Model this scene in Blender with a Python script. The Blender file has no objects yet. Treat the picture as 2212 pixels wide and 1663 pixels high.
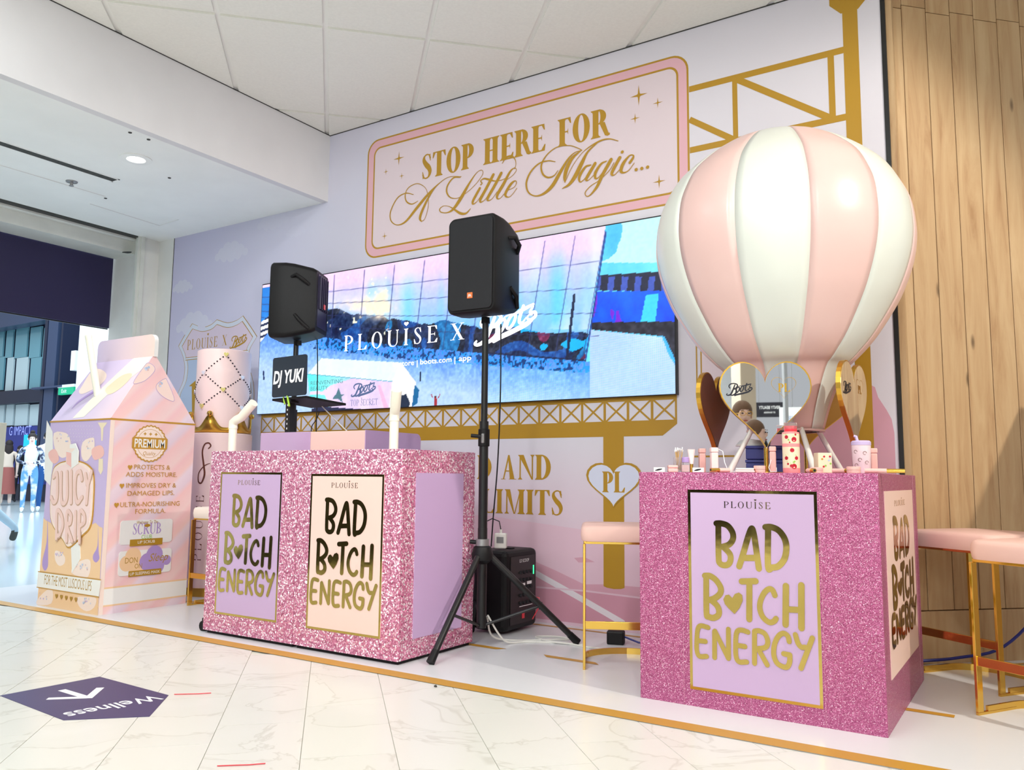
import bpy, bmesh, math, random
import numpy as np
from mathutils import Vector, Matrix
random.seed(7); rng = np.random.default_rng(11)
SC = bpy.context.scene
COL = SC.collection
PI = math.pi

# ------------------------------------------------------------------ camera
CAM_H = 0.86
YAW, PITCH, ROLL = math.radians(-32.826), math.radians(6.42), math.radians(0.589)
FPX = 1777.0
def _axes():
    cy, sy, cp, sp = math.cos(YAW), math.sin(YAW), math.cos(PITCH), math.sin(PITCH)
    f = np.array([sy*cp, cy*cp, sp]); r = np.array([cy, -sy, 0.0]); u = np.cross(r, f)
    return r*math.cos(ROLL)+u*math.sin(ROLL), -r*math.sin(ROLL)+u*math.cos(ROLL), f
R_, U_, F_ = _axes()
CPOS = np.array([0, 0, CAM_H])
cam_d = bpy.data.cameras.new('camera'); cam = bpy.data.objects.new('camera', cam_d); COL.objects.link(cam)
cam_d.sensor_width = 36.0; cam_d.lens = FPX/2212*36.0; cam_d.clip_start = 0.05; cam_d.clip_end = 200
cam.matrix_world = Matrix(((R_[0], U_[0], -F_[0], 0), (R_[1], U_[1], -F_[1], 0), (R_[2], U_[2], -F_[2], CAM_H), (0, 0, 0, 1)))
SC.camera = cam

# ------------------------------------------------------------------ world + lights + exposure
SC.view_settings.view_transform = 'Standard'; SC.view_settings.look = 'None'
SC.view_settings.gamma = 1.0; SC.view_settings.exposure = -0.27; SC.view_settings.use_curve_mapping = False
wd = bpy.data.worlds.new('world'); SC.world = wd; wd.use_nodes = True
wd.node_tree.nodes['Background'].inputs[0].default_value = (0.93, 0.96, 1.0, 1)
wd.node_tree.nodes['Background'].inputs[1].default_value = 0.60
def area(name, loc, target, size, power, col=(1, 1, 1), sy=None):
    d = bpy.data.lights.new(name, 'AREA'); d.energy = power; d.color = col; d.shape = 'RECTANGLE'
    d.size = size; d.size_y = sy or size
    o = bpy.data.objects.new(name, d); COL.objects.link(o); o.location = loc
    o.rotation_euler = (Vector(target)-Vector(loc)).to_track_quat('-Z', 'Y').to_euler()
    return o
def spot(name, loc, target, power, angle, blend, col=(1, 1, 1), r=0.06):
    d = bpy.data.lights.new(name, 'SPOT'); d.energy = power; d.color = col; d.spot_size = math.radians(angle)
    d.spot_blend = blend; d.shadow_soft_size = r
    o = bpy.data.objects.new(name, d); COL.objects.link(o); o.location = loc
    o.rotation_euler = (Vector(target)-Vector(loc)).to_track_quat('-Z', 'Y').to_euler()
    return o
area('ceiling_panel_light', (-1.8, 0.3, 3.42), (-1.9, 0.6, 0), 1.5, 40, (1, 1, 0.98))
area('ceiling_panel_light', (-3.6, 1.0, 3.42), (-3.6, 1.3, 0), 0.9, 16, (0.97, 1, 1))
area('ceiling_panel_light', (0.8, 0.5, 3.42), (0.5, 0.9, 0), 1.2, 24, (1, 1, 0.98))
for lx_, ly_ in ((-2.0, -3.2), (1.6, -3.2), (-2.0, -6.2), (1.6, -6.2)): area('ceiling_panel_light', (lx_, ly_, 3.42), (lx_, ly_, 0), 1.6, 150, (0.94, 0.98, 1))
spot('track_spot_light', (2.0, 2.55, 3.3), (-1.2, 3.6, 0.9), 430, 80, 0.45, (1, 0.94, 0.84), 0.05)
spot('track_spot_light', (0.2, 0.2, 3.38), (-1.2, 4.0, 1.4), 80, 80, 0.8, (0.94, 0.97, 1.0), 0.10)
spot('track_spot_light', (-1.6, 0.1, 3.38), (-3.2, 3.8, 1.0), 135, 80, 0.8, (0.94, 0.97, 1.0), 0.10)
spot('track_spot_light', (-3.6, 0.3, 3.38), (-5.0, 3.8, 1.1), 92, 80, 0.8, (0.94, 0.98, 1.0), 0.10)
spot('track_spot_light', (1.2, 1.6, 3.38), (-2.5, 3.2, 0.6), 130, 30, 0.6, (1, 0.97, 0.92), 0.05)  # extra spot, added to brighten the side panel of the left counter
# daylight of the mall concourse beyond the opening
area('concourse_skylight', (-16.0, 7.5, 9.0), (-16.0, 8.0, 0), 14, 3900, (0.74, 0.90, 1.0))

# ------------------------------------------------------------------ survey helpers: a photo measurement turned into a place in the room
def ray(x, y): return F_+R_*((x-1106.0)/FPX)-U_*((y-831.5)/FPX)
def at_y(x, y, Y): d = ray(x, y); return CPOS+d*(Y/d[1])
def at_x(x, y, X): d = ray(x, y); return CPOS+d*(X/d[0])
def at_z(x, y, Z=0.0): d = ray(x, y); return CPOS+d*((Z-CAM_H)/d[2])
WALL_Y, CEIL_Z, SOFF_Z = 4.352, 3.474, 2.94

# ------------------------------------------------------------------ materials
def s2l(c):
    c = c/255.0
    return c/12.92 if c <= 0.04045 else ((c+0.055)/1.055)**2.4
def lin(rgb): return tuple(s2l(c) for c in rgb)+(1.0,)
MATS = {}
def nt(m): return m.node_tree.nodes, m.node_tree.links
def mat(name, rgb=(200, 200, 200), rough=0.5, metal=0.0, spec=0.5, coat=0.0, emit=None, es=1.0, trans=0.0, ior=1.45, alpha=1.0):
    if name in MATS: return MATS[name]
    m = bpy.data.materials.new(name); m.use_nodes = True
    b = m.node_tree.nodes['Principled BSDF']
    b.inputs['Base Color'].default_value = lin(rgb); b.inputs['Roughness'].default_value = rough
    b.inputs['Metallic'].default_value = metal; b.inputs['Specular IOR Level'].default_value = spec
    b.inputs['Coat Weight'].default_value = coat; b.inputs['IOR'].default_value = ior
    b.inputs['Transmission Weight'].default_value = trans; b.inputs['Alpha'].default_value = alpha
    if emit: b.inputs['Emission Color'].default_value = lin(emit); b.inputs['Emission Strength'].default_value = es
    MATS[name] = m
    return m
def bsdf(m): return m.node_tree.nodes['Principled BSDF']
def node(m, t, **kw):
    n = m.node_tree.nodes.new(t)
    for k, v in kw.items():
        if k in n.inputs: n.inputs[k].default_value = v
        else: setattr(n, k, v)
    return n
def ramp(m, stops):
    n = m.node_tree.nodes.new('ShaderNodeValToRGB')
    e = n.color_ramp.elements
    while len(e) < len(stops): e.new(0.5)
    for i, (p, c) in enumerate(stops): e[i].position = p; e[i].color = lin(c)
    return n
def link(m, a, b): m.node_tree.links.new(a, b)
def coords(m, kind='Object', scale=(1, 1, 1), rot=(0, 0, 0)):
    t = node(m, 'ShaderNodeTexCoord'); mp = node(m, 'ShaderNodeMapping')
    mp.inputs['Scale'].default_value = scale; mp.inputs['Rotation'].default_value = rot
    link(m, t.outputs[kind], mp.inputs['Vector']); return mp.outputs['Vector']
def bump(m, height, strength=0.2, dist=0.002):
    b = node(m, 'ShaderNodeBump', Strength=strength, Distance=dist); link(m, height, b.inputs['Height'])
    link(m, b.outputs['Normal'], bsdf(m).inputs['Normal']); return b

def glitter(name, stops, scale, tilt, rough=0.28, metal=0.75):
    m = mat(name, (220, 140, 170), rough, metal)
    v = coords(m)
    vo = node(m, 'ShaderNodeTexVoronoi', Scale=scale); link(m, v, vo.inputs['Vector'])
    sp = node(m, 'ShaderNodeSeparateColor'); link(m, vo.outputs['Color'], sp.inputs['Color'])
    r = ramp(m, stops); link(m, sp.outputs[0], r.inputs['Fac']); link(m, r.outputs['Color'], bsdf(m).inputs['Base Color'])  # palest stops put the sparkle glints into the flake colour
    sub = node(m, 'ShaderNodeVectorMath', operation='SUBTRACT'); sub.inputs[1].default_value = (0.5, 0.5, 0.5); link(m, vo.outputs['Color'], sub.inputs[0])
    scl = node(m, 'ShaderNodeVectorMath', operation='SCALE'); scl.inputs['Scale'].default_value = tilt; link(m, sub.outputs[0], scl.inputs[0])
    g = node(m, 'ShaderNodeNewGeometry'); ad = node(m, 'ShaderNodeVectorMath', operation='ADD'); link(m, g.outputs['Normal'], ad.inputs[0]); link(m, scl.outputs[0], ad.inputs[1])
    no = node(m, 'ShaderNodeVectorMath', operation='NORMALIZE'); link(m, ad.outputs[0], no.inputs[0]); link(m, no.outputs[0], bsdf(m).inputs['Normal'])
    return m
glitter('chunky_glitter', [(0.0, (190, 92, 132)), (0.35, (214, 128, 160)), (0.74, (226, 152, 180)), (0.86, (250, 222, 232)), (1.0, (255, 255, 255))], 165, 0.9, 0.28, 0.30)
glitter('fine_glitter', [(0.0, (160, 70, 116)), (0.5, (180, 90, 132)), (0.90, (192, 110, 150)), (1.0, (250, 214, 230))], 460, 0.7, 0.34, 0.35)
glitter('wine_glitter', [(0.0, (130, 40, 60)), (0.7, (180, 70, 90)), (1.0, (255, 220, 220))], 170, 1.1, 0.25, 0.8)

def wood(name, a, b, c, rough=0.5):
    m = mat(name, a, rough)
    v = coords(m, 'Generated')
    oi = node(m, 'ShaderNodeObjectInfo'); co = node(m, 'ShaderNodeTexCoord')
    mp = node(m, 'ShaderNodeMapping'); mp.inputs['Scale'].default_value = (9.0, 9.0, 0.9); link(m, co.outputs['Object'], mp.inputs['Vector'])
    add = node(m, 'ShaderNodeVectorMath', operation='ADD'); link(m, mp.outputs['Vector'], add.inputs[0])
    rr = node(m, 'ShaderNodeVectorMath', operation='SCALE'); rr.inputs[0].default_value = (31.0, 17.0, 23.0); link(m, oi.outputs['Random'], rr.inputs['Scale']); link(m, rr.outputs[0], add.inputs[1])
    n1 = node(m, 'ShaderNodeTexNoise', Scale=1.6, Detail=8.0, Roughness=0.62, Distortion=0.8); link(m, add.outputs[0], n1.inputs['Vector'])
    r = ramp(m, [(0.30, c), (0.45, a), (0.72, b)]); link(m, n1.outputs['Fac'], r.inputs['Fac'])
    # knots
    mp2 = node(m, 'ShaderNodeMapping'); mp2.inputs['Scale'].default_value = (5.0, 5.0, 1.6); link(m, co.outputs['Object'], mp2.inputs['Vector'])
    add2 = node(m, 'ShaderNodeVectorMath', operation='ADD'); link(m, mp2.outputs['Vector'], add2.inputs[0]); link(m, rr.outputs[0], add2.inputs[1])
    vk = node(m, 'ShaderNodeTexVoronoi', Scale=1.0); link(m, add2.outputs[0], vk.inputs['Vector'])
    rk = ramp(m, [(0.0, (40, 40, 40)), (0.03, (130, 130, 130)), (0.075, (255, 255, 255))]); link(m, vk.outputs['Distance'], rk.inputs['Fac'])
    mx = node(m, 'ShaderNodeMix', data_type='RGBA'); mx.inputs[6].default_value = lin(tuple(int(q*0.62) for q in c)); link(m, r.outputs['Color'], mx.inputs[7]); link(m, rk.outputs['Color'], mx.inputs[0])
    link(m, mx.outputs[2], bsdf(m).inputs['Base Color'])
    bump(m, n1.outputs['Fac'], 0.15, 0.002)
    return m
wood('oak_plank', (186, 152, 112), (200, 170, 130), (166, 128, 90), 0.45)

def marble():
    m = mat('marble_tile', (244, 242, 232), 0.22)
    v = coords(m, 'Object', (1, 1, 1))
    oi = node(m, 'ShaderNodeObjectInfo'); rr = node(m, 'ShaderNodeVectorMath', operation='SCALE'); rr.inputs[0].default_value = (13.0, 29.0, 7.0); link(m, oi.outputs['Random'], rr.inputs['Scale'])
    ad = node(m, 'ShaderNodeVectorMath', operation='ADD'); link(m, v, ad.inputs[0]); link(m, rr.outputs[0], ad.inputs[1])
    n = node(m, 'ShaderNodeTexNoise', Scale=1.7, Detail=5.0, Roughness=0.55, Distortion=1.2); link(m, ad.outputs[0], n.inputs['Vector'])
    r = ramp(m, [(0.0, (228, 227, 219)), (0.482, (228, 227, 218)), (0.495, (212, 210, 199)), (0.506, (226, 225, 216)), (1.0, (232, 231, 225))])
    link(m, n.outputs['Fac'], r.inputs['Fac']); link(m, r.outputs['Color'], bsdf(m).inputs['Base Color'])
    return m
marble()
mat('grout', (206, 204, 192), 0.8)
def noisy(name, rgb, rough, scale=20, amt=0.05, **k):
    m = mat(name, rgb, rough, **k)
    n = node(m, 'ShaderNodeTexNoise', Scale=scale, Detail=4.0); link(m, coords(m), n.inputs['Vector'])
    lo = tuple(max(0, c*(1-amt)) for c in rgb); hi = tuple(min(255, c*(1+amt)) for c in rgb)
    r = ramp(m, [(0.3, lo), (0.7, hi)]); link(m, n.outputs['Fac'], r.inputs['Fac']); link(m, r.outputs['Color'], bsdf(m).inputs['Base Color'])
    return m
noisy('ceiling_panel', (240, 240, 232), 0.85, 60, 0.01)
mat('ceiling_rib', (246, 246, 240), 0.7)
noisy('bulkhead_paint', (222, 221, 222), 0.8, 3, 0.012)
noisy('soffit_paint', (242, 244, 240), 0.7, 3, 0.012)
noisy('white_paint', (226, 226, 222), 0.55, 4, 0.02)
noisy('shutter_white', (220, 222, 214), 0.45, 5, 0.03)
mat('dark_slot', (62, 62, 58), 0.7)
mat('navy_panel', (36, 30, 70), 0.45)
mat('vinyl_white', (224, 225, 227), 0.25)
mat('gold_print', (178, 136, 36), 0.45, 0.0)
mat('gold_print_bright', (196, 146, 52), 0.4, 0.0)
mat('gold_metal', (232, 190, 92), 0.14, 1.0)
mat('gold_satin', (214, 168, 70), 0.32, 1.0)
def foil():
    m = mat('gold_foil', (214, 186, 104), 0.09, 1.0)
    n = node(m, 'ShaderNodeTexNoise', Scale=14.0, Detail=2.0); link(m, coords(m), n.inputs['Vector']); bump(m, n.outputs['Fac'], 0.06, 0.006)
foil()
mat('wall_print', (212, 208, 220), 0.6)
def wallprint():
    m = MATS['wall_print']
    n = node(m, 'ShaderNodeTexNoise', Scale=0.9, Detail=3.0); link(m, coords(m), n.inputs['Vector'])
    c = node(m, 'ShaderNodeTexCoord'); sp = node(m, 'ShaderNodeSeparateXYZ'); link(m, c.outputs['Object'], sp.inputs['Vector'])
    # printed sky: lavender towards the left end, paler on the right; pink haze along the bottom of the print
    mr = node(m, 'ShaderNodeMapRange'); mr.inputs['From Min'].default_value = -6.4; mr.inputs['From Max'].default_value = -2.5; link(m, sp.outputs['X'], mr.inputs['Value'])
    a = ramp(m, [(0.0, (196, 193, 220)), (0.45, (206, 205, 222)), (1.0, (217, 213, 222))]); link(m, mr.outputs[0], a.inputs['Fac'])
    mz = node(m, 'ShaderNodeMapRange'); mz.inputs['From Min'].default_value = 0.3; mz.inputs['From Max'].default_value = 1.1; link(m, sp.outputs['Z'], mz.inputs['Value'])
    mx = node(m, 'ShaderNodeMix', data_type='RGBA'); mx.inputs[6].default_value = lin((222, 188, 202)); link(m, mz.outputs[0], mx.inputs[0]); link(m, a.outputs['Color'], mx.inputs[7])
    rr = ramp(m, [(0.52, (0, 0, 0)), (0.66, (90, 90, 90))]); link(m, n.outputs['Fac'], rr.inputs['Fac'])
    m2 = node(m, 'ShaderNodeMix', data_type='RGBA'); link(m, rr.outputs['Color'], m2.inputs[0]); link(m, mx.outputs[2], m2.inputs[6]); m2.inputs[7].default_value = lin((226, 226, 232))
    link(m, m2.outputs[2], bsdf(m).inputs['Base Color'])
wallprint()
mat('cloud_print', (208, 207, 224), 0.6)
mat('sign_pink', (224, 176, 186), 0.55); mat('sign_pale', (222, 206, 212), 0.55)
mat('shield_white', (206, 212, 226), 0.55); mat('shield_pink', (216, 200, 216), 0.55); mat('shield_blue', (178, 194, 220), 0.55)
mat('dune_light', (222, 188, 202), 0.6); mat('dune_mid', (210, 158, 174), 0.6); mat('dune_dark', (204, 146, 164), 0.6); mat('gold_back', (150, 106, 34), 0.35); mat('road_white', (226, 216, 222), 0.6)
mat('heart_blue', (212, 216, 234), 0.55)
mat('lavender', (198, 168, 203), 0.38); mat('lavender_deep', (196, 164, 204), 0.4); mat('peach', (242, 208, 196), 0.38); mat('peach_warm', (244, 208, 192), 0.45)
mat('black_plastic', (20, 19, 20), 0.5, spec=0.3); mat('black_grille', (24, 24, 28), 0.7); mat('black_metal', (26, 26, 26), 0.38, 0.0); mat('dark_purple_plastic', (44, 38, 66), 0.35)
mat('orange_badge', (228, 116, 56), 0.4); mat('red_badge', (226, 60, 70), 0.4); mat('white_plastic', (236, 234, 226), 0.35); mat('cream', (244, 240, 222), 0.4)
mat('balloon_white', (218, 220, 211), 0.33, coat=0.15); mat('balloon_pink', (226, 190, 183), 0.33, coat=0.15)
mat('pink_plastic', (244, 190, 180), 0.35); mat('pale_pink', (248, 218, 212), 0.35); mat('velvet_pink', (232, 192, 180), 0.75); mat('velvet_cream', (238, 224, 212), 0.7)
mat('mirror', (246, 248, 250), 0.015, 1.0); mat('brown_back', (112, 66, 50), 0.25); mat('ink_black', (24, 24, 36), 0.4); mat('ink_white', (246, 246, 246), 0.5)
mat('laptop_dark', (44, 52, 62), 0.35); mat('lime', (176, 220, 70), 0.4); mat('grey_metal', (150, 150, 150), 0.35, 0.6); mat('cable_white', (222, 220, 212), 0.5); mat('cable_black', (20, 20, 24), 0.5); mat('cable_blue', (34, 40, 120), 0.45)
mat('glass', (250, 250, 250), 0.02, trans=1.0, ior=1.3); mat('clear_plastic', (250, 246, 246), 0.08, trans=0.9, ior=1.15)
mat('box_blue', (72, 80, 150), 0.4); mat('red_cap', (236, 62, 76), 0.35); mat('cherry', (190, 30, 50), 0.35); mat('leaf_green', (150, 200, 90), 0.5); mat('bottle_pink', (246, 150, 150), 0.3); mat('bottle_cream', (240, 222, 190), 0.3)
mat('cotton', (250, 250, 250), 0.9); mat('bamboo', (226, 186, 120), 0.6); mat('led_green', (60, 230, 150), 0.4, emit=(60, 240, 160), es=1.5)

# ------------------------------------------------------------------ object helpers
def tag(o, label=None, cat=None, group=None, kind=None):
    if label: o['label'] = label
    if cat: o['category'] = cat
    if group: o['group'] = group
    if kind: o['kind'] = kind
    return o
def thing(name, label, cat, loc=(0, 0, 0), rotz=0.0, group=None):
    o = bpy.data.objects.new(name, None); COL.objects.link(o); o.empty_display_size = 0.1
    o.location = loc; o.rotation_euler = (0, 0, rotz)
    return tag(o, label, cat, group)
def copy_tree(o, parent=None):
    c = o.copy(); COL.objects.link(c); c.parent = parent
    for ch in list(o.children): copy_tree(ch, c)
    return c
class MB:
    def __init__(s): s.v = []; s.f = []; s.m = []
    def add(s, vs, fs, m=0):
        b = len(s.v); s.v += [tuple(float(q) for q in p) for p in vs]
        for f in fs: s.f.append([b+i for i in f]); s.m.append(m)
        return s
    def box(s, x0, x1, y0, y1, z0, z1, m=0):
        return s.add([(x0,y0,z0),(x1,y0,z0),(x1,y1,z0),(x0,y1,z0),(x0,y0,z1),(x1,y0,z1),(x1,y1,z1),(x0,y1,z1)],
                     [(3,2,1,0),(4,5,6,7),(0,1,5,4),(1,2,6,5),(2,3,7,6),(3,0,4,7)], m)
    def tube(s, pts, r, n=10, caps=True, m=0, flat=1.0):
        P = [np.array(p, float) for p in pts]; N = len(P); rs = r if hasattr(r, '__len__') else [r]*N
        T = []
        for i in range(N):
            a = P[min(i+1, N-1)]-P[max(i-1, 0)]; T.append(a/(np.linalg.norm(a)+1e-12))
        ref = np.array([0, 0, 1.0]) if abs(T[0][2]) < 0.9 else np.array([1.0, 0, 0])
        a = np.cross(T[0], ref); a /= np.linalg.norm(a); vs = []; fs = []
        for i in range(N):
            a = a-T[i]*(a@T[i]); a /= np.linalg.norm(a)+1e-12; b = np.cross(T[i], a)
            for k in range(n):
                t = 2*PI*k/n; vs.append(P[i]+rs[i]*(a*math.cos(t)+b*math.sin(t)*flat))
        for i in range(N-1):
            for k in range(n):
                k2 = (k+1) % n; fs.append((i*n+k, i*n+k2, (i+1)*n+k2, (i+1)*n+k))
        if caps: fs.append(tuple(range(n-1, -1, -1))); fs.append(tuple((N-1)*n+k for k in range(n)))
        return s.add(vs, fs, m)
    def lathe(s, prof, n=24, c=(0, 0, 0), m=0, caps=True, ph=0.0):
        vs = []; fs = []; N = len(prof)
        for r, z in prof:
            for k in range(n):
                t = 2*PI*k/n+ph; vs.append((c[0]+r*math.cos(t), c[1]+r*math.sin(t), c[2]+z))
        for i in range(N-1):
            for k in range(n):
                k2 = (k+1) % n; fs.append((i*n+k, i*n+k2, (i+1)*n+k2, (i+1)*n+k))
        if caps: fs.append(tuple(range(n-1, -1, -1))); fs.append(tuple((N-1)*n+k for k in range(n)))
        return s.add(vs, fs, m)
    def prism(s, poly, fr, n0, n1, m=0, m_side=None):
        # poly 2D counter-clockwise seen from +N
        N = len(poly); vs = [fr(u, v, n0) for u, v in poly]+[fr(u, v, n1) for u, v in poly]
        s.add(vs, [tuple(range(N-1, -1, -1)), tuple(range(N, 2*N))], m)
        b = len(s.v)-2*N
        for k in range(N): s.f.append([b+k, b+(k+1) % N, b+N+(k+1) % N, b+N+k]); s.m.append(m if m_side is None else m_side)
        return s
    def build(s, name, mats, parent=None, smooth=False, bevel=0.0, seg=2, angle=40):
        me = bpy.data.meshes.new(name); me.from_pydata(s.v, [], s.f)
        if not isinstance(mats, (list, tuple)): mats = [mats]
        for q in mats: me.materials.append(MATS[q] if isinstance(q, str) else q)
        if len(mats) > 1: me.polygons.foreach_set('material_index', s.m)
        if smooth: me.polygons.foreach_set('use_smooth', [True]*len(me.polygons)); me.set_sharp_from_angle(angle=math.radians(angle))
        me.update()
        o = bpy.data.objects.new(name, me); COL.objects.link(o)
        if parent: o.parent = parent
        if bevel:
            b = o.modifiers.new('bevel', 'BEVEL'); b.width = bevel; b.segments = seg; b.limit_method = 'ANGLE'; b.angle_limit = math.radians(35); b.harden_normals = False
        return o
def frame(O, Uv, Vv, Nv):
    O, Uv, Vv, Nv = (np.array(q, float) for q in (O, Uv, Vv, Nv))
    return lambda u, v, n=0.0: O+Uv*u+Vv*v+Nv*n

# ------------------------------------------------------------------ flat print: strokes, polygons, lettering
def crom(pts, k=6, closed=False):
    P = np.array(pts, float); N = len(P)
    if N < 3: return P
    out = []
    rngN = N if closed else N-1
    for i in range(rngN):
        p1, p2 = P[i], P[(i+1) % N]
        p0 = P[i-1] if (i > 0 or closed) else 2*p1-p2
        p3 = P[(i+2) % N] if (i+2 < N or closed) else 2*p2-p1
        for j in range(k):
            t = j/k; out.append(0.5*(2*p1+(p2-p0)*t+(2*p0-5*p1+4*p2-p3)*t*t+(-p0+3*p1-3*p2+p3)*t**3))
    if not closed: out.append(P[-1])
    return np.array(out)
class Art:
    """flat print collected on one plane; every piece is lifted a hair above the one before"""
    def __init__(s, fr, off=0.001, step=0.00003): s.fr = fr; s.o = off; s.step = step; s.mb = MB(); s.mats = []
    def mi(s, m):
        if m not in s.mats: s.mats.append(m)
        return s.mats.index(m)
    def up(s): s.o += s.step; return s.o
    def poly(s, pts, m):
        pts = [tuple(p) for p in pts]
        a = sum(pts[i][0]*pts[(i+1) % len(pts)][1]-pts[(i+1) % len(pts)][0]*pts[i][1] for i in range(len(pts)))
        if a < 0: pts = pts[::-1]
        o = s.up(); s.mb.add([s.fr(u, v, o) for u, v in pts], [tuple(range(len(pts)))], s.mi(m)); return s
    def ring(s, outer, inner, m):
        o = s.up(); n = len(outer); s.mb.add([s.fr(u, v, o) for u, v in list(outer)+list(inner)], [(k, (k+1) % n, n+(k+1) % n, n+k) for k in range(n)], s.mi(m)); return s
    def stroke(s, pts, w, m, smooth=True, closed=False, cap=True, k=6):
        P = np.array(pts, float); ws = np.array(w if hasattr(w, '__len__') else [w]*len(P), float)
        Q = np.column_stack([P, ws]); Q = crom(Q, k, closed) if smooth else Q
        if closed: Q = np.vstack([Q, Q[:1]])
        X, Wd = Q[:, :2], np.maximum(Q[:, 2], 1e-5)*0.5; N = len(X)
        T = np.zeros_like(X)
        for i in range(N):
            a = X[min(i+1, N-1)]-X[max(i-1, 0)] if not (closed and i in (0, N-1)) else X[1]-X[N-2]
            T[i] = a/(np.linalg.norm(a)+1e-12)
        e_ = 0.000003
        for i in range(N-1):
            d_ = X[i+1]-X[i]; ln = np.linalg.norm(d_)
            if ln < 1e-7: continue
            nn_ = np.array([-d_[1], d_[0]])/ln; q4 = (X[i]-nn_*Wd[i], X[i+1]-nn_*Wd[i+1], X[i+1]+nn_*Wd[i+1], X[i]+nn_*Wd[i])
            s.o += e_; s.mb.add([s.fr(u, v, s.o) for u, v in q4], [(0, 1, 2, 3)], s.mi(m))
        for i in range(1, N-1) if not closed else range(N-1):
            if Wd[i] < .0012: continue
            p_, n_ = X[i]-X[i-1 if i else N-2], X[i+1]-X[i]; tr = abs(p_[0]*n_[1]-p_[1]*n_[0])/(np.linalg.norm(p_)*np.linalg.norm(n_)+1e-12)
            if tr < .04: continue
            s.o += e_; s.mb.add([s.fr(X[i][0]+Wd[i]*math.cos(2*PI*j/14), X[i][1]+Wd[i]*math.sin(2*PI*j/14), s.o) for j in range(14)], [tuple(range(14))], s.mi(m))
        if cap and not closed:
            for e, sg in ((0, -1), (N-1, 1)):
                if Wd[e] < 1e-4: continue
                s.o += e_; o = s.o; ang = math.atan2(T[e][1]*sg, T[e][0]*sg)
                fan = [X[e]+Wd[e]*np.array([math.cos(ang-PI/2+PI*j/6), math.sin(ang-PI/2+PI*j/6)]) for j in range(7)]
                s.mb.add([s.fr(u, v, o) for u, v in fan], [tuple(range(7))], s.mi(m))
        return s
    def polyline(s, pts, w, m, closed=False):
        pts = list(pts)
        for i in range(len(pts)-(0 if closed else 1)): s.stroke([pts[i], pts[(i+1) % len(pts)]], w, m, smooth=False)
        return s
    def disc(s, c, r, m, n=16, ry=None):
        ry = ry or r
        return s.poly([(c[0]+r*math.cos(2*PI*k/n), c[1]+ry*math.sin(2*PI*k/n)) for k in range(n)], m)
    def rect(s, u0, u1, v0, v1, m): return s.poly([(u0, v0), (u1, v0), (u1, v1), (u0, v1)], m)
    def polys(s, L, m):
        for p in L: s.poly(p, m)
        return s
    def build(s, name, parent): return s.mb.build(name, s.mats, parent)
def rrect(u0, u1, v0, v1, r, n=6):
    out = []
    for cx, cy, a in ((u1-r, v1-r, 0), (u0+r, v1-r, PI/2), (u0+r, v0+r, PI), (u1-r, v0+r, 3*PI/2)):
        out += [(cx+r*math.cos(a+PI/2*k/n), cy+r*math.sin(a+PI/2*k/n)) for k in range(n+1)]
    return out
def heart(cx, cy, w, h, n=36, tip=1.0):
    pts = []
    for k in range(n):
        t = 2*PI*k/n; x = 16*math.sin(t)**3; y = 13*math.cos(t)-5*math.cos(2*t)-2*math.cos(3*t)-math.cos(4*t)
        pts.append((cx-x/32*w, cy+(y+2.5)/29*h))
    return pts
def star4(cx, cy, w, h, q=0.16):
    out = []
    for k in range(4):
        a = PI/2*k; out.append((cx+math.cos(a)*w/2, cy+math.sin(a)*h/2))
        b = a+PI/4; out += [(cx+math.cos(a+PI/8)*w/2*q*1.6, cy+math.sin(a+PI/8)*h/2*q*1.6), (cx+math.cos(b)*w/2*q*1.2, cy+math.sin(b)*h/2*q*1.2), (cx+math.cos(a+3*PI/8)*w/2*q*1.6, cy+math.sin(a+3*PI/8)*h/2*q*1.6)]
    return out
_font = {}
def sans(txt, h, shear=0.0, offset=0.0, spacing=1.0):
    """built-in font -> list of triangles in 2D, cap height h, starting at 0,0"""
    key = (txt, shear, offset, spacing)
    if key not in _font:
        c = bpy.data.curves.new('t', 'FONT'); c.body = txt; c.shear = shear; c.offset = offset; c.space_character = spacing; c.size = 1.0; c.resolution_u = 3
        o = bpy.data.objects.new('t', c); COL.objects.link(o)
        dg = bpy.context.evaluated_depsgraph_get(); me = o.evaluated_get(dg).to_mesh()
        vs = [tuple(v.co) for v in me.vertices]; fs = [tuple(p.vertices) for p in me.polygons]
        o.evaluated_get(dg).to_mesh_clear(); bpy.data.objects.remove(o); bpy.data.curves.remove(c)
        xs = [v[0] for v in vs] or [0]; _font[key] = (vs, fs, min(xs), max(xs))
    vs, fs, x0, x1 = _font[key]; k = h/0.7
    return [((v[0]-x0)*k, v[1]*k) for v in vs], fs, (x1-x0)*k
def text_on(art, txt, u, v, h, m, width=None, align='l', shear=0.0, offset=0.0, spacing=1.0):
    vs, fs, w = sans(txt, h, shear, offset, spacing); kx = (width/w) if width else 1.0; w *= kx
    du = {'l': 0, 'c': -w/2, 'r': -w}[align]; o = art.up()
    art.mb.add([art.fr(u+du+x*kx, v+y, o) for x, y in vs], fs, art.mi(m)); return w
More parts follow.
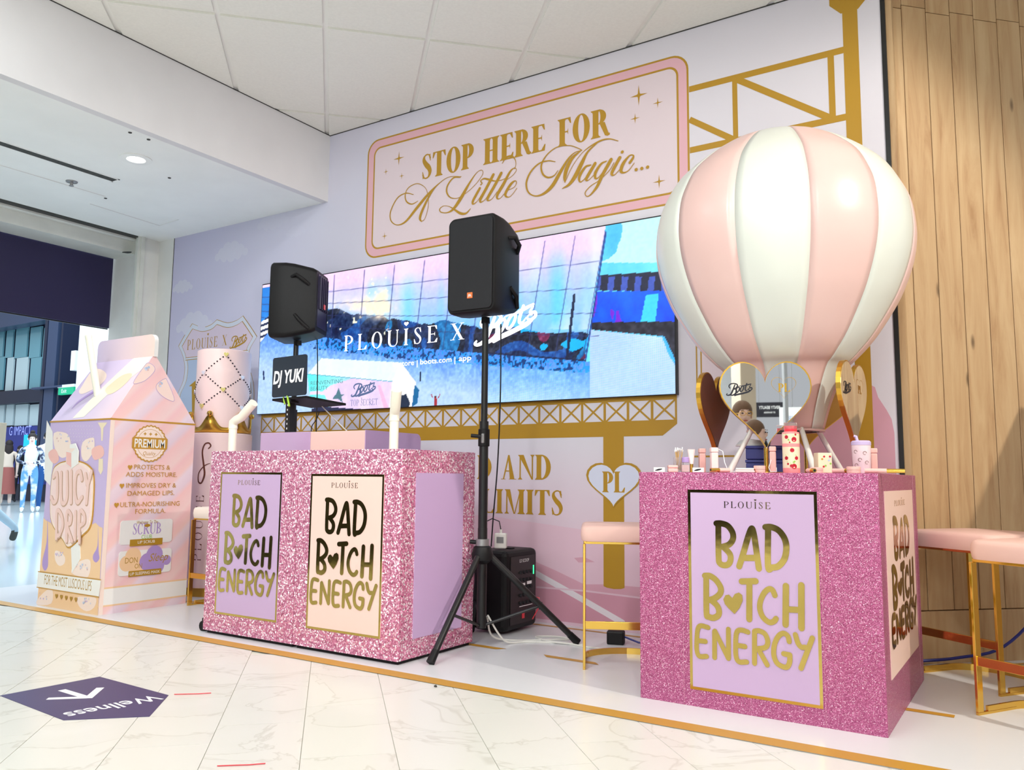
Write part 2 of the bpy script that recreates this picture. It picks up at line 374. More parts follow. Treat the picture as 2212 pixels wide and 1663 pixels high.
# --- high-contrast serif capitals drawn from stems, arms, bowls and serifs (height 1)
def _arc(cx, cy, rx, ry, a0, a1, n=14): return [(cx+rx*math.cos(a0+(a1-a0)*k/n), cy+ry*math.sin(a0+(a1-a0)*k/n)) for k in range(n+1)]
def _band(o, i): return [[o[k], o[k+1], i[k+1], i[k]] for k in range(len(o)-1)]
def _stem(x, s, t, sl, top=True, bot=True):
    p = [(x-sl, 0), (x+s+sl, 0), (x+s+sl, t*.5), (x+s+sl*.25, t*1.3), (x+s, t*2.4)] if bot else [(x, 0), (x+s, 0)]
    p += [(x+s, 1-t*2.4), (x+s+sl*.25, 1-t*1.3), (x+s+sl, 1-t*.5), (x+s+sl, 1), (x-sl, 1), (x-sl, 1-t*.5), (x-sl*.25, 1-t*1.3), (x, 1-t*2.4)] if top else [(x+s, 1), (x, 1)]
    p += [(x, t*2.4), (x-sl*.25, t*1.3), (x-sl, t*.5)] if bot else []
    return p
def glyph(ch, s=.17, t=.05, sl=.07):
    P = []; tri = lambda x, y, dx, dy: [(x, y), (x-dx, y), (x, y+dy)]
    if ch == 'I': P = [_stem(sl, s, t, sl)]; w = s+2*sl
    elif ch == 'H': w = .66; P = [_stem(sl, s, t, sl), _stem(w-sl-s, s, t, sl), [(sl+s, .5-t/2), (w-sl-s, .5-t/2), (w-sl-s, .5+t/2), (sl+s, .5+t/2)]]
    elif ch in 'EFL':
        w = {'E': .52, 'F': .50, 'L': .52}[ch]; P = [_stem(sl, s, t, sl)]; x0 = sl+s
        if ch in 'EF': P += [[(x0, 1-t), (w-.02, 1-t), (w-.02, 1), (x0, 1)], [(w-.02, 1-t), (w, 1-.22), (w-.035, 1-.22), (w-.12, 1-t)], [(x0, .5-t/2), (w-.12, .5-t/2), (w-.12, .5+t/2), (x0, .5+t/2)], [(w-.15, .5), (w-.11, .62), (w-.11, .38)]]
        if ch in 'EL': P += [[(x0, 0), (w, 0), (w, t), (x0, t)], [(w, t*.6), (w+.03, .24), (w-.01, .24), (w-.13, t)]]
        w += .02
    elif ch == 'T': w = .60; P = [_stem(w/2-s/2, s, t, sl, top=False), [(.02, 1-t), (w-.02, 1-t), (w-.02, 1), (.02, 1)], [(.02, 1), (.0, .76), (.035, .76), (.13, 1-t), (.13, 1)], [(w-.02, 1), (w-.13, 1), (w-.13, 1-t), (w-.035, .76), (w, .76)]]
    elif ch == 'O': w = .62; P = _band(_arc(w/2, .5, w/2, .52, 0, 2*PI, 28), _arc(w/2, .5, w/2-s, .52-t, 0, 2*PI, 28))
    elif ch == 'C':
        w = .56; P = _band(_arc(w*.55, .5, w*.55, .52, .7, 2*PI-.7, 20), _arc(w*.55, .5, w*.55-s, .52-t, .7, 2*PI-.7, 20)); P += [[(w*.9, .98), (w*.93, .66), (w*.9, .66), (w*.72, .93)]]
    elif ch in 'PRD':
        w = {'P': .54, 'R': .64, 'D': .64}[ch]; x0 = sl+s; yb = {'P': .42, 'R': .46, 'D': 0.0}[ch]; rx = {'P': .54-x0, 'R': .54-x0, 'D': .64-x0}[ch]
        cy = (1+yb)/2; ry = (1-yb)/2
        P = [_stem(sl, s, t, sl)]+_band(_arc(x0, cy, rx, ry, -PI/2, PI/2, 14), _arc(x0, cy, rx-s, ry-t, -PI/2, PI/2, 14))
        if ch == 'R': P += [[(x0+.03, yb+t), (x0+.03+s*.95, yb+t), (w-.02, .10), (w+.03, .08), (w+.03, .02), (w-.05, -.01), (w-.14, .03)]]
    elif ch == 'B':
        w = .56; x0 = sl+s; P = [_stem(sl, s, t, sl)]+_band(_arc(x0, .75, .48-x0, .25, -PI/2, PI/2, 12), _arc(x0, .75, .48-x0-s*.9, .25-t, -PI/2, PI/2, 12))+_band(_arc(x0, .26, .56-x0, .26, -PI/2, PI/2, 12), _arc(x0, .26, .56-x0-s, .26-t, -PI/2, PI/2, 12))
    elif ch == 'A': w = .68; P = [[(.10, 0), (.10+t*1.2, 0), (.37, .93), (.32, 1)], [(.32, 1), (.38, 1), (.60, 0), (.60-s*1.05, 0), (.33, .82)], [(.2, .32), (.45, .32), (.44, .32+t), (.215, .32+t)], [(.02, 0), (.22, 0), (.22, t*.5), (.02, t*.5)], [(.36, 0), (.68, 0), (.68, t*.5), (.36, t*.5)]]
    elif ch == 'N': w = .70; P = [_stem(.09, t*1.2, t, sl), [(.04, 1), (.04+s*1.15, 1), (.64, .0), (.64-t, .0)], _stem(.60, t*1.2, t, sl, bot=False)]
    elif ch == 'M': w = .86; P = [_stem(.09, t*1.2, t, sl), [(.05, 1), (.05+s*1.1, 1), (.44, .0), (.40, .0)], [(.42, .0), (.46, .0), (.70, 1), (.66, 1)], _stem(.86-sl-s, s, t, sl)]
    elif ch == 'U': w = .66; P = [_stem(sl, s, t, sl, bot=False), _stem(w-sl-t*1.3, t*1.3, t, sl, bot=False)]; rx = (w-2*sl)/2; P = [[(x, max(y, .3)) for x, y in p] for p in P]; P += _band(_arc(w/2, .3, rx, .32, PI, 2*PI, 14), [(a, b) for a, b in [(w/2+(s-t*1.3)/2+(rx-(s+t*1.3)/2)*math.cos(PI+PI*k/14), .3+(.32-t)*math.sin(PI+PI*k/14)) for k in range(15)]])
    elif ch == 'X': w = .70; P = [[(.06, 1), (.06+s*1.2, 1), (.66, 0), (.66-s*1.2, 0)], [(.10, 0), (.10+t*1.2, 0), (.62, 1), (.62-t*1.2, 1)], [(.0, 1-t*.6), (.30, 1-t*.6), (.30, 1), (.0, 1)], [(.48, 1-t*.6), (.70, 1-t*.6), (.70, 1), (.48, 1)], [(.0, 0), (.22, 0), (.22, t*.6), (.0, t*.6)], [(.42, 0), (.72, 0), (.72, t*.6), (.42, t*.6)]]
    elif ch == 'S':
        w = .46; c = crom([(.40, .80), (.33, .94), (.22, .975), (.11, .90), (.10, .75), (.20, .58), (.33, .42), (.385, .25), (.33, .08), (.21, .02), (.10, .07), (.05, .2)], 4)
        ws = np.interp(np.linspace(0, 1, len(c)), [0, .12, .25, .38, .5, .62, .75, .88, 1], [t, t, t*1.3, s*.8, s*1.05, s*.8, t*1.3, t, t])
        T = np.gradient(c, axis=0); T /= np.linalg.norm(T, axis=1)[:, None]; L = np.column_stack([-T[:, 1], T[:, 0]]); a = c+L*ws[:, None]/2; b = c-L*ws[:, None]/2
        P = [[tuple(a[k]), tuple(a[k+1]), tuple(b[k+1]), tuple(b[k])] for k in range(len(c)-1)]
        P += [[(.385, .99), (.41, .70), (.385, .70), (.31, .94)], [(.055, .01), (.03, .31), (.055, .31), (.14, .06)]]
    else: w = .3
    return P, w
def serif_on(art, txt, u0, v0, h, m, width=None, s=.17, t=.05, sl=.07, gap=.06, word=.30, shear=0.0):
    items = []; x = 0
    for ch in txt:
        if ch == ' ': x += word; continue
        P, w = glyph(ch, s, t, sl); items.append((x, P)); x += w+gap
    tot = (x-gap)*h; k = (width/tot) if width else 1.0
    for x, P in items:
        o = art.up()
        for p in P:
            a = sum(p[i][0]*p[(i+1) % len(p)][1]-p[(i+1) % len(p)][0]*p[i][1] for i in range(len(p)))
            if a < 0: p = p[::-1]
            o += 0.000004
            art.mb.add([art.fr(u0+(x+q)*h*k+shear*r*h, v0+r*h, o) for q, r in p], [tuple(range(len(p)))], art.mi(m))
        art.o = o
    return tot*k
def plouise(art, u0, v0, h, m, width, s=.12, t=.035, gap=.17):
    serif_on(art, 'PLOUISE', u0, v0, h, m, width, s, t, .06, gap)
    # heart over the I
    xs = 0; pos = None
    for ch in 'PLOUISE':
        _, w = glyph(ch, s, t, .06)
        if ch == 'I': pos = xs+w/2
        xs += w+gap
    k = width/((xs-gap)*h); art.poly(heart(u0+pos*h*k, v0+h*1.28, h*.26*max(k, .8), h*.26, 20), m)
BOOTS = [([(290, 240), (255, 330), (215, 410), (165, 432), (138, 418), (150, 398)], [22, 30, 30, 22, 20, 14]),
         ([(200, 300), (183, 262), (210, 224), (270, 212), (325, 228), (335, 265), (300, 300), (262, 318)], [16, 20, 22, 20, 22, 26, 20, 14]),
         ([(262, 318), (305, 322), (318, 355), (295, 402), (245, 430), (195, 426)], [14, 22, 30, 30, 24, 16]),
         ([(505, 215), (478, 300), (478, 340), (500, 345), (525, 315)], [22, 24, 22, 14, 8]),
         ([(448, 256), (510, 240), (578, 222)], [16, 24, 16]),
         ([(575, 240), (553, 280), (590, 292), (592, 322), (560, 342), (535, 325), (545, 300), (570, 305)], [14, 16, 22, 22, 18, 14, 10, 8]),
         ([(285, 436), (330, 418), (430, 396), (540, 362), (590, 320)], [26, 32, 32, 30, 12]),
         ([(365, 262), (400, 255), (450, 262)], [10, 10, 10])]
BOOTS_O = [(338, 330, 26, 52), (416, 310, 26, 54)]
def boots(art, u0, v0, width, m, k=1.0, rise=0.0):
    sc = width/470.0
    f = lambda x, y: (u0+(x-130)*sc, v0+(445-y)*sc*k+(x-130)*sc*rise)
    for P, w in BOOTS: art.stroke([f(*p) for p in P], [q*sc for q in w], m)
    for cx, cy, rx, ry in BOOTS_O:
        pts = []
        for j in range(14):
            a = 2*PI*j/14; x = rx*math.cos(a); y = ry*math.sin(a); pts.append(f(cx+x-y*.35, cy+y))
        art.stroke(pts, 21*sc, m, closed=True, k=3)
# ================================================================== THE SETTING
def struct(name, mb, m, **k):
    o = mb.build(name, m, **k); o['kind'] = 'structure'; return o
E45 = np.array([math.sqrt(.5), math.sqrt(.5), 0]); D45 = np.array([-math.sqrt(.5), math.sqrt(.5), 0])
# ---- floor: bed, marble tiles on the 45 degree grid, white printed vinyl
floor = struct('floor', MB().box(-32, 7, -9, 20, -0.06, -0.004), 'grout')
TW, TL, T0 = 0.29, 0.58, -0.647
tile_me = None
def in_floor(p): return -5.6 < p[0] < 2.2 and 0.75 < p[1] < 3.05
for i in range(-16, 18):
    for j in range(-3, 18):
        c = E45*(T0+(i+.5)*TW)+D45*((j+.5)*TL+(0.19*i) % TL)
        if not in_floor(c): continue
        if tile_me is None:
            t = MB().box(-TW/2+.0011, TW/2-.0011, -TL/2+.0011, TL/2-.0011, -0.004, 0.0).build('marble_tile', 'marble_tile', floor)
            tile_me = t.data
        else:
            t = bpy.data.objects.new('marble_tile', tile_me); COL.objects.link(t); t.parent = floor
        t.location = c; t.rotation_euler = (0, 0, PI/4)
# rest of the shop floor behind the viewer and to the side (too oblique or out of sight to pick tiles apart)
ff = MB().box(-5.9, 6.8, -8.8, 0.8, -0.004, -0.001).box(2.0, 6.8, 0.8, 9, -0.004, -0.001)
struct('floor', ff, 'marble_tile')
vin = struct('floor_vinyl', MB().add([(-6.62, 2.835, .0016), (3.2, 2.79, .0016), (3.2, 8.2, .0016), (-0.3, 4.7, .0016), (-0.55, 4.40, .0016), (-6.62, 4.36, .0016)], [(0, 1, 2, 3, 4, 5)]), 'vinyl_white')
FR_FLOOR = frame((0, 0, 0), (1, 0, 0), (0, 1, 0), (0, 0, 1))
def floor_stripe(a, b, w, name='gold_stripe', skew=0.0, m='gold_print_bright'):
    a = np.array(a); b = np.array(b)
    MB().add([(a[0]-skew, a[1]-w/2, .0026), (b[0]-skew, b[1]-w/2, .0026), (b[0]+skew, b[1]+w/2, .0026), (a[0]+skew, a[1]+w/2, .0026)], [(0, 1, 2, 3)]).build(name, m, vin)
floor_stripe((-6.3, 2.864), (3.1, 2.84), 0.080)
floor_stripe((-2.60, 3.565), (-2.345, 3.560), 0.042, 'gold_dash', 0.02)
floor_stripe((-2.085, 3.552), (-1.80, 3.547), 0.042, 'gold_dash', -0.02)
floor_stripe((-0.62, 3.545), (-0.325, 3.535), 0.042, 'gold_dash', 0.0)
floor_stripe((-4.95, 3.62), (-4.60, 3.62), 0.042, 'gold_dash', 0.0)
floor_stripe((-5.9, 4.275), (-0.62, 4.262), 0.030)
q = MB(); a0 = np.array([-0.62, 4.262]); d0 = np.array([.7071, .7071]); n0 = np.array([.7071, -.7071])
q.add([(*(a0), .0026), (*(a0+n0*.03), .0026), (*(a0+n0*.03+d0*3), .0026), (*(a0+d0*3), .0026)], [(0, 1, 2, 3)]); q.build('gold_stripe', 'gold_print_bright', vin)
# ---- navy wayfinding sticker on the tiles
stk = thing('floor_sticker', 'navy floor sticker with white arrow and the word Wellness', 'floor sticker', (-3.17, 1.88, 0.0))
arrow = [at_z(*p)[:2] for p in ((0, 1503), (215, 1462), (364, 1502), (323, 1548), (137, 1556))]
fs_ = frame((-3.17, 1.88, 0.0), (1, 0, 0), (0, 1, 0), (0, 0, 1))
mb = MB(); pl = [(x+3.17, y-1.88) for x, y in arrow]
if sum(pl[i][0]*pl[(i+1) % 5][1]-pl[(i+1) % 5][0]*pl[i][1] for i in range(5)) < 0: pl = pl[::-1]
mb.prism(pl, lambda u, v, n: np.array([u, v, n]), 0.0002, 0.0016); mat('sticker_navy', (62, 52, 100), 0.4); mb.build('panel', 'sticker_navy', stk)
av = np.array([at_z(215, 1462)[0], at_z(215, 1462)[1]]); P5 = [np.array(p) for p in arrow]
# text runs along the edge opposite to the tip, read upside-down from here
A_ = Art(lambda u, v, n: np.array([u, v, n]), 0.0018)
def fl(px, py): p = at_z(px, py); return (p[0]+3.17, p[1]-1.88)
A_.stroke([fl(102, 1510), fl(190, 1507)], .030, 'ink_white', smooth=False, cap=False); A_.stroke([fl(190, 1509), fl(217, 1486)], .030, 'ink_white', smooth=False, cap=False); A_.stroke([fl(133, 1491), fl(186, 1507)], .030, 'ink_white', smooth=False, cap=False)
A_.build('arrow', stk)
p0, p1 = np.array(fl(334, 1503)), np.array(fl(136, 1543)); ux = (p1-p0)/np.linalg.norm(p1-p0); vy = np.array([-ux[1], ux[0]])
T_ = Art(lambda u, v, n: np.array([*(p0+ux*u+vy*v), n]), 0.0018); text_on(T_, 'Wellness', 0, -0.01, 0.085, 'ink_white', width=float(np.linalg.norm(p1-p0)), offset=0.012); T_.build('lettering', stk)
for (px, py, m_, nm, lb) in ((1110-170, 1485, 'dark_slot', 'debris', 'small dark crumb on the white floor by the gold line'), (415, 1500, 'red_badge', 'ribbon_scrap', 'thin red ribbon scrap on the marble near the navy sticker'), (520, 1654, 'red_badge', 'ribbon_scrap', 'thin red ribbon scrap on the marble at the bottom edge')):
    c = at_z(px, py)
    if nm == 'debris': o = MB().tube([(-.006, 0, .005), (0, .003, .006), (.007, 0, .005)], [.003, .005, .003], 6).build(nm, m_)
    else: o = MB().tube([(-.05, -.045, .003), (-.01, -.01, .003), (.02, .015, .003), (.05, .05, .003)], .0018, 5).build(nm, m_)
    o.location = c; tag(o, lb, 'litter')

# ---- ceiling of square panels on the same 45 degree grid
ceil_ = struct('ceiling', MB().box(-4.55, 6.8, -8.8, 4.45, CEIL_Z+.006, CEIL_Z+.08), 'ceiling_rib')
cm = None
for i in range(-8, 9):
    for j in range(-2, 9):
        c = E45*(-0.13+(i+.5)*.6)+D45*(4.68+(j-3+.5)*1.2)
        if not (-5.3 < c[0] < 1.4 and 1.0 < c[1] < 5.1): continue
        if cm is None:
            t = MB().box(-.284, .284, -.584, .584, -0.012, .007).build('ceiling_panel', 'ceiling_panel', ceil_, bevel=.004, seg=1); cm = t.data
        else:
            t = bpy.data.objects.new('ceiling_panel', cm); COL.objects.link(t); t.parent = ceil_
        t.location = (c[0], c[1], CEIL_Z+0.004); t.rotation_euler = (0, 0, PI/4)

BX_ = -4.50
# ---- back wall (printed)
wall = struct('wall_back', MB().box(-6.386, -0.585, WALL_Y, WALL_Y+.10, 0, CEIL_Z+.02), 'wall_print')
struct('trim_1', MB().box(-0.585, -0.563, WALL_Y-.004, WALL_Y+.10, 0, CEIL_Z+.02), 'black_metal')
struct('trim_2', MB().box(-0.563, -0.535, WALL_Y+.012, WALL_Y+.12, 0, CEIL_Z+.02), 'oak_plank')
struct('wall_left', MB().box(-6.60, -6.392, WALL_Y-.005, WALL_Y+.10, 0, SOFF_Z+.3), 'white_paint')
struct('trim_3', MB().box(-6.392, -6.386, WALL_Y-.002, WALL_Y+.05, 0, SOFF_Z), 'dark_slot')
struct('shadow_gap_line', MB().box(-4.505, -0.56, WALL_Y-.006, WALL_Y, CEIL_Z-.012, CEIL_Z-.006).box(BX_+.0, BX_+.006, -4, WALL_Y, CEIL_Z-.012, CEIL_Z-.006), 'dark_slot')  # dark strips stand in for the shadow gap along the ceiling edge
FW = frame((0, WALL_Y, 0), (1, 0, 0), (0, 0, 1), (0, -.35, 0))
def wp(px, py): p = at_y(px, py, WALL_Y); return (p[0], p[2])
def cloud(art, cx, cz, w):
    for dx, dz, r in ((-.6, -.06, .2), (-.42, .02, .3), (-.18, .12, .36), (.1, .1, .40), (.36, .02, .32), (.58, -.06, .2), (0, -.08, .36), (-.3, -.1, .26), (.28, -.1, .26)): art.disc((cx+dx*w, cz+dz*w), r*w*.55, 'cloud_print', 20)
A = Art(FW)
for px, py, w in ((500, 545, .30), (590, 478, .26), (640, 500, .16), (420, 700, .35), (395, 620, .2)): cloud(A, *wp(px, py), w)
A.build('printed_cloud', wall)
# dunes and road of the print
A = Art(FW)
bz = 0.02
A.poly([(-6.38, bz), (-0.60, bz), (-0.60, .75), (-1.2, .74), (-1.9, .60), (-2.3, .56), (-3.0, .62), (-4.4, .60), (-5.3, .5), (-6.38, .55)], 'dune_light')
A.poly([wp(*p) for p in ((1240, 1205), (1262, 1203), (1285, 1214), (1250, 1215))], 'dune_mid')
A.poly([(-6.38, bz), (-0.60, bz), (-0.60, .34), (-1.9, .33)] + [wp(*p) for p in ((1382, 1268), (1310, 1262), (1262, 1262), (1200, 1232), (1150, 1210), (1120, 1205))]+[(-3.2, .42), (-4.2, .40), (-5.2, .36), (-6.38, .38)], 'dune_mid')
A.poly([(-3.2, bz), (-0.60, bz), (-0.60, .20), (-1.86, .22)]+[wp(*p) for p in ((1382, 1292), (1262, 1276), (1160, 1270))]+[(-3.2, .26)], 'dune_dark')
A.stroke([wp(1140, 1228), wp(1250, 1290), wp(1345, 1345)], .035, 'road_white', smooth=False)
A.stroke([wp(1160, 1268), wp(1262, 1276), wp(1382, 1291)], .010, 'dune_light', smooth=False)
A.poly([wp(*p) for p in ((1880, 831), (1890, 836), (1897, 858), (1915, 885), (1926, 905), (1932, 935), (1935, 1010), (1940, 1050))]+[(-0.66, bz), (-1.30, bz), (-1.30, 1.02), (-1.12, 1.12), (-.95, 1.16), (-.80, 1.2)], 'dune_mid')
A.build('printed_dunes', wall)
# the pink road sign
A = Art(FW)
x0, x1 = wp(792, 420)[0], wp(1489, 280)[0]; zt = wp(1000, 249)[1]; zb = wp(1000, 523)[1]
S0 = (x0, x1, zb, zt)
def rr_in(d, r): return rrect(x0+d, x1-d, zb+d, zt-d, r, 7)
A.poly(rr_in(0, .105), 'gold_print'); A.poly(rr_in(.012, .095), 'sign_pink'); A.poly(rr_in(.062, .065), 'gold_print'); A.poly(rr_in(.0745, .055), 'sign_pale')
A.build('sign_panel', wall)
A = Art(FW, 0.004)
Z1 = lambda x, y: wp(820+.16682*x, 290+.16682*y); Z2 = lambda x, y: wp(1110+.16682*x, 270+.16682*y)
ZW = 0.16682/318.0   # zoom pixels to metres around the sign
for wd_, xa, xb in (('STOP', -3.583, -3.134), ('HERE', -3.055, -2.572), ('FOR', -2.482, -2.122)): serif_on(A, wd_, xa, 2.937, .180, 'gold_print', xb-xa, .20, .05, .07, .035)
A.build('lettering', wall)
A = Art(FW, 0.007)
def scr(Z, pts, ws): A.stroke([Z(*p) for p in pts], [max(w, 8)*ZW*1.05 for w in ws], 'gold_print')
scr(Z1, [(440, 780), (340, 765), (230, 830), (145, 1000), (150, 1120), (230, 1175), (340, 1130), (480, 960), (620, 790), (770, 640), (900, 555), (1060, 548)], [6, 14, 16, 18, 16, 12, 28, 40, 36, 14, 8, 6])
scr(Z1, [(500, 865), (420, 905), (350, 870), (335, 780), (380, 690), (490, 640), (590, 690), (630, 800), (630, 950), (590, 1090), (545, 1130)], [6, 16, 18, 16, 12, 10, 8, 8, 8, 8, 10])
scr(Z1, [(770, 640), (700, 720), (620, 850), (550, 1000), (525, 1090), (545, 1130)], [8, 14, 30, 38, 34, 14])
scr(Z1, [(1050, 560), (960, 565), (885, 660), (872, 750), (920, 820), (1020, 825), (1150, 740), (1270, 620), (1340, 510), (1320, 465), (1250, 510), (1150, 660), (1060, 820), (960, 965), (880, 1015), (800, 1010), (780, 970), (830, 930), (900, 935), (970, 975), (1050, 1025), (1120, 1025), (1180, 965)], [6, 18, 22, 22, 14, 8, 6, 6, 8, 8, 10, 30, 48, 36, 14, 12, 14, 8, 8, 22, 32, 24, 6])
scr(Z1, [(1300, 700), (1250, 790), (1210, 870), (1215, 905), (1270, 865), (1330, 770)], [32, 36, 34, 18, 8, 6])
scr(Z1, [(1475, 525), (1390, 690), (1312, 835), (1312, 880), (1370, 845), (1425, 760)], [38, 40, 38, 18, 8, 6])
scr(Z1, [(1578, 505), (1490, 670), (1408, 815), (1408, 860), (1460, 835), (1525, 745)], [38, 40, 38, 18, 8, 6])
scr(Z1, [(1312, 655), (1330, 635), (1312, 605), (1355, 575), (1420, 588), (1490, 605), (1560, 600), (1640, 570)], [16, 14, 14, 18, 24, 14, 10, 8])
scr(Z1, [(1590, 380), (1640, 305), (1710, 285), (1755, 325), (1768, 390), (1750, 450)], [8, 22, 24, 12, 8, 6])
scr(Z1, [(1620, 610), (1720, 540), (1775, 465), (1745, 440), (1690, 490), (1610, 640), (1530, 780), (1530, 835), (1570, 825), (1640, 745)], [6, 6, 8, 10, 26, 42, 38, 18, 8, 6])
scr(Z1, [(1640, 735), (1740, 690), (1775, 630), (1755, 605), (1700, 650), (1640, 750), (1635, 800), (1680, 815), (1730, 770), (1780, 700)], [6, 8, 10, 14, 34, 36, 26, 10, 8, 6])
scr(Z2, [(540, 478), (450, 465), (330, 500), (220, 610), (165, 750), (190, 870), (280, 920), (390, 890), (500, 790), (600, 620), (700, 450), (790, 360), (885, 330)], [6, 14, 18, 22, 24, 18, 14, 30, 46, 42, 24, 12, 8])
scr(Z2, [(575, 590), (520, 660), (440, 680), (375, 630), (360, 520), (430, 390), (560, 290), (720, 268), (830, 300), (885, 330)], [6, 16, 20, 22, 22, 16, 12, 10, 10, 10])
scr(Z2, [(865, 340), (760, 430), (690, 560), (662, 680), (665, 745)], [12, 40, 50, 40, 10])
scr(Z2, [(665, 745), (760, 540), (900, 350), (1090, 222), (1230, 182), (1355, 208)], [8, 8, 8, 20, 14, 8])
scr(Z2, [(1080, 235), (960, 350), (880, 500), (800, 660), (720, 770), (630, 825)], [14, 24, 48, 52, 34, 8])
scr(Z2, [(1000, 520), (930, 545), (860, 650), (850, 720), (880, 735), (960, 650), (1030, 540)], [14, 26, 36, 24, 12, 8, 8])
scr(Z2, [(1055, 500), (960, 660), (940, 710), (970, 715), (1050, 640)], [38, 38, 28, 10, 6])
scr(Z2, [(1200, 470), (1130, 510), (1060, 620), (1060, 690), (1100, 680), (1170, 590), (1250, 460)], [14, 26, 36, 24, 10, 8, 8])
scr(Z2, [(1262, 450), (1150, 650), (1080, 800), (990, 910), (940, 920), (930, 870), (1000, 790), (1120, 710), (1240, 590), (1300, 490)], [40, 40, 34, 14, 10, 12, 10, 8, 8, 8])
scr(Z2, [(1375, 425), (1290, 580), (1272, 640), (1310, 645), (1390, 560)], [38, 38, 30, 10, 6])
scr(Z2, [(1505, 490), (1545, 430), (1550, 395), (1500, 400), (1420, 500), (1390, 590), (1420, 620), (1490, 590), (1562, 495)], [30, 26, 14, 16, 38, 36, 20, 10, 6])
for x, y, r in ((1407, 352, 19), (1588, 580, 20), (1660, 565, 20), (1735, 548, 20)): A.disc(Z2(x, y), r*ZW, 'gold_print')
A.build('script_lettering', wall)
A = Art(FW, 0.004)
for px, py, w, h in ((862, 342, .105, .105), (834, 371, .05, .05), (868, 380, .05, .05), (831, 510, .055, .06), (1380, 206, .115, .13), (1421, 222, .065, .065), (1372, 256, .065, .065), (1424, 392, .08, .085)): A.poly(star4(*wp(px, py), w, h), 'gold_print')
A.build('printed_star', wall)
# gold sign posts and trusses of the print
A = Art(FW, 0.0025)
def bar(p, q_, w): A.stroke([p, q_], w, 'gold_print', smooth=False, cap=False)
px0, px1 = wp(1490, 190), wp(1826, 105); Zt = (px0[1]+px1[1])/2
pz = lambda z0, z1, xa, xb: A.rect(xa, xb, z0, z1, 'gold_print')
xl = x1+.002; xr = -.752
pz(3.135, 3.175, xl, xr)                                   # top chord (heights from the survey below)
A.mb = MB(); A.mats = []
cz = [wp(1490, 193)[1], wp(1490, 325)[1]]
pz(cz[0]-.018, cz[0]+.018, xl, xr); pz(cz[1]-.018, cz[1]+.018, xl, xr)
xm = wp(1588, 230)[0]; xm2 = wp(1797, 200)[0]
pz(cz[1], cz[0], xm-.014, xm+.014); pz(cz[1], cz[0], xm2-.016, xm2+.016)
bar((xm+.01, cz[0]-.01), (xm2-.01, cz[1]+.01), .036); bar((xl, wp(1490, 258)[1]), (xm, cz[1]), .034)
pz(bz, 3.30, -.768, -.694)
top = [(-.775, 3.30), (-.83, 3.36), (-.83, 3.42), (-.80, CEIL_Z), (-.66, CEIL_Z), (-.632, 3.42), (-.632, 3.36), (-.69, 3.30)]; A.poly(top, 'gold_print')
# band and lattice under the screen
bx0, bx1 = -5.145, -1.708; b1, b0 = 1.326, 1.305
pz(1.305, 1.330, bx0, bx1); pz(1.176, 1.192, bx0, bx1)
n = 23
for k in range(n+1):
    x = bx0+(bx1-bx0)*k/n; pz(1.19, 1.31, x-.008, x+.008) if 0 < k < n else pz(1.19, 1.31, *( (x, x+.012) if k == 0 else (x-.012, x)))
    if k < n:
        xx = bx0+(bx1-bx0)*(k+1)/n; bar((x+.008, 1.19), (xx-.008, 1.307), .011); bar((x+.008, 1.307), (xx-.008, 1.19), .011)
A.poly([(bx0, 1.18), (bx1, 1.18), (bx1, 1.168), (-1.795, 1.103), (-5.06, 1.103), (bx0, 1.168)], 'gold_print')
A.poly([(-2.166, 1.104), (-2.166, .245), (-2.145, .238), (-2.10, .234), (-2.055, .238), (-2.034, .245), (-2.034, 1.104)], 'gold_print')
A.build('printed_gold_frame', wall)
A = Art(FW, 0.004)
serif_on(A, 'D AND', -3.067, .849, .152, 'gold_print', .547, .19, .045, .06, .04, .36)
serif_on(A, 'T LIMITS', -3.19, .637, .150, 'gold_print', .755, .18, .045, .06, .045, .28)
A.build('lettering', wall)
A = Art(FW, 0.014)
A.poly(heart(-2.0995, .820, .355, .265), 'gold_print'); A.poly(heart(-2.0995, .820, .325, .242), 'heart_blue')
serif_on(A, 'PL', -2.172, .781, .120, 'gold_print', .145, .20, .045, .06, .02)
A.build('heart_emblem', wall)
# second outlined sign behind the balloon
A = Art(FW, 0.003)
sx0, sx1, sz0, sz1 = -1.594, -1.05, 1.300, 2.0
o_ = rrect(sx0, sx1, sz0, sz1, .07); i_ = rrect(sx0+.008, sx1-.008, sz0+.008, sz1-.008, .064); A.ring(o_, i_, 'gold_print')
A.poly(rrect(sx0+.026, sx1-.026, sz0+.026, sz1-.026, .05), 'gold_print'); A.poly(rrect(sx0+.034, sx1-.034, sz0+.034, sz1-.034, .045), 'sign_pale')
A.stroke([wp(1497, 986), wp(1585, 985)], .010, 'gold_print', smooth=False)
A.build('outlined_sign', wall)
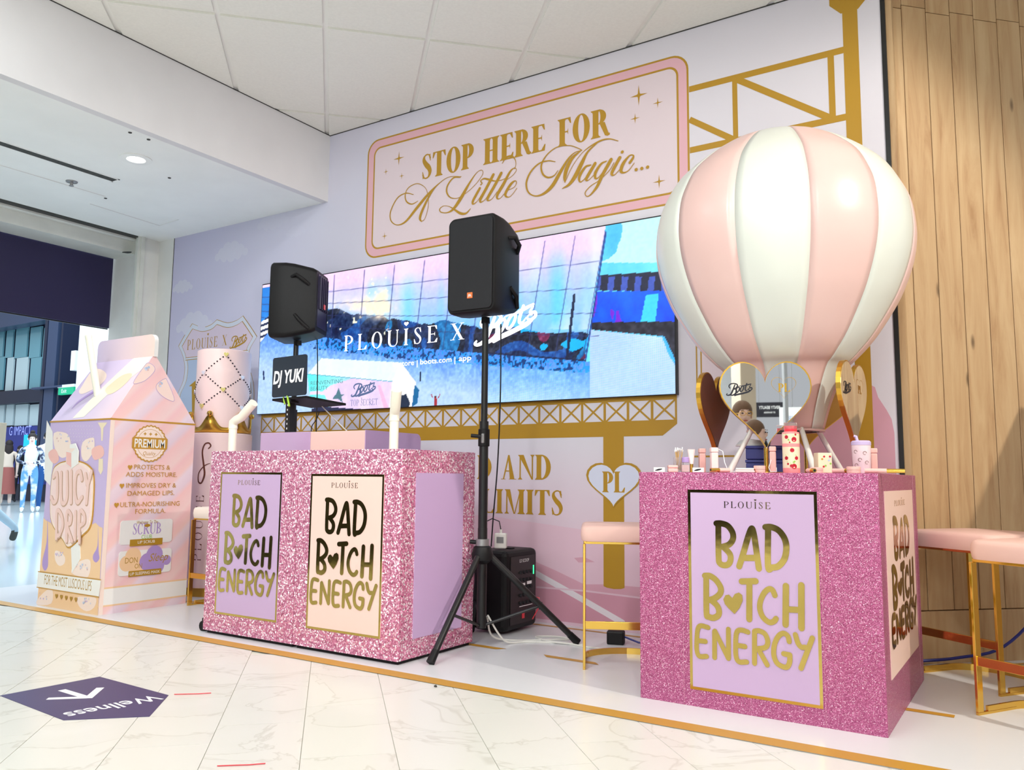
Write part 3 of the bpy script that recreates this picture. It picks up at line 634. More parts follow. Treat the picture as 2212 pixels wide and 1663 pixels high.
# route-shield print at the left end
A = Art(FW, 0.002)
G = lambda x, y: wp(370+.19249*x, 660+.19249*y)
def shield(pts, m): A.poly([tuple(p) for p in pts], m)
def shield_outline(seg):
    out = []
    for s_ in seg: out += [tuple(p) for p in crom([G(*p) for p in s_], 5)][:-1]
    return out
SH = [[(235, 200), (345, 240), (440, 215), (513, 155)], [(513, 155), (630, 190), (730, 165), (808, 112)], [(808, 112), (890, 230), (965, 345)], [(965, 345), (880, 500), (872, 660), (920, 850), (930, 1050), (880, 1280), (800, 1370)], [(800, 1370), (600, 1480), (420, 1560), (250, 1450)], [(250, 1450), (120, 1330), (45, 1160), (60, 1020), (130, 850), (150, 680), (120, 540), (80, 455)], [(80, 455), (150, 330), (235, 200)]]
SI = [[(238, 258), (345, 288), (450, 262), (513, 208)], [(513, 208), (630, 243), (730, 218), (800, 172)], [(800, 172), (860, 260), (918, 350)], [(918, 350), (845, 500), (838, 660), (890, 860), (895, 1050), (850, 1240), (790, 1310)], [(790, 1310), (600, 1430), (420, 1500), (270, 1400)], [(270, 1400), (150, 1300), (85, 1150), (100, 1000), (165, 850), (185, 680), (160, 560), (120, 455)], [(120, 455), (180, 350), (238, 258)]]
def inset(pts, d):
    c = np.mean(np.array(pts), 0); return [tuple(c+(np.array(p)-c)*(1-d)) for p in pts]
so, si = shield_outline(SH), shield_outline(SI)
shield(so, 'gold_print'); shield(inset(so, .012), 'shield_white'); shield(si, 'gold_print'); shield(inset(si, .014), 'shield_blue')
top_i = [p for p in inset(si, .014) if p[1] > G(200, 600)[1]]
top_i.sort(key=lambda p: math.atan2(p[1]-G(520, 480)[1], p[0]-G(520, 480)[0])); shield(top_i, 'shield_pink')
A.stroke([G(160, 600), G(860, 520)], .024, 'shield_white', smooth=False); A.stroke([G(160, 612), G(860, 540)], .006, 'gold_print', smooth=False); A.stroke([G(160, 588), G(860, 500)], .005, 'gold_print', smooth=False)
plouise(A, G(178, 500)[0], G(178, 500)[1], .088, 'gold_print', G(515, 460)[0]-G(178, 500)[0], gap=.2)
serif_on(A, 'X', G(568, 450)[0], G(568, 450)[1], .088, 'gold_print', .062, .12, .03, .05)
boots(A, G(655, 480)[0], G(655, 475)[1]-.01, G(850, 350)[0]-G(655, 480)[0], 'gold_print', .95, .06)
A.poly([G(*p) for p in ((235, 1275), (232, 905), (200, 905), (275, 840), (275, 1275))], 'gold_print')
A.build('shield_emblem', wall)

# ---- LED screen: emissive pixels in a black cabinet
scr_ = thing('led_screen', 'large bright video wall showing a glass building, a truck and white lettering', 'video screen', (-3.43, WALL_Y, 1.84))
LX0, LX1, LZ0, LZ1 = -5.160, -1.704, 1.333, 2.362
ll = lambda x, y, z: (x+3.43, y-WALL_Y, z-1.84)
mb = MB(); a = ll(LX0-.006, WALL_Y-.03, LZ0-.004); b = ll(LX1+.008, WALL_Y-.001, LZ1+.008); mb.box(a[0], b[0], a[1], b[1], a[2], b[2]); mb.build('cabinet', 'black_metal', scr_)
NX, NY = 560, 168
gx = np.linspace(LX0, LX1, NX+1); gz = np.linspace(LZ0, LZ1, NY+1)
XX, ZZ = np.meshgrid(gx, gz); Dp = np.stack([XX, np.full_like(XX, WALL_Y), ZZ], -1)-CPOS
dep = Dp@F_; PX = 1106+FPX*(Dp@R_)/dep; PY = 831.5-FPX*(Dp@U_)/dep      # the picture was traced in photo measurements
def vnoise(sx, sz, seed, oct_=3):
    out = 0; amp = 1; tot = 0
    for o in range(oct_):
        g = np.random.default_rng(seed+o).random((64, 256)); u = ((XX-LX0)*sx*2**o) % 255; v = ((ZZ-LZ0)*sz*2**o) % 63
        i, j = u.astype(int), v.astype(int); fu, fv = u-i, v-j; fu = fu*fu*(3-2*fu); fv = fv*fv*(3-2*fv); i2, j2 = (i+1) % 256, (j+1) % 64
        out = out+amp*((g[j, i]*(1-fu)+g[j, i2]*fu)*(1-fv)+(g[j2, i]*(1-fu)+g[j2, i2]*fu)*fv); tot += amp; amp *= .55
    return out/tot
def inpoly(pts):
    r = np.zeros(PX.shape, bool); n = len(pts); j = n-1
    for i in range(n):
        xi, yi = pts[i]; xj, yj = pts[j]
        with np.errstate(divide='ignore', invalid='ignore'):
            c = ((yi > PY) != (yj > PY)) & (PX < (xj-xi)*(PY-yi)/(yj-yi+1e-9)+xi)
        r ^= c; j = i
    return r
def seg_d(a, b):
    ax, ay = a; bx, by = b; l2 = (bx-ax)**2+(by-ay)**2; t = np.clip(((PX-ax)*(bx-ax)+(PY-ay)*(by-ay))/l2, 0, 1)
    return np.hypot(PX-ax-t*(bx-ax), PY-ay-t*(by-ay))
C3 = lambda *c: np.array(c, float)
img = np.zeros(PX.shape+(3,))
def lay(mask, col, a=1.0):
    w = (mask.astype(float)*a)[..., None]; img[:] = img*(1-w)+np.asarray(col)*w
n1, n2, n3 = vnoise(1.5, 1.5, 1), vnoise(6, 4, 20), vnoise(30, 30, 40, 2); n4 = vnoise(60, 55, 71, 2); n5 = vnoise(5, .6, 83, 2); ncol = vnoise(9, 1.2, 60, 2)
top_y = np.interp(PX, [573, 1420, 1464], [628, 486, 478]); hor_y = np.interp(PX, [565, 690, 900, 1060, 1275], [700, 728, 752, 765, 782])
f = np.clip((PY-top_y)/(hor_y-top_y), 0, 1)[..., None]
img[:] = C3(246, 214, 250)*(1-f)+C3(112, 186, 244)*f
st5 = np.clip((n5-.5)*5, 0, 1)[..., None]*np.clip(f*2.2, .15, 1); img[:] = img*(1-.55*st5)+C3(84, 206, 250)*.55*st5
cy = np.clip((n1-.45)*5+(ncol-.5)*1.5, 0, 1)[..., None]; img[:] = img*(1-.6*cy*np.clip(f*1.6, 0, 1))+C3(110, 205, 245)*.6*cy*np.clip(f*1.6, 0, 1)
img += (ncol[..., None]-.5)*26*C3(1, .7, .3)
wh = np.clip((ncol-.55)*4, 0, .7)*(PX > 1100)*(f[..., 0] < .75); lay(wh > 0, C3(240, 246, 255), 0); img[:] = img*(1-wh[..., None])+C3(240, 244, 255)*wh[..., None]
# shop fronts behind the glass
sf = (PY > hor_y-60-14*(n2-.5)*2) & (PY < hor_y) & (PX > 690) & (PX < 1300)
pal = np.array([C3(26, 44, 78), C3(34, 80, 140), C3(30, 34, 52), C3(110, 50, 84), C3(36, 110, 160), C3(20, 28, 48)])
ip = (vnoise(3.3, 2.4, 90, 2)*11).astype(int) % 6; lay(sf, 0, 0); img[sf] = pal[ip][sf]+(n4[sf][:, None]-.5)*60+(n3[sf][:, None]-.5)*30
tq = sf & (PX > 1130) & (vnoise(5, 6, 33, 2) > .52); img[tq] = C3(40, 170, 230)
# firework glow
gl = np.exp(-(((PX-818)/44)**2+((PY-668)/22)**2)) + .9*np.exp(-(((PX-832)/14)**2+((PY-650)/30)**2))+.5*np.exp(-(((PX-760)/50)**2+((PY-655)/16)**2)); gl = np.clip(gl*(.5+n3*1.1), 0, 1)
img[:] = img*(1-gl[..., None])+C3(255, 236, 214)*gl[..., None]
sp_ = (n3 > .80) & (PX > 690) & (PX < 850) & (PY > 600) & (PY < 730); img[sp_] = C3(255, 240, 220)
# plaza
gr = PY >= hor_y; gcol = C3(112, 158, 230)+(n2[..., None]-.5)*50+(n4[..., None]-.5)*60; fg = np.clip((PY-hor_y-15)/75, 0, 1)[..., None]; gcol = gcol*(1-.72*fg)+C3(214, 228, 254)*.72*fg
img[gr] = gcol[gr]; hz = gr & (PY < hor_y+34*(1-n1*.6)) & (n4 > .60) & (PX > 600) & (PX < 1260); img[hz] = C3(24, 60, 110)
cyn = gr & (PY < hor_y+26) & (PX > 690) & (n4 > .46) & ~hz; img[cyn] = C3(58, 150, 226)
# right-hand block beyond the leaning corner
rb = PX > np.interp(PY, [486, 780], [1314, 1268]); rr_ = rb & ~gr
img[rr_] = (C3(110, 196, 246)+(ncol[..., None]-.5)*70+(n2[..., None]-.5)*50)[rr_]
img[rr_ & (PY < 570) & (n2 > .52)] = C3(196, 232, 252)
dk = inpoly([(1300, 597), (1440, 588), (1464, 600), (1464, 632), (1296, 630)]); img[dk] = C3(34, 38, 60)
wn = dk & ((PX*.9+PY*.1) % 26 < 12) & (PY > 600); img[wn] = C3(78, 96, 170)
bl = inpoly([(1294, 632), (1464, 630), (1464, 700), (1284, 700)]); img[bl] = (C3(22, 92, 240)+(n2[..., None]-.5)*80)[bl]; pu = bl & (PX < 1370) & (n2 < .46); img[pu] = C3(120, 50, 190)
gb = inpoly([(1400, 640), (1428, 636), (1420, 700), (1388, 700)]); img[gb] = C3(90, 200, 250)
dk2 = inpoly([(1284, 698), (1464, 696), (1464, 780), (1440, 728), (1284, 714)]); img[dk2] = (C3(44, 44, 56)+(n3[..., None]-.5)*60)[dk2]
gg = (PX > 1280) & (PY > np.interp(PX, [1280, 1435, 1450, 1464], [714, 730, 770, 790])); img[gg] = (C3(196, 212, 250)+(n1[..., None]-.5)*40)[gg]
moi = gg | ((PY > 800) & (PX > 1050)); mw = (.5+.5*np.sin(PX*1.45))*(.5+.5*np.sin(PY*1.2+PX*.25)); img[:] = np.where(moi[..., None], img*(1-.45*mw[..., None])+C3(90, 190, 240)*.45*mw[..., None], img)
# left vignette with a distant shop
lf = inpoly([(560, 625), (592, 620), (592, 690), (568, 700)]); img[lf] = (C3(80, 160, 236)*(1-n2[..., None]*.5)+C3(10, 40, 90)*n2[..., None]*.5)[lf]
lf2 = inpoly([(568, 700), (592, 680), (592, 712), (566, 745)]); img[lf2] = np.where(((PY+PX*.4) % 12 < 7)[..., None], C3(244, 246, 255), C3(40, 50, 80))[lf2]
# glazing bars
for xs in range(605, 1300, 62):
    x_b = xs-(xs-700)*.03-6; d = seg_d((xs+8+(xs-900)*.045, np.interp(xs, [573, 1420], [628, 486])-6), (x_b, np.interp(xs, [565, 690, 900, 1060, 1275], [700, 728, 752, 765, 782]))); lay(np.clip(1.5-d, 0, 1), C3(58, 66, 110), .7)
for k in (.22, .42, .62, .80):
    yl = top_y+(hor_y-top_y)*k; lay(np.clip(1.3-np.abs(PY-yl), 0, 1)*(PX < 1300), C3(58, 62, 104), .7)
d = seg_d((1314, 505), (1270, 780)); lay(np.clip(2.2-d, 0, 1), C3(40, 60, 120), .9); d = seg_d((1270, 780), (1060, 764)); lay(np.clip(2.4-d, 0, 1), C3(24, 30, 60), .9)
d = seg_d((1246, 640), (1230, 776)); lay(d < 3.0, C3(16, 24, 50), .9)
# posts and little figure on the plaza
lay(seg_d((576, 803), (577, 820)) < 1.6, C3(20, 40, 80)); lay(seg_d((915, 806), (914, 824)) < 1.8, C3(14, 30, 60))
lay(seg_d((947, 862), (947, 876)) < 3.0, C3(150, 60, 70)); lay(seg_d((941, 860), (938, 853)) < .9, C3(150, 60, 70)); lay(seg_d((953, 860), (957, 853)) < .9, C3(150, 60, 70)); lay(np.hypot(PX-947, PY-858) < 2.4, C3(90, 50, 40))
# truck
sh = inpoly([(680, 884), (700, 876), (860, 889), (860, 896), (680, 900)]); img[sh] = C3(40, 44, 70)
rf = inpoly([(671, 809), (701, 775), (872, 784), (854, 825)]); img[rf] = (C3(226, 246, 252)+(ncol[..., None]-.5)*14)[rf]
sd = inpoly([(671, 809), (854, 825), (846, 888), (678, 876)]); t = np.clip((PX-680)/120, 0, 1)[..., None]; img[sd] = (C3(118, 232, 240)*(1-t)+C3(214, 216, 250)*t+(ncol[..., None]-.5)*24)[sd]
pk = inpoly([(676, 846), (704, 846), (722, 833), (768, 818), (854, 826), (846, 888), (720, 880), (708, 853), (676, 853)]); img[pk] = (C3(226, 210, 246)+(ncol[..., None]-.5)*26)[pk]
ls = inpoly([(822, 832), (829, 834), (846, 880), (836, 884)]); img[ls] = C3(248, 190, 216)
fc = inpoly([(854, 825), (872, 784), (905, 826), (898, 880), (846, 890)]); img[fc] = C3(240, 250, 254)
wn = inpoly([(868, 856), (884, 852), (892, 870), (890, 884), (868, 880)]); img[wn] = C3(30, 44, 64); w2 = inpoly([(902, 832), (912, 842), (908, 872), (896, 880)]); img[w2] = C3(30, 100, 140); lay(seg_d((671, 809), (854, 825)) < .9, C3(70, 150, 170), .8)
st_ = inpoly([(738, 838), (743, 852), (752, 852), (744, 858), (748, 872), (737, 862), (724, 862), (733, 852)]); img[st_] = C3(90, 120, 130)
gy_ = img.mean(-1, keepdims=True); img = gy_+(img-gy_)*1.28
img = np.clip((img-128)*1.10+134+(n4[..., None]-.5)*14, 0, 255)/255.0
limg = np.where(img <= .04045, img/12.92, ((img+.055)/1.055)**2.4)
me = bpy.data.meshes.new('pixels')
V = np.stack([XX+3.43, np.full_like(XX, -.032), ZZ-1.84], -1).reshape(-1, 3)
idx = np.arange((NX+1)*(NY+1)).reshape(NY+1, NX+1); Q = np.stack([idx[:-1, :-1], idx[:-1, 1:], idx[1:, 1:], idx[1:, :-1]], -1).reshape(-1, 4)
me.vertices.add(len(V)); me.vertices.foreach_set('co', V.ravel()); me.loops.add(Q.size); me.loops.foreach_set('vertex_index', Q.ravel().astype(np.int32)); me.polygons.add(len(Q)); me.polygons.foreach_set('loop_start', np.arange(0, Q.size, 4, dtype=np.int32)); me.polygons.foreach_set('loop_total', np.full(len(Q), 4, np.int32)); me.update(calc_edges=True)
ca = me.color_attributes.new('picture', 'FLOAT_COLOR', 'POINT'); ca.data.foreach_set('color', np.concatenate([limg.reshape(-1, 3), np.ones((len(V), 1))], 1).ravel().astype(np.float32))
m = mat('led_pixels', (8, 8, 8), 0.5); at = node(m, 'ShaderNodeVertexColor'); at.layer_name = 'picture'; link(m, at.outputs['Color'], bsdf(m).inputs['Emission Color']); bsdf(m).inputs['Emission Strength'].default_value = 1.30; bsdf(m).inputs['Base Color'].default_value = (.01, .01, .01, 1)
me.materials.append(m); o = bpy.data.objects.new('pixels', me); COL.objects.link(o); o.parent = scr_; o['label'] = 'glowing picture of a glass building, a plaza and a truck'
mat('led_white', (255, 255, 255), .5, emit=(255, 255, 255), es=1.4); mat('led_slate', (40, 60, 90), .5, emit=(96, 112, 150), es=1.0); mat('led_grey', (60, 80, 90), .5, emit=(90, 150, 160), es=1.0)
FS = frame((3.43, -.0335, -1.84), (1, 0, 0), (0, 0, 1), (0, -1, 0))
A = Art(FS, 0.0)
plouise(A, -4.246, 1.761, .115, 'led_white', -3.388+4.246, .12, .036, .30); A.build('title_lettering', scr_); A = Art(FS, 0.0); serif_on(A, 'X', -3.278, 1.762, .112, 'led_white', .112, .12, .036)
A.build('cross_lettering', scr_); A = Art(FS, 0.0)
boots(A, -3.085, 1.700, .475, 'led_white', .78, .14); A.build('script_logo', scr_)
A = Art(FS, 0.0)
for tx, ux_, wx_ in (('in store', -3.775, .19), ('|', -3.56, .006), ('boots.com', -3.53, .265), ('|', -3.24, .006), ('app', -3.205, .10)): A = Art(FS, 0.0); text_on(A, tx, ux_, 1.618 if tx != '|' else 1.612, .036, 'led_white', width=wx_, offset=.006); A.build('caption_lettering', scr_)
A = Art(FS, 0.0001)
a = wp(678, 833); text_on(A, 'REINVENTING', a[0], a[1], .030, 'led_grey', width=.33); A.build('slogan_lettering', scr_); A = Art(FS, 0.0001); a = wp(678, 843); text_on(A, 'BEAUTY', a[0], a[1]-.006, .030, 'led_grey', width=.18)
A.build('slogan_lettering', scr_); A = Art(FS, 0.0001); a = wp(765, 856); boots(A, a[0], a[1]-.01, .235, 'led_slate', .8, .02); A.build('truck_script_logo', scr_); A = Art(FS, 0.0001); a = wp(764, 878); serif_on(A, 'TOP SECRET', a[0], a[1], .045, 'led_slate', .26, .10, .03, .05, .12); serif_on(A, 'X', wp(786, 866)[0], wp(786, 866)[1], .022, 'led_slate', .022, .1, .03)
A.build('truck_lettering', scr_)

# ---- oak wall running back at 45 degrees on the right
WO = np.array([-0.545, 4.43, 0]); wallr = struct('wall_right', MB().add([tuple(WO+D45*.035), tuple(WO+E45*5.2+D45*.035), tuple(WO+E45*5.2+D45*.09), tuple(WO+D45*.09)]+[tuple(np.array(p)+np.array([0, 0, 5.0])) for p in (WO+D45*.035, WO+E45*5.2+D45*.035, WO+E45*5.2+D45*.09, WO+D45*.09)], [(0, 1, 5, 4), (1, 2, 6, 5), (2, 3, 7, 6), (3, 0, 4, 7), (4, 5, 6, 7), (3, 2, 1, 0)]), 'dark_slot')
mat('skirting_oak', (176, 138, 98), .5)
u = 0.0; PWD = 0.145
def plank(u0, u1, z0, z1, m='oak_plank'):
    w = (u1-u0-.004)/2; h = (z1-z0)/2
    o = MB().box(-w, w, -.010, .034, -h, h).build('plank', m, wallr, bevel=.0025, seg=1)
    c = WO+E45*((u0+u1)/2); o.location = (c[0], c[1], (z0+z1)/2); o.rotation_euler = (0, 0, PI/4); return o
k = 0
while u < 4.6:
    w_ = .055 if k == 0 else PWD
    cuts = [0.25, 3.30+.0*k, 4.9] if k % 2 == 0 else [0.25, 3.32, 4.9]
    if u > 2.6: cuts = [0.25, 4.9]
    for za, zb_ in zip(cuts[:-1], cuts[1:]): plank(u, u+w_, za, zb_-.003)
    u += w_; k += 1
for ua in (0.0, 2.3): plank(ua, ua+2.3, 0.0, .246)

# ---- bulkhead, lower soffit, shutter opening on the left
BX = -4.50
struct('bulkhead', MB().box(BX-.06, BX, -6, WALL_Y, SOFF_Z, CEIL_Z+.05), 'bulkhead_paint')
soff = struct('ceiling', MB().box(-6.60, BX-.06, -6, WALL_Y+.1, SOFF_Z, SOFF_Z+.06), 'soffit_paint')
# linear vent, inspection panel joints, speaker and sprinkler cut into the soffit
def soff_pt(px, py): return at_z(px, py, SOFF_Z)
a, b = soff_pt(248, 389), soff_pt(0, 308)
vent = thing('ceiling_vent', 'long dark linear air slot in the white lowered ceiling', 'air vent', (a[0], a[1], SOFF_Z))
MB().box(-.034, .034, -1.8, 0, -.003, .0).build('slot', 'dark_slot', vent); MB().box(-.044, -.034, -1.8, .012, -.004, .0).box(.034, .044, -1.8, .012, -.004, .0).box(-.044, .044, 0, .012, -.004, 0).build('frame', 'soffit_paint', vent)
for k in range(18): MB().box(-.030, .030, -.1*k-.006, -.1*k, -.0045, -.003).build('fin', 'dark_slot', vent)
dl = soff_pt(294, 343)
d_ = thing('downlight', 'lit round recessed downlight in the white lowered ceiling', 'ceiling light', (dl[0], dl[1], SOFF_Z))
mat('lamp_glow', (255, 255, 255), .5, emit=(255, 255, 250), es=14.0)
MB().lathe([(.10, 0), (.10, -.006), (.060, -.008), (.050, 0)], 28, caps=False).build('trim_ring', 'soffit_paint', d_, smooth=True)
MB().lathe([(.045, -.004), (.0, -.006)], 20, caps=False).build('lamp', 'lamp_glow', d_)
ld = bpy.data.lights.new('downlight_lamp', 'SPOT'); ld.energy = 60; ld.spot_size = math.radians(120); ld.spot_blend = .8; ld.shadow_soft_size = .04; lo = bpy.data.objects.new('downlight_lamp', ld); COL.objects.link(lo); lo.location = (dl[0], dl[1], SOFF_Z-.02)
sp = soff_pt(155, 392)
s_ = thing('sprinkler', 'small chrome fire sprinkler head in the lowered ceiling', 'sprinkler', (sp[0], sp[1], SOFF_Z))
MB().lathe([(.040, 0), (.038, -.006), (.012, -.010), (.010, -.028), (.016, -.030), (.016, -.034), (.0, -.036)], 18, caps=False).build('head', 'grey_metal', s_, smooth=True)
for px, py in ((281, 286), (321, 301), (366, 384), (228, 428)):
    c = soff_pt(px, py); o = MB().lathe([(.012, 0), (.010, -.004), (0, -.005)], 10, caps=False).build('screw_hole', 'dark_slot', soff); o.location = (c[0], c[1], SOFF_Z)
for seg in (((0, 356), (228, 424)), ((195, 440), (345, 487)), ((345, 487), (385, 474))):
    a, b = soff_pt(*seg[0]), soff_pt(*seg[1]); MB().tube([(a[0], a[1], SOFF_Z-.001), (b[0], b[1], SOFF_Z-.001)], .004, 6).build('panel_joint', 'white_paint', soff)
# opening: near edge x=-6.60, jamb at y=4.19, fascia at x=-7.02
struct('wall_left', MB().box(-7.05, -6.60, 4.19, WALL_Y+.1, 0, SOFF_Z+.05), 'white_paint')
struct('trim_4', MB().box(-6.66, -6.585, 4.165, 4.20, 0, SOFF_Z).box(-6.63, -6.60, 4.14, 4.168, 0, SOFF_Z), 'shutter_white')
sb = struct('wall_left', MB().box(-7.02, -6.72, -6, 4.19, 2.80, SOFF_Z+.06), 'shutter_white')
sg = thing('roller_shutter', 'white roller shutter guide with dark slots above the mall entrance', 'roller shutter', (-6.66, 0, SOFF_Z))
MB().box(-.002, .055, -6, 4.16, -.012, .0).build('slot', 'dark_slot', sg); MB().box(-.062, -.002, -6, 4.16, -.030, .0).build('guide_rail', 'shutter_white', sg, bevel=.004); MB().box(-.10, -.062, -6, 4.16, -.018, .0).build('slot', 'dark_slot', sg); MB().box(-.16, -.10, -6, 4.16, -.05, .0).build('bottom_bar', 'shutter_white', sg, bevel=.006)
# chipped hole in the lintel
c = at_z(275, 545, 2.80); hole = MB()
hole.add([(c[0]+dx, c[1]+dy, 2.7992) for dx, dy in ((-.05, -.02), (-.015, -.035), (.03, -.02), (.06, .0), (.035, .02), (.0, .03), (-.03, .02))], [tuple(range(6, -1, -1))]); hole.build('chipped_hole', 'dark_slot', sb)
fa = thing('fascia_panel', 'dark navy fascia panel hanging over the mall entrance', 'sign panel', (-7.03, 4.18, 2.16))
MB().box(-.02, .0, -9, 0.0, 0, .645).build('panel', 'navy_panel', fa, bevel=.002)
MB().box(-.03, -.02, -9, 0.0, -.01, .0).build('edge_trim', 'black_metal', fa)
# ================================================================== COUNTERS
BB = {}   # hand-drawn slogan traced on the poster of the right-hand counter, in poster units 0..1
PQ = [(1486.1, 1056.9), (1766.2, 1062.3), (1777.7, 1530.2), (1491.7, 1487.7)]
RC_Y = 3.115
_pc = [at_y(*p, RC_Y) for p in PQ]
PX0, PX1 = (_pc[0][0]+_pc[3][0])/2, (_pc[1][0]+_pc[2][0])/2; PZ1, PZ0 = (_pc[0][2]+_pc[1][2])/2, (_pc[2][2]+_pc[3][2])/2
def pn(px, py): p = at_y(px, py, RC_Y); return ((p[0]-PX0)/(PX1-PX0), (p[2]-PZ0)/(PZ1-PZ0))
K3 = 320/2212
T3 = lambda L: [pn(1480+K3*x, 1050+K3*y) for x, y in L]
T4 = lambda L: [pn(1480+K3*x, 1220+K3*y) for x, y in L]
WB, WE = 92*K3/ (1772-1489), 74*K3/(1772-1489)     # stroke widths in poster widths
SLOGAN = [(T3([(470, 555), (540, 555), (640, 590), (712, 690), (718, 790), (660, 870), (560, 905)]), WB), (T3([(575, 905), (668, 1005), (684, 1090), (655, 1160), (590, 1180), (525, 1150), (505, 1060), (500, 600)]), WB),
    (T3([(812, 1196), (880, 980), (950, 740), (1000, 630), (1032, 720), (1060, 900), (1085, 1080), (1106, 1230)]), WB), (T3([(880, 1070), (1075, 1070)]), WB),
    (T3([(1203, 610), (1290, 610), (1400, 660), (1488, 780), (1516, 920), (1488, 1080), (1400, 1190), (1300, 1213), (1243, 1195), (1243, 640)]), WB),
    (T4([(300, 160), (380, 165), (470, 230), (537, 340), (525, 430), (440, 500), (355, 525)]), WB), (T4([(390, 520), (478, 600), (512, 680), (500, 750), (430, 788), (355, 768), (325, 710), (320, 205)]), WB),
    (T4([(850, 245), (1058, 241)]), WB), (T4([(965, 262), (963, 808)]), WB),
    (T4([(1345, 452), (1312, 378), (1262, 357), (1190, 410), (1130, 540), (1123, 660), (1170, 780), (1260, 853), (1330, 840), (1362, 800)]), WE*1.1),
    (T4([(1510, 312), (1505, 888)]), WB), (T4([(1740, 302), (1742, 940)]), WB), (T4([(1510, 660), (1740, 672)]), WB*.95),
    (T4([(350, 932), (245, 905), (198, 950), (182, 1100), (182, 1270), (220, 1358), (328, 1362)]), WE), (T4([(190, 1125), (310, 1140)]), WE),
    (T4([(447, 1380), (445, 990)]), WE), (T4([(452, 985), (652, 1392)]), WE), (T4([(655, 1390), (652, 958)]), WE),
    (T4([(945, 1000), (850, 970), (785, 990), (763, 1100), (765, 1345), (810, 1440), (925, 1446)]), WE), (T4([(775, 1195), (900, 1215)]), WE),
    (T4([(1043, 1465), (1042, 990)]), WE), (T4([(1045, 985), (1115, 982), (1200, 1030), (1240, 1140), (1208, 1225), (1085, 1250)]), WE), (T4([(1110, 1270), (1232, 1488)]), WE),
    (T4([(1560, 1140), (1540, 1060), (1475, 1017), (1400, 1060), (1342, 1180), (1330, 1330), (1370, 1450), (1450, 1508), (1525, 1520), (1566, 1450), (1570, 1345)]), WE), (T4([(1570, 1340), (1478, 1322)]), WE),
    (T4([(1652, 1038), (1690, 1160), (1740, 1222), (1800, 1225)]), WE), (T4([(1905, 1088), (1737, 1538)]), WE)]
SHEART = T4([(745, 730), (660, 650), (600, 580), (578, 510), (610, 450), (660, 440), (712, 492), (750, 430), (810, 410), (858, 445), (868, 530), (820, 640)])
LOGO_P = (*pn(1480+K3*582, 1050+K3*322), pn(1480+K3*1278, 1050+K3*330)[0], pn(1480+K3*582, 1050+K3*225)[1])
def poster(parent, fr, u0, u1, v0, v1, panel_mat, border=True):
    """foil-framed poster: border, panel, brand line, slogan in gold foil"""
    W_, H_ = u1-u0, v1-v0; lo = lambda n_: (lambda u, v, n=0.0: fr(u, v, n_+n))
    p = MB().prism([(u0, v0), (u1, v0), (u1, v1), (u0, v1)], fr, 0.0, .003).build('poster', panel_mat, parent)
    fw = .011
    if border:
        A = Art(fr, .0034); A.ring([(u0, v0), (u1, v0), (u1, v1), (u0, v1)], [(u0+fw, v0+fw), (u1-fw, v0+fw), (u1-fw, v1-fw), (u0+fw, v1-fw)], 'gold_foil'); A.build('foil_border', p)
    f2 = lambda u, v, n: fr(u0+u*W_, v0+v*H_, n)
    A = Art(fr, .0036)
    plouise(A, u0+LOGO_P[0]*W_, v0+LOGO_P[1]*H_, (LOGO_P[3]-LOGO_P[1])*H_, 'gold_foil', (LOGO_P[2]-LOGO_P[0])*W_, .10, .04, .22); A.build('brand_lettering', p)
    A = Art(fr, .0036)
    for P, w in SLOGAN:
        Q = [(u0+a*W_, v0+b*H_) for a, b in P]; A.stroke(Q, w*W_, 'gold_foil', smooth=len(Q) > 2)
    A.poly([(u0+a*W_, v0+b*H_) for a, b in SHEART], 'gold_foil'); A.build('slogan_lettering', p)
    return p
def glitter_box(parent, x0, x1, y0, y1, z0, z1, m, name='body'):
    return MB().box(x0, x1, y0, y1, z0, z1).build(name, m, parent, bevel=.003, seg=2)
# right-hand counter
rc = thing('display_counter', 'square pink glitter counter with lavender poster, heart mirrors and cosmetics on top', 'counter', (-.939, 3.608, 0))
lx = lambda x: x+.939; ly = lambda y: y-3.608
glitter_box(rc, lx(-1.390), lx(-.488), ly(3.115), ly(4.100), 0.0, .888, 'fine_glitter')
MB().box(lx(-.6875), lx(-.6865), ly(3.1145), ly(3.115), 0, .885).build('seam', 'dune_dark', rc); MB().box(lx(-1.2085), lx(-1.2075), ly(3.1145), ly(3.115), 0, .885).build('seam', 'dune_dark', rc)
poster(rc, frame((0, ly(3.1148), 0), (1, 0, 0), (0, 0, 1), (0, -1, 0)), lx(PX0), lx(PX1), PZ0, PZ1, 'lavender')
sy0, sy1 = at_x(1924, 1062, -.488)[1], at_x(1966, 1056, -.488)[1]
poster(rc, frame((lx(-.4878), 0, 0), (0, 1, 0), (0, 0, 1), (1, 0, 0)), ly(3.22), ly(3.95), .17, .825, 'peach', border=False)
MB().box(lx(-.4880), lx(-.4872), ly(4.003), ly(4.004), 0, .885).build('seam', 'dune_dark', rc)
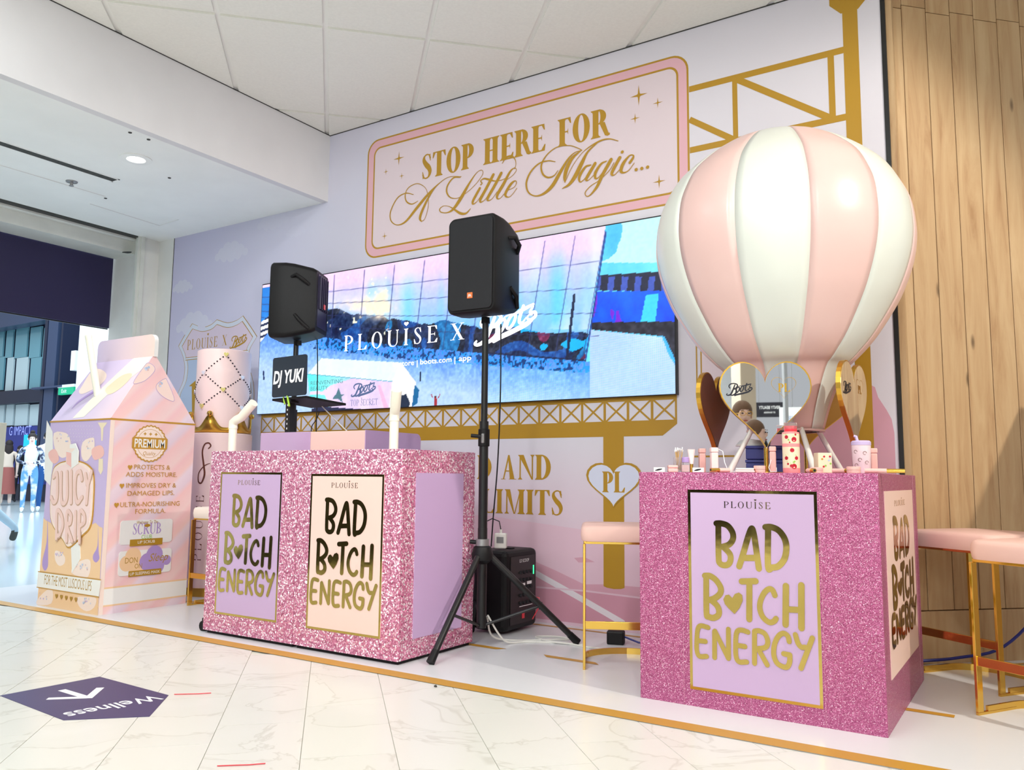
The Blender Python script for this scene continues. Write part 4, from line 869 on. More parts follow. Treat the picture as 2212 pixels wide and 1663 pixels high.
# left-hand counter: two units side by side, on a black plinth
LCY = 2.973
for (xa, xb, pm, lab) in ((-3.915, -3.2165, 'lavender', 'left unit of the chunky pink glitter counter, lavender poster'), (-3.2135, -2.523, 'peach', 'right unit of the chunky pink glitter counter, peach poster')):
    cx = (xa+xb)/2; u = thing('glitter_counter', lab, 'counter', (cx, 3.265, 0), group='pink glitter DJ counter units')
    glitter_box(u, xa-cx, xb-cx, LCY-3.265, 3.561-3.265, .018, .989, 'chunky_glitter'); MB().box(xa-cx+.015, xb-cx-.015, LCY-3.265+.02, 3.55-3.265, 0, .02).build('plinth', 'black_plastic', u)
    fr = frame((0, LCY-3.265-.0003, 0), (1, 0, 0), (0, 0, 1), (0, -1, 0))
    if pm == 'lavender': c = [at_y(*p, LCY) for p in ((480, 1019), (610, 1021), (599, 1343), (463, 1326))]
    else: c = [at_y(*p, LCY) for p in ((674, 1024), (830, 1024), (823, 1378), (661, 1358))]
    poster(u, fr, (c[0][0]+c[3][0])/2-cx, (c[1][0]+c[2][0])/2-cx, (c[2][2]+c[3][2])/2, (c[0][2]+c[1][2])/2, pm)
    if pm == 'peach':
        c = [at_x(*p, xb) for p in ((898, 1022), (1000, 1022), (996, 1358), (891, 1376))]
        fx = frame((xb-cx+.0003, 0, 0), (0, 1, 0), (0, 0, 1), (1, 0, 0)); MB().prism([((c[0][1]+c[3][1])/2-3.265, (c[2][2]+c[3][2])/2), ((c[1][1]+c[2][1])/2-3.265, (c[2][2]+c[3][2])/2), ((c[1][1]+c[2][1])/2-3.265, (c[0][2]+c[1][2])/2), ((c[0][1]+c[3][1])/2-3.265, (c[0][2]+c[1][2])/2)], fx, 0, .003).build('side_panel', 'lavender_deep', u)
# small black castor peeping out at the far left foot of the counter
w_ = thing('castor_wheel', 'small black castor peeping out beside the left foot of the glitter counter', 'castor', (-3.955, 3.02, 0)); MB().tube([(-.0, -.02, .028), (0, .02, .028)], .028, 14).build('wheel', 'black_plastic', w_); MB().box(-.012, .035, -.014, .014, .028, .07).build('fork', 'black_metal', w_)
# bent white straws standing on the counter top
def straw(px, base_py, bend_py, tip, r, lab, y):
    b = at_y(px[0], base_py, y); c = at_y(px[1], bend_py, y); t = at_y(tip[0], tip[1], y+tip[2])
    s = thing('drinking_straw', lab, 'straw', (b[0], b[1], .989)); L = lambda p: np.array([p[0]-b[0], p[1]-b[1], p[2]-.989])
    zc = c[2]-.989; cc = np.array([0, 0, zc])
    MB().tube([(0, 0, 0), cc], r, 18).build('lower_tube', 'cream', s, smooth=True)
    tt = L(t); MB().tube([cc-np.array([0, 0, .004]), cc, cc+np.array([0, 0, .025]), cc+(tt-cc)*.16+np.array([0, 0, .018]), cc+(tt-cc)*.4, tt], r*1.10, 18).build('bent_tube', 'cream', s, smooth=True)
    MB().lathe([(r*1.13, zc-.01), (r*1.13, zc)], 18).build('collar', 'cream', s, smooth=True)
straw((501, 503), 976, 922, (548, 870, 0.0), .0225, 'white bent straw at the left end of the glitter counter, tip pointing right', 3.05)
straw((850, 851), 980, 905, (857, 843, -0.05), .0225, 'white bent straw at the right end of the glitter counter, tip pointing at the viewer', 3.06)

# DJ booth box behind the left counter
dj = thing('booth_box', 'pastel striped DJ booth box with lavender and peach panels behind the glitter counter', 'booth', (-3.80, 3.855, 0))
MB().box(-.456, .0, -.255, .255, 0, 1.130).build('lavender_half', 'lavender', dj, bevel=.004); 
MB().box(.001, .452, -.255, .24, 0, 1.128).build('peach_half', 'peach', dj, bevel=.004)
fx = frame((.453, 0, 0), (0, 1, 0), (0, 0, 1), (1, 0, 0)); MB().prism([(-.255, 0), (.255, 0), (.255, 1.09)]+[(.215+.04*math.cos(PI/2*k/6), 1.09+.04*math.sin(PI/2*k/6)) for k in range(1, 7)]+[(-.255, 1.13)], fx, 0, .006).build('side_panel', 'lavender_deep', dj)

# ================================================================== MILK CARTON DISPLAY
ct = thing('carton_display', 'giant pastel milk carton display with gable roof, straw and drippy lolly artwork', 'display', (-5.232, 3.259, 0))
CX, CY = -5.232, 3.259
x0, x1, y0, y1 = -5.580-CX, -4.884-CX, 2.954-CY, 3.564-CY; ZB, ZR, ZF = 1.203, 1.637, 1.785
def diag(name, stops, scale, rot, soft=True):
    m = mat(name, (240, 200, 210), .42); v = coords(m, 'Object', (1, 1, 1), rot); sp_ = node(m, 'ShaderNodeSeparateXYZ'); link(m, v, sp_.inputs['Vector'])
    ml = node(m, 'ShaderNodeMath', operation='MULTIPLY'); ml.inputs[1].default_value = scale; link(m, sp_.outputs['X'], ml.inputs[0]); fr_ = node(m, 'ShaderNodeMath', operation='FRACT'); link(m, ml.outputs[0], fr_.inputs[0])
    r = ramp(m, stops); link(m, fr_.outputs[0], r.inputs['Fac']); link(m, r.outputs['Color'], bsdf(m).inputs['Base Color']); return m
pinkst = [(0.0, (246, 212, 208)), (0.30, (246, 200, 198)), (0.42, (234, 210, 220)), (0.60, (240, 218, 226)), (0.70, (248, 206, 200)), (0.88, (246, 198, 198)), (1.0, (246, 212, 208))]
diag('carton_pink_stripe', pinkst, 3.6, (0.80, 0, PI/2))
mat('carton_lavender', (202, 182, 220), .42); mat('carton_orange', (244, 204, 158), .42); mat('carton_white', (240, 238, 232), .42); mat('carton_cream', (248, 226, 212), .4); mat('carton_purple', (178, 150, 206), .4)
def roof_grad():
    m = mat('carton_roof', (214, 196, 222), .42); c = node(m, 'ShaderNodeTexCoord'); sp_ = node(m, 'ShaderNodeSeparateXYZ'); link(m, c.outputs['Object'], sp_.inputs['Vector']); mr = node(m, 'ShaderNodeMapRange'); mr.inputs['From Min'].default_value = -.35; mr.inputs['From Max'].default_value = .35; link(m, sp_.outputs['X'], mr.inputs['Value']); r = ramp(m, [(0, (206, 188, 222)), (.55, (216, 200, 224)), (.8, (232, 212, 226)), (1, (244, 214, 222))]); link(m, mr.outputs[0], r.inputs['Fac']); link(m, r.outputs['Color'], bsdf(m).inputs['Base Color'])
    m = mat('carton_fin', (232, 214, 224), .42); c = node(m, 'ShaderNodeTexCoord'); sp_ = node(m, 'ShaderNodeSeparateXYZ'); link(m, c.outputs['Object'], sp_.inputs['Vector']); mr = node(m, 'ShaderNodeMapRange'); mr.inputs['From Min'].default_value = -.35; mr.inputs['From Max'].default_value = .35; link(m, sp_.outputs['X'], mr.inputs['Value']); r = ramp(m, [(0, (214, 198, 224)), (.5, (240, 214, 220)), (1, (250, 222, 208))]); link(m, mr.outputs[0], r.inputs['Fac']); link(m, r.outputs['Color'], bsdf(m).inputs['Base Color'])
roof_grad()
mb = MB(); mb.add([(x0, y0, 0), (x1, y0, 0), (x1, y1, 0), (x0, y1, 0), (x0, y0, ZB), (x1, y0, ZB), (x1, y1, ZB), (x0, y1, ZB)], [(0, 1, 5, 4), (3, 0, 4, 7), (2, 3, 7, 6), (3, 2, 1, 0)], 0); mb.add([(x1, y0, 0), (x1, y1, 0), (x1, y1, ZB), (x1, y0, ZB)], [(0, 1, 2, 3)], 1); mb.build('body', ['carton_lavender', 'carton_pink_stripe'], ct)
ym = 0.0
mb = MB(); mb.add([(x0, y0, ZB), (x1, y0, ZB), (x1-.045, ym-.012, ZR), (x0-.0, ym-.012, ZR), (x0, y1, ZB), (x1, y1, ZB), (x1-.045, ym+.012, ZR), (x0, ym+.012, ZR)], [(0, 1, 2, 3), (5, 4, 7, 6), (4, 0, 3, 7)], 0)
mb.add([(x1, y0, ZB), (x1, y1, ZB), (x1-.045, ym+.012, ZR), (x1-.045, ym-.012, ZR)], [(0, 1, 2, 3)], 1); mb.build('gable_roof', ['carton_roof', 'carton_pink_stripe'], ct)
fin = rrect(x0, x1-.030, ZR-.004, ZF, .05); fin = [(u, v) if v > ZR+.06 else (x0 if u < 0 else x1-.030, ZR-.004 if v < ZR+.03 else v) for u, v in fin]
mb = MB(); mb.prism(fin, frame((0, ym, 0), (1, 0, 0), (0, 0, 1), (0, -1, 0)), -.014, .014, 0, 1); mb.build('top_fin', ['carton_fin', 'carton_white'], ct)
# roof artwork: white band, petals, letters
def roofpt(px, py):   # onto the front roof slope
    n_ = np.array([0, -(ZR-ZB), (ym-.012-y0)]); n_ = n_/np.linalg.norm(n_); P0 = np.array([0+CX, y0+CY, ZB]); n_[1], n_[2] = -(ZR-ZB), (ym-.012-y0); n_ /= np.linalg.norm(n_)
    d = ray(px, py); t = ((P0-CPOS)@n_)/(d@n_); return CPOS+d*t-np.array([CX, CY, 0])
Nn = np.array([0, -(ZR-ZB), (ym-.012-y0)]); Nn /= np.linalg.norm(Nn); Vv = np.array([0, (ym-.012-y0), ZR-ZB]); Vv /= np.linalg.norm(Vv)
RF = frame((0, y0, ZB), (1, 0, 0), Vv, Nn)
def rf(px, py): p = roofpt(px, py)-np.array([0, y0, ZB]); return (p[0], p@Vv)
RZ = lambda x, y: rf(80+.15371*x, 700+.15371*y)
A = Art(RF, .001)
A.poly([RZ(*p) for p in ((500, 1325), (660, 1305), (1000, 985), (1500, 620), (1610, 455), (1360, 480), (1100, 720), (840, 970))], 'cream')
A.poly(crom([RZ(*p) for p in ((590, 950), (640, 860), (760, 670), (870, 630), (970, 690), (960, 780), (850, 880), (650, 980))], 4, True), 'carton_cream'); A.poly(crom([RZ(*p) for p in ((960, 920), (1040, 840), (1200, 720), (1330, 695), (1300, 780), (1150, 920), (1010, 990))], 4, True), 'bottle_cream')
A.stroke([RZ(*p) for p in ((490, 1190), (600, 1080), (820, 935))], [.006, .03, .03], 'carton_purple')
A.build('roof_print', ct)
for (px, py, pm, lb) in ((835, 720, 'box_blue', 0), (930, 700, 'red_badge', 0), (1180, 770, 'leaf_green', 0), (1080, 830, 'gold_print', 0)): pass
b = roofpt(210, 849); tip = np.array([-5.316-CX, 3.02-CY, 1.775]); MB().tube([b-(tip-b)*.05, b, b+(tip-b)*.5, tip], .0225, 18).build('straw', 'cream', ct, smooth=True)
# front face artwork
FF = frame((0, y0, 0), (1, 0, 0), (0, 0, 1), (0, -1, 0))
def cf(x, y): p = at_y(60+.2767*x, 880+.2767*y, 2.954); return (p[0]-CX, p[2])
A = Art(FF, .0008)
A.poly([(x0, 0), (x1, 0)]+[cf(*p) for p in ((585, 940), (560, 930), (530, 900), (470, 930), (420, 990), (300, 940), (240, 1000), (180, 900), (140, 880))]+[(x0, cf(110, 860)[1])], 'carton_orange')
A.poly([cf(*p) for p in ((150, 100), (195, 190), (200, 420), (175, 610), (130, 560), (135, 300))], 'carton_white')
for P in (((155, 870), (148, 1050), (118, 1180), (115, 1240), (135, 1275), (158, 1240), (160, 1170), (160, 1050)), ((550, 920), (545, 1080), (512, 1150), (512, 1190), (535, 1210), (560, 1180), (555, 1130), (553, 1050))): A.poly(crom([cf(*p) for p in P], 3, True), 'carton_purple')
A.poly([cf(*p) for p in ((548, 118), (622, 118), (592, 160), (585, 260), (575, 260), (572, 165))], 'bottle_cream'); A.poly([cf(*p) for p in ((555, 400), (588, 400), (588, 490), (570, 525), (552, 490))], 'bottle_cream')
for P in (((205, 200), (300, 200), (335, 260), (330, 350), (270, 395), (215, 330)), ((430, 270), (505, 235), (522, 260), (515, 340), (460, 420), (420, 380)), ((215, 1120), (260, 1130), (292, 1170), (285, 1220), (245, 1235), (215, 1190)), ((340, 1290), (380, 1220), (450, 1185), (490, 1200), (485, 1290), (450, 1330)), ((75, 1500), (150, 1425), (195, 1430), (185, 1530), (80, 1540)), ((390, 1480), (470, 1480), (535, 1490), (520, 1560), (460, 1590), (400, 1550))): A.poly(crom([cf(*p) for p in P], 3, True), 'carton_cream')
for P in (((165, 350), (215, 325), (245, 400), (210, 440), (170, 400)), ((500, 330), (560, 295), (592, 320), (590, 380), (520, 410))): A.poly(crom([cf(*p) for p in P], 3, True), 'pink_plastic')
cols = ('box_blue', 'red_badge', 'peach', 'leaf_green', 'lavender'); rr2 = random.Random(3)
for k in range(60):
    z = rr2.choice(((225, 320, 205, 265), (440, 515, 255, 330), (370, 470, 1215, 1270), (95, 170, 1445, 1500), (430, 500, 1490, 1530), (220, 275, 1130, 1165))); x, y = rr2.uniform(z[0], z[1]), rr2.uniform(z[2], z[3]); a = cf(x, y); A.disc(a, .006, ('balloon_pink', 'carton_lavender', 'heart_blue', 'shield_blue')[k % 4], 6)
for r_ in range(5):
    for c_ in range(9): A.disc(cf(330+c_*22+r_*4, 145+r_*28), .0028, 'carton_white', 5)
A.build('front_print', ct)
A = Art(FF, .004)
A.poly([cf(*p) for p in ((75, 1398), (85, 1285), (575, 1350), (560, 1475))], 'carton_white'); A.stroke([cf(85, 1280), cf(575, 1345)], .006, 'gold_print_bright', smooth=False); A.stroke([cf(75, 1402), cf(560, 1480)], .006, 'gold_print_bright', smooth=False); A.stroke([(x0, ZB-.004), (x1, ZB-.004)], .010, 'gold_print_bright', smooth=False)
a, b = cf(132, 1385), cf(500, 1425); vs, fsx, w = sans('FOR THE MOST LUSCIOUS LIPS', .062)
text_on(A, 'FOR THE MOST LUSCIOUS LIPS', a[0], (a[1]+b[1])/2, .062, 'gold_print', width=b[0]-a[0])
A.build('front_lettering', ct)
for k in range(5): A = Art(FF, .004); A.poly(heart(*cf(228+38*k, 1474+7*k), .032, .032, 16), 'gold_print'); A.build('heart_mark', ct)
# raised lolly with its letters
lolly = [cf(*p) for p in ((200, 500), (240, 440), (310, 415), (400, 415), (480, 450), (520, 520), (522, 700), (500, 920), (430, 1010), (330, 1100), (280, 1040), (190, 900), (180, 700))]
lol = crom(lolly, 5, True); c0 = lol.mean(0)
area_ = np.sum(lol[:, 0]*np.roll(lol[:, 1], -1)-np.roll(lol[:, 0], -1)*lol[:, 1]); lol = lol if area_ > 0 else lol[::-1]
o = MB().prism([tuple(p) for p in [cf(340, 1050), cf(410, 1040), cf(415, 1180), cf(350, 1290)]][::-1], FF, .001, .004).build('lolly_stick', 'carton_white', ct)
l1 = MB().prism([tuple(p) for p in lol], FF, .001, .005, 0, 0).build('lolly', 'gold_print_bright', ct); MB().prism([tuple(c0+(p-c0)*.965) for p in lol], FF, .005, .008).build('lolly_coating', 'carton_cream', l1); MB().prism([tuple(c0+(p-c0)*.90) for p in lol], FF, .008, .010).build('lolly_face', 'pale_pink', l1)
mat('lolly_letter', (244, 206, 194), .3); mat('lolly_shadow', (206, 168, 140), .4)
def lol_stroke(mb, pts, w, z0):
    A2 = Art(FF, z0); A2.mb = mb; A2.mats = ['lolly_letter', 'lolly_shadow']
    A2.stroke([(u+.004, v-.004) for u, v in pts], w+.008, 'lolly_shadow'); A2.o += .0008; A2.stroke(pts, w, 'lolly_letter')
mb = MB()
for P in ([(215, 540), (240, 520), (240, 700), (215, 740), (195, 700)], [(272, 510), (272, 700), (290, 750), (318, 700), (318, 505)], [(350, 500), (350, 740)], [(435, 560), (420, 500), (388, 530), (380, 660), (400, 740), (435, 700)], [(462, 520), (480, 600), (508, 500)], [(482, 600), (470, 745)]): lol_stroke(mb, [cf(*p) for p in P], .028, .0105)
mb.build('juicy_lettering', ['lolly_letter', 'lolly_shadow'], l1)
mb = MB()
for P in ([(235, 1020), (240, 810), (275, 840), (285, 920), (260, 990), (240, 1000)], [(315, 1040), (318, 820), (350, 840), (345, 900), (320, 920), (358, 1040)], [(385, 815), (380, 1030)], [(415, 1050), (418, 820), (450, 830), (455, 890), (425, 920)]): lol_stroke(mb, [cf(*p) for p in P], .026, .0105)
mb.build('drip_lettering', ['lolly_letter', 'lolly_shadow'], l1)
mc = [cf(*p) for p in ((315, 440), (318, 340), (345, 320), (345, 290), (388, 280), (412, 340), (408, 440), (360, 475))][::-1]
if sum(mc[i][0]*mc[(i+1) % 8][1]-mc[(i+1) % 8][0]*mc[i][1] for i in range(8)) < 0: mc = mc[::-1]
o = MB().prism(mc, FF, .010, .015).build('mini_carton', 'carton_white', l1)
A = Art(FF, .0152); A.poly([cf(*p) for p in ((318, 345), (358, 355), (358, 470), (318, 438))], 'pink_plastic'); A.poly([cf(*p) for p in ((318, 338), (345, 320), (390, 320), (360, 352))], 'carton_cream'); A.build('mini_carton_print', l1)
# side face artwork
FX = frame((x1, 0, 0), (0, 1, 0), (0, 0, 1), (1, 0, 0))
def cs(x, y): p = at_x(60+.2767*x, 880+.2767*y, x1+CX); return (p[1]-CY, p[2])
A = Art(FX, .0008)
A.stroke([(y0, ZB-.004), (y1, ZB-.004)], .012, 'gold_print_bright', smooth=False)
zc0, zc1 = (cs(570, 1545)[1]+cs(1205, 1480)[1])/2, (cs(570, 1410)[1]+cs(1205, 1350)[1])/2
A.rect(y0, y1, zc0, zc1, 'carton_white'); A.stroke([(y0, zc0), (y1, zc0)], .010, 'carton_orange', smooth=False); A.stroke([(y0, zc1), (y1, zc1)], .010, 'carton_orange', smooth=False)
A.poly([(y0, ZB*.99), (y0+.028, ZB*.99), (y0+.028, 0.0), (y0, 0.0)], 'carton_cream')
A.build('side_print', ct)
A = Art(FX, .004)
cc = cs(952, 282); rb = (cs(1090, 282)[0]-cs(822, 282)[0])/2
def cog(r, n, d): return [(cc[0]+(r+(d if k % 2 else 0))*math.cos(PI*k/n), cc[1]+(r+(d if k % 2 else 0))*math.sin(PI*k/n)) for k in range(2*n)]
A.poly(cog(rb*.94, 26, rb*.06), 'gold_print_bright'); A.poly(cog(rb*.87, 26, rb*.055), 'carton_cream'); A.ring([(cc[0]+rb*.76*math.cos(2*PI*k/40), cc[1]+rb*.76*math.sin(2*PI*k/40)) for k in range(40)], [(cc[0]+rb*.74*math.cos(2*PI*k/40), cc[1]+rb*.74*math.sin(2*PI*k/40)) for k in range(40)], 'gold_print_bright')
A.poly(rrect(cc[0]-rb*1.03, cc[0]+rb*1.03, cc[1]-rb*.30, cc[1]+rb*.32, .012), 'gold_print_bright'); text_on(A, 'PREMIUM', cc[0], cc[1]-rb*.21, rb*.44, 'carton_white', width=rb*1.78, align='c', offset=.018)
text_on(A, 'Quality', cc[0], cc[1]-rb*.62, rb*.2, 'gold_print_bright', width=rb*.75, align='c', shear=.3)
for dx in (-.32, 0, .32): A.poly(star4(cc[0]+dx*rb, cc[1]+rb*.5, rb*.2, rb*.2, .4), 'gold_print_bright')
A.build('premium_seal', ct)
for lines, hx in (((('PROTECTS &', 826, 1108, 488), ('ADDS MOISTURE.', 762, 1162, 545)), (796, 470)), ((('IMPROVES DRY &', 765, 1155, 630), ('DAMAGED LIPS.', 775, 1140, 690)), (732, 615)), ((('ULTRA-NOURISHING', 718, 1182, 775), ('FORMULA.', 835, 1072, 830)), (690, 765))):
    for txt, xa, xb, yb_ in lines:
        A = Art(FX, .004); a, b = cs(xa, yb_), cs(xb, yb_-8); text_on(A, txt, a[0], (a[1]+b[1])/2, .030, 'gold_print_bright', width=b[0]-a[0]); A.build('claim_lettering', ct)
    A = Art(FX, .004); A.poly(heart(*cs(*hx), .032, .034, 18), 'gold_print_bright'); A.build('heart_bullet', ct)
for idx_, (xa, xb, ya, yb_) in enumerate(((712, 1130, 868, 1075), (700, 1122, 1095, 1320))):
    a, b = cs(xa, yb_), cs(xb, ya); fx0 = MB().prism(rrect(a[0], b[0], a[1], b[1], .02), FX, .0005, .004).build('logo_card', 'carton_white', ct)
    A = Art(FX, .0045); mx = (a[0]+b[0])/2; W_, H_ = b[0]-a[0], b[1]-a[1]
    if idx_ == 0:
        serif_on(A, 'SCRUB', mx-.10, a[1]+H_*.40, .070, 'carton_purple', .20, .14, .045); text_on(A, 'CLUB', mx, a[1]+H_*.20, .026, 'leaf_green', width=.075, align='c'); text_on(A, 'Welcome To The', mx, a[1]+H_*.84, .02, 'gold_print', width=.15, align='c', shear=.3); A.disc((mx, a[1]+H_*.76), .022, 'gold_print', 12, .010)
        A.rect(mx-.115, mx+.115, a[1]-.012, a[1]+.030, 'gold_print'); text_on(A, 'LIP SCRUB', mx, a[1]+.002, .018, 'carton_white', width=.12, align='c')
    else:
        for dx, dz, r in ((-.13, 0, .05), (-.09, .04, .055), (-.06, -.02, .06)): A.disc((mx+dx, a[1]+H_*.5+dz), r, 'carton_orange', 18)
        for dx, dz, r in ((.01, .0, .055), (.06, .04, .06), (.08, -.03, .055), (.15, .0, .032)): A.disc((mx+dx, a[1]+H_*.5+dz), r, 'carton_purple', 18)
        text_on(A, 'DON', mx-.10, a[1]+H_*.50, .035, 'gold_print', width=.085, align='c'); text_on(A, 'ON', mx-.05, a[1]+H_*.26, .03, 'gold_print', width=.05, align='c'); text_on(A, 'Sleep', mx+.09, a[1]+H_*.50, .05, 'gold_print', width=.14, align='c', shear=.4)
        A.rect(mx-.115, mx+.115, a[1]-.010, a[1]+.026, 'gold_print'); text_on(A, 'LIP SLEEPING MASK', mx, a[1]-.001, .018, 'carton_white', width=.21, align='c')
    A.build('logo_print', fx0)
# petals printed on the gable end
def gable(px, py):
    n_ = np.array([ZR-ZB, 0, .045]); n_ /= np.linalg.norm(n_); P0 = np.array([x1+CX, CY, ZB]); d = ray(px, py); t = ((P0-CPOS)@n_)/(d@n_); p = CPOS+d*t-np.array([CX, CY, 0]); return (p[1], (p-np.array([x1, 0, ZB]))@np.array([-.045, 0, ZR-ZB])/np.hypot(.045, ZR-ZB))
gv = np.array([-.045, 0, ZR-ZB]); gv /= np.linalg.norm(gv); gn = np.array([ZR-ZB, 0, .045]); gn /= np.linalg.norm(gn)
A = Art(frame((x1, 0, ZB), (0, 1, 0), gv, gn), .001); gz_ = lambda x, y: gable(80+.15371*x, 700+.15371*y)
for P in (((1350, 825), (1500, 600), (1560, 545), (1640, 590), (1650, 660), (1560, 760), (1470, 815)), ((1680, 850), (1790, 770), (1830, 800), (1930, 1070), (1800, 1040), (1690, 940))):
    pts = crom([gz_(*p) for p in P], 4, True); A.poly(pts, 'carton_fin'); A.stroke(pts, .0025, 'carton_purple', closed=True, smooth=False)
for k in range(12): a = gz_(*((1540+rr2.uniform(-30, 40), 620+rr2.uniform(-20, 25)) if k % 2 else (1750+rr2.uniform(-50, 60), 850+rr2.uniform(-30, 30)))); A.disc(a, .009, ('heart_blue', 'balloon_pink', 'shield_blue')[k % 3], 7)
A.build('gable_print', ct)
# ================================================================== LIPSTICK TOWER
tw = thing('lipstick_tower', 'tall pink lipstick tube display with gold crown ring and gems behind the carton', 'display', (-5.17, 4.0, 0))
TR = .225
MB().lathe([(TR, 0), (TR, 1.155), (TR-.02, 1.165)], 56).build('barrel', 'pale_pink', tw, smooth=True)
MB().lathe([(TR+.006, 0), (TR+.006, .06)], 56).build('base_ring', 'gold_satin', tw, smooth=True)
n = 112; vs = []; fs_ = []
for k in range(n):
    t = 2*PI*k/n; ph = (t*6/(2*PI)) % 1; h = 1.20+.095*(.5+.5*math.cos(2*PI*ph))**1.6
    for z in (1.165, h): vs.append(((TR-.010)*math.cos(t), (TR-.010)*math.sin(t), z))
for k in range(n): a = 2*k; b = 2*((k+1) % n); fs_.append((a, b, b+1, a+1))
cr = MB().add(vs, fs_).build('crown_ring', 'gold_satin', tw, smooth=True)
so = cr.modifiers.new('s', 'SOLIDIFY'); so.thickness = .012
for k in range(6):
    t = 2*PI*k/6; o = MB().lathe([(.0, -.022), (.016, -.015), (.022, 0), (.016, .015), (0, .022)], 12, caps=False).build('crown_bead', 'gold_metal', tw, smooth=True); o.location = ((TR-.008)*math.cos(t), (TR-.008)*math.sin(t), 1.300)
MB().lathe([(TR-.032, 1.16), (TR-.032, 1.775), (TR-.045, 1.782)], 56).build('bullet', 'pale_pink', tw, smooth=True)
mat('gem', (250, 246, 250), .06, .3, coat=.6); mat('gem_gold', (250, 236, 150), .12, .6); mat('gem_dark', (60, 50, 60), .2, .6)
R2 = TR-.032; ta0 = math.atan2(-4.0, 5.17)     # towards the camera
def on_bullet(da, z): t = ta0+da; return np.array([R2*math.cos(t), R2*math.sin(t), z])
hearts = [(0.05, 1.735, 'gem_gold'), (-.78, 1.60, 'gem'), (.72, 1.575, 'gem'), (0.0, 1.475, 'gem_gold'), (-.80, 1.355, 'gem_gold'), (.74, 1.35, 'gem'), (1.6, 1.46, 'gem'), (-1.6, 1.47, 'gem')]
for da, z, m_ in hearts:
    p = on_bullet(da, z); t = ta0+da; fr = frame(p, (-math.sin(t), math.cos(t), 0), (0, 0, 1), (math.cos(t), math.sin(t), 0)); MB().prism(heart(0, 0, -.034*-1, .034, 18), fr, -.002, .010).build('heart_gem', m_, tw)
gm = None
def dots(a, b, nd=8):
    global gm
    for k in range(1, nd):
        t = k/nd; p = on_bullet(a[0]+(b[0]-a[0])*t, a[1]+(b[1]-a[1])*t)
        if gm is None: o = MB().lathe([(0, -.006), (.005, -.004), (.006, 0), (.005, .004), (0, .006)], 8, caps=False).build('gem_dot', 'gem_dark', tw); gm = o.data
        else: o = bpy.data.objects.new('gem_dot', gm); COL.objects.link(o); o.parent = tw
        o.location = p
for i, j in ((0, 1), (0, 2), (1, 3), (2, 3), (3, 4), (3, 5), (2, 6), (5, 6), (1, 7), (4, 7)): dots(hearts[i], hearts[j])
def on_barrel(u, z, n=0.0): t = ta0+u/TR; return np.array([(TR+n)*math.cos(t), (TR+n)*math.sin(t), z])
A = Art(lambda u, v, n: on_barrel(u, v, n), .0012)
A.stroke([(x_-.165, z_) for x_, z_ in ((.085, 1.045), (.10, 1.065), (.085, 1.085), (.055, 1.075), (.04, 1.02), (.055, .93), (.065, .86), (.045, .80), (.02, .81), (.02, .87), (.06, .92), (.10, .94))], [.008, .010, .010, .010, .012, .014, .014, .012, .010, .008, .008, .004], 'brown_back')
A.build('script_initial', tw)
A = Art(lambda u, v, n: on_barrel(-.115-v, u, n), .0012); serif_on(A, 'PLOUISE', .25, -.02, .062, 'brown_back', .46, .07, .03, .05, .3); A.build('vertical_lettering', tw)

# ================================================================== BALLOON WITH LEGS
bl = thing('balloon_display', 'pink and white striped hot air balloon model on white legs on the right counter', 'display', (-.925, 3.60, .888))
prof = [(276, 0), (282, 45), (292, 88), (310, 130), (340, 176), (386, 229), (430, 257), (470, 273), (521, 279), (560, 277), (597, 269), (640, 253), (681, 232), (744, 189), (786, 149), (807, 127), (870, 99), (931, 80)]
zz = lambda py: 1.864+(540-py)/(503.0 if py < 540 else 492.0)-.888
ys = np.linspace(276.5, 931, 54); prs = np.interp(ys, [p[0] for p in prof], [p[1] for p in prof])
cr_ = crom(np.array(prof, float), 4)
NG, SUB = 12, 8
mb = MB(); vs = []; N = len(cr_); ang0 = math.atan2(-3.6, .925)+math.radians(90)-math.radians(90)   # towards the camera
off = ang0+math.radians(-18)
for py, r in cr_:
    for g in range(NG):
        for s_ in range(SUB):
            fq = s_/SUB; t = off+2*PI*(g+fq)/NG; puff = 1-.010*(1-math.sin(PI*fq)); rr_ = max(r, .5)/516.0*puff; vs.append((rr_*math.cos(t), rr_*math.sin(t), zz(py)))
M_ = NG*SUB; fs_ = []; ms = []
for i in range(N-1):
    for k in range(M_): fs_.append((i*M_+k, (i+1)*M_+k, (i+1)*M_+(k+1) % M_, i*M_+(k+1) % M_)); ms.append((k//SUB) % 2)
for g in range(NG):      # each gore is a part of its own
    mg = MB(); cols_ = [(g*SUB+s_) % M_ for s_ in range(SUB+1)]
    for i in range(N):
        for c_ in cols_: mg.v.append(vs[i*M_+c_])
    for i in range(N-1):
        for s_ in range(SUB): a = i*(SUB+1)+s_; mg.f.append([a, a+SUB+1, a+SUB+2, a+1]); mg.m.append(0)
    o = mg.build('gore', 'balloon_white' if g % 2 == 0 else 'balloon_pink', bl, smooth=True, angle=80); sm = o.modifiers.new('s', 'SOLIDIFY'); sm.thickness = .006; sm.offset = -1
zb_ = zz(931); MB().lathe([(.138, zb_+.006), (.161, zb_+.004), (.161, zb_-.004), (.138, zb_-.004)], 40, caps=False).build('mouth_ring', 'balloon_pink', bl, smooth=True)
for px_t, py_t, px_b, py_b in ((1625, 935, 1604, 1014), (1662, 930, 1648, 1005), (1738, 930, 1751, 1019), (1752, 930, 1784, 1000)):
    pass
for sx, sy in ((-1, -1), (1, -1), (1, 1), (-1, 1)):
    t = math.atan2(sy, sx)-.10; a = np.array([.146*math.cos(t), .146*math.sin(t), zb_+.01]); b = np.array([.255*math.cos(t), .255*math.sin(t), .0]); MB().tube([a, a*.5+b*.5, b], [.010, .011, .014], 10).build('leg', 'white_plastic', bl, smooth=True)

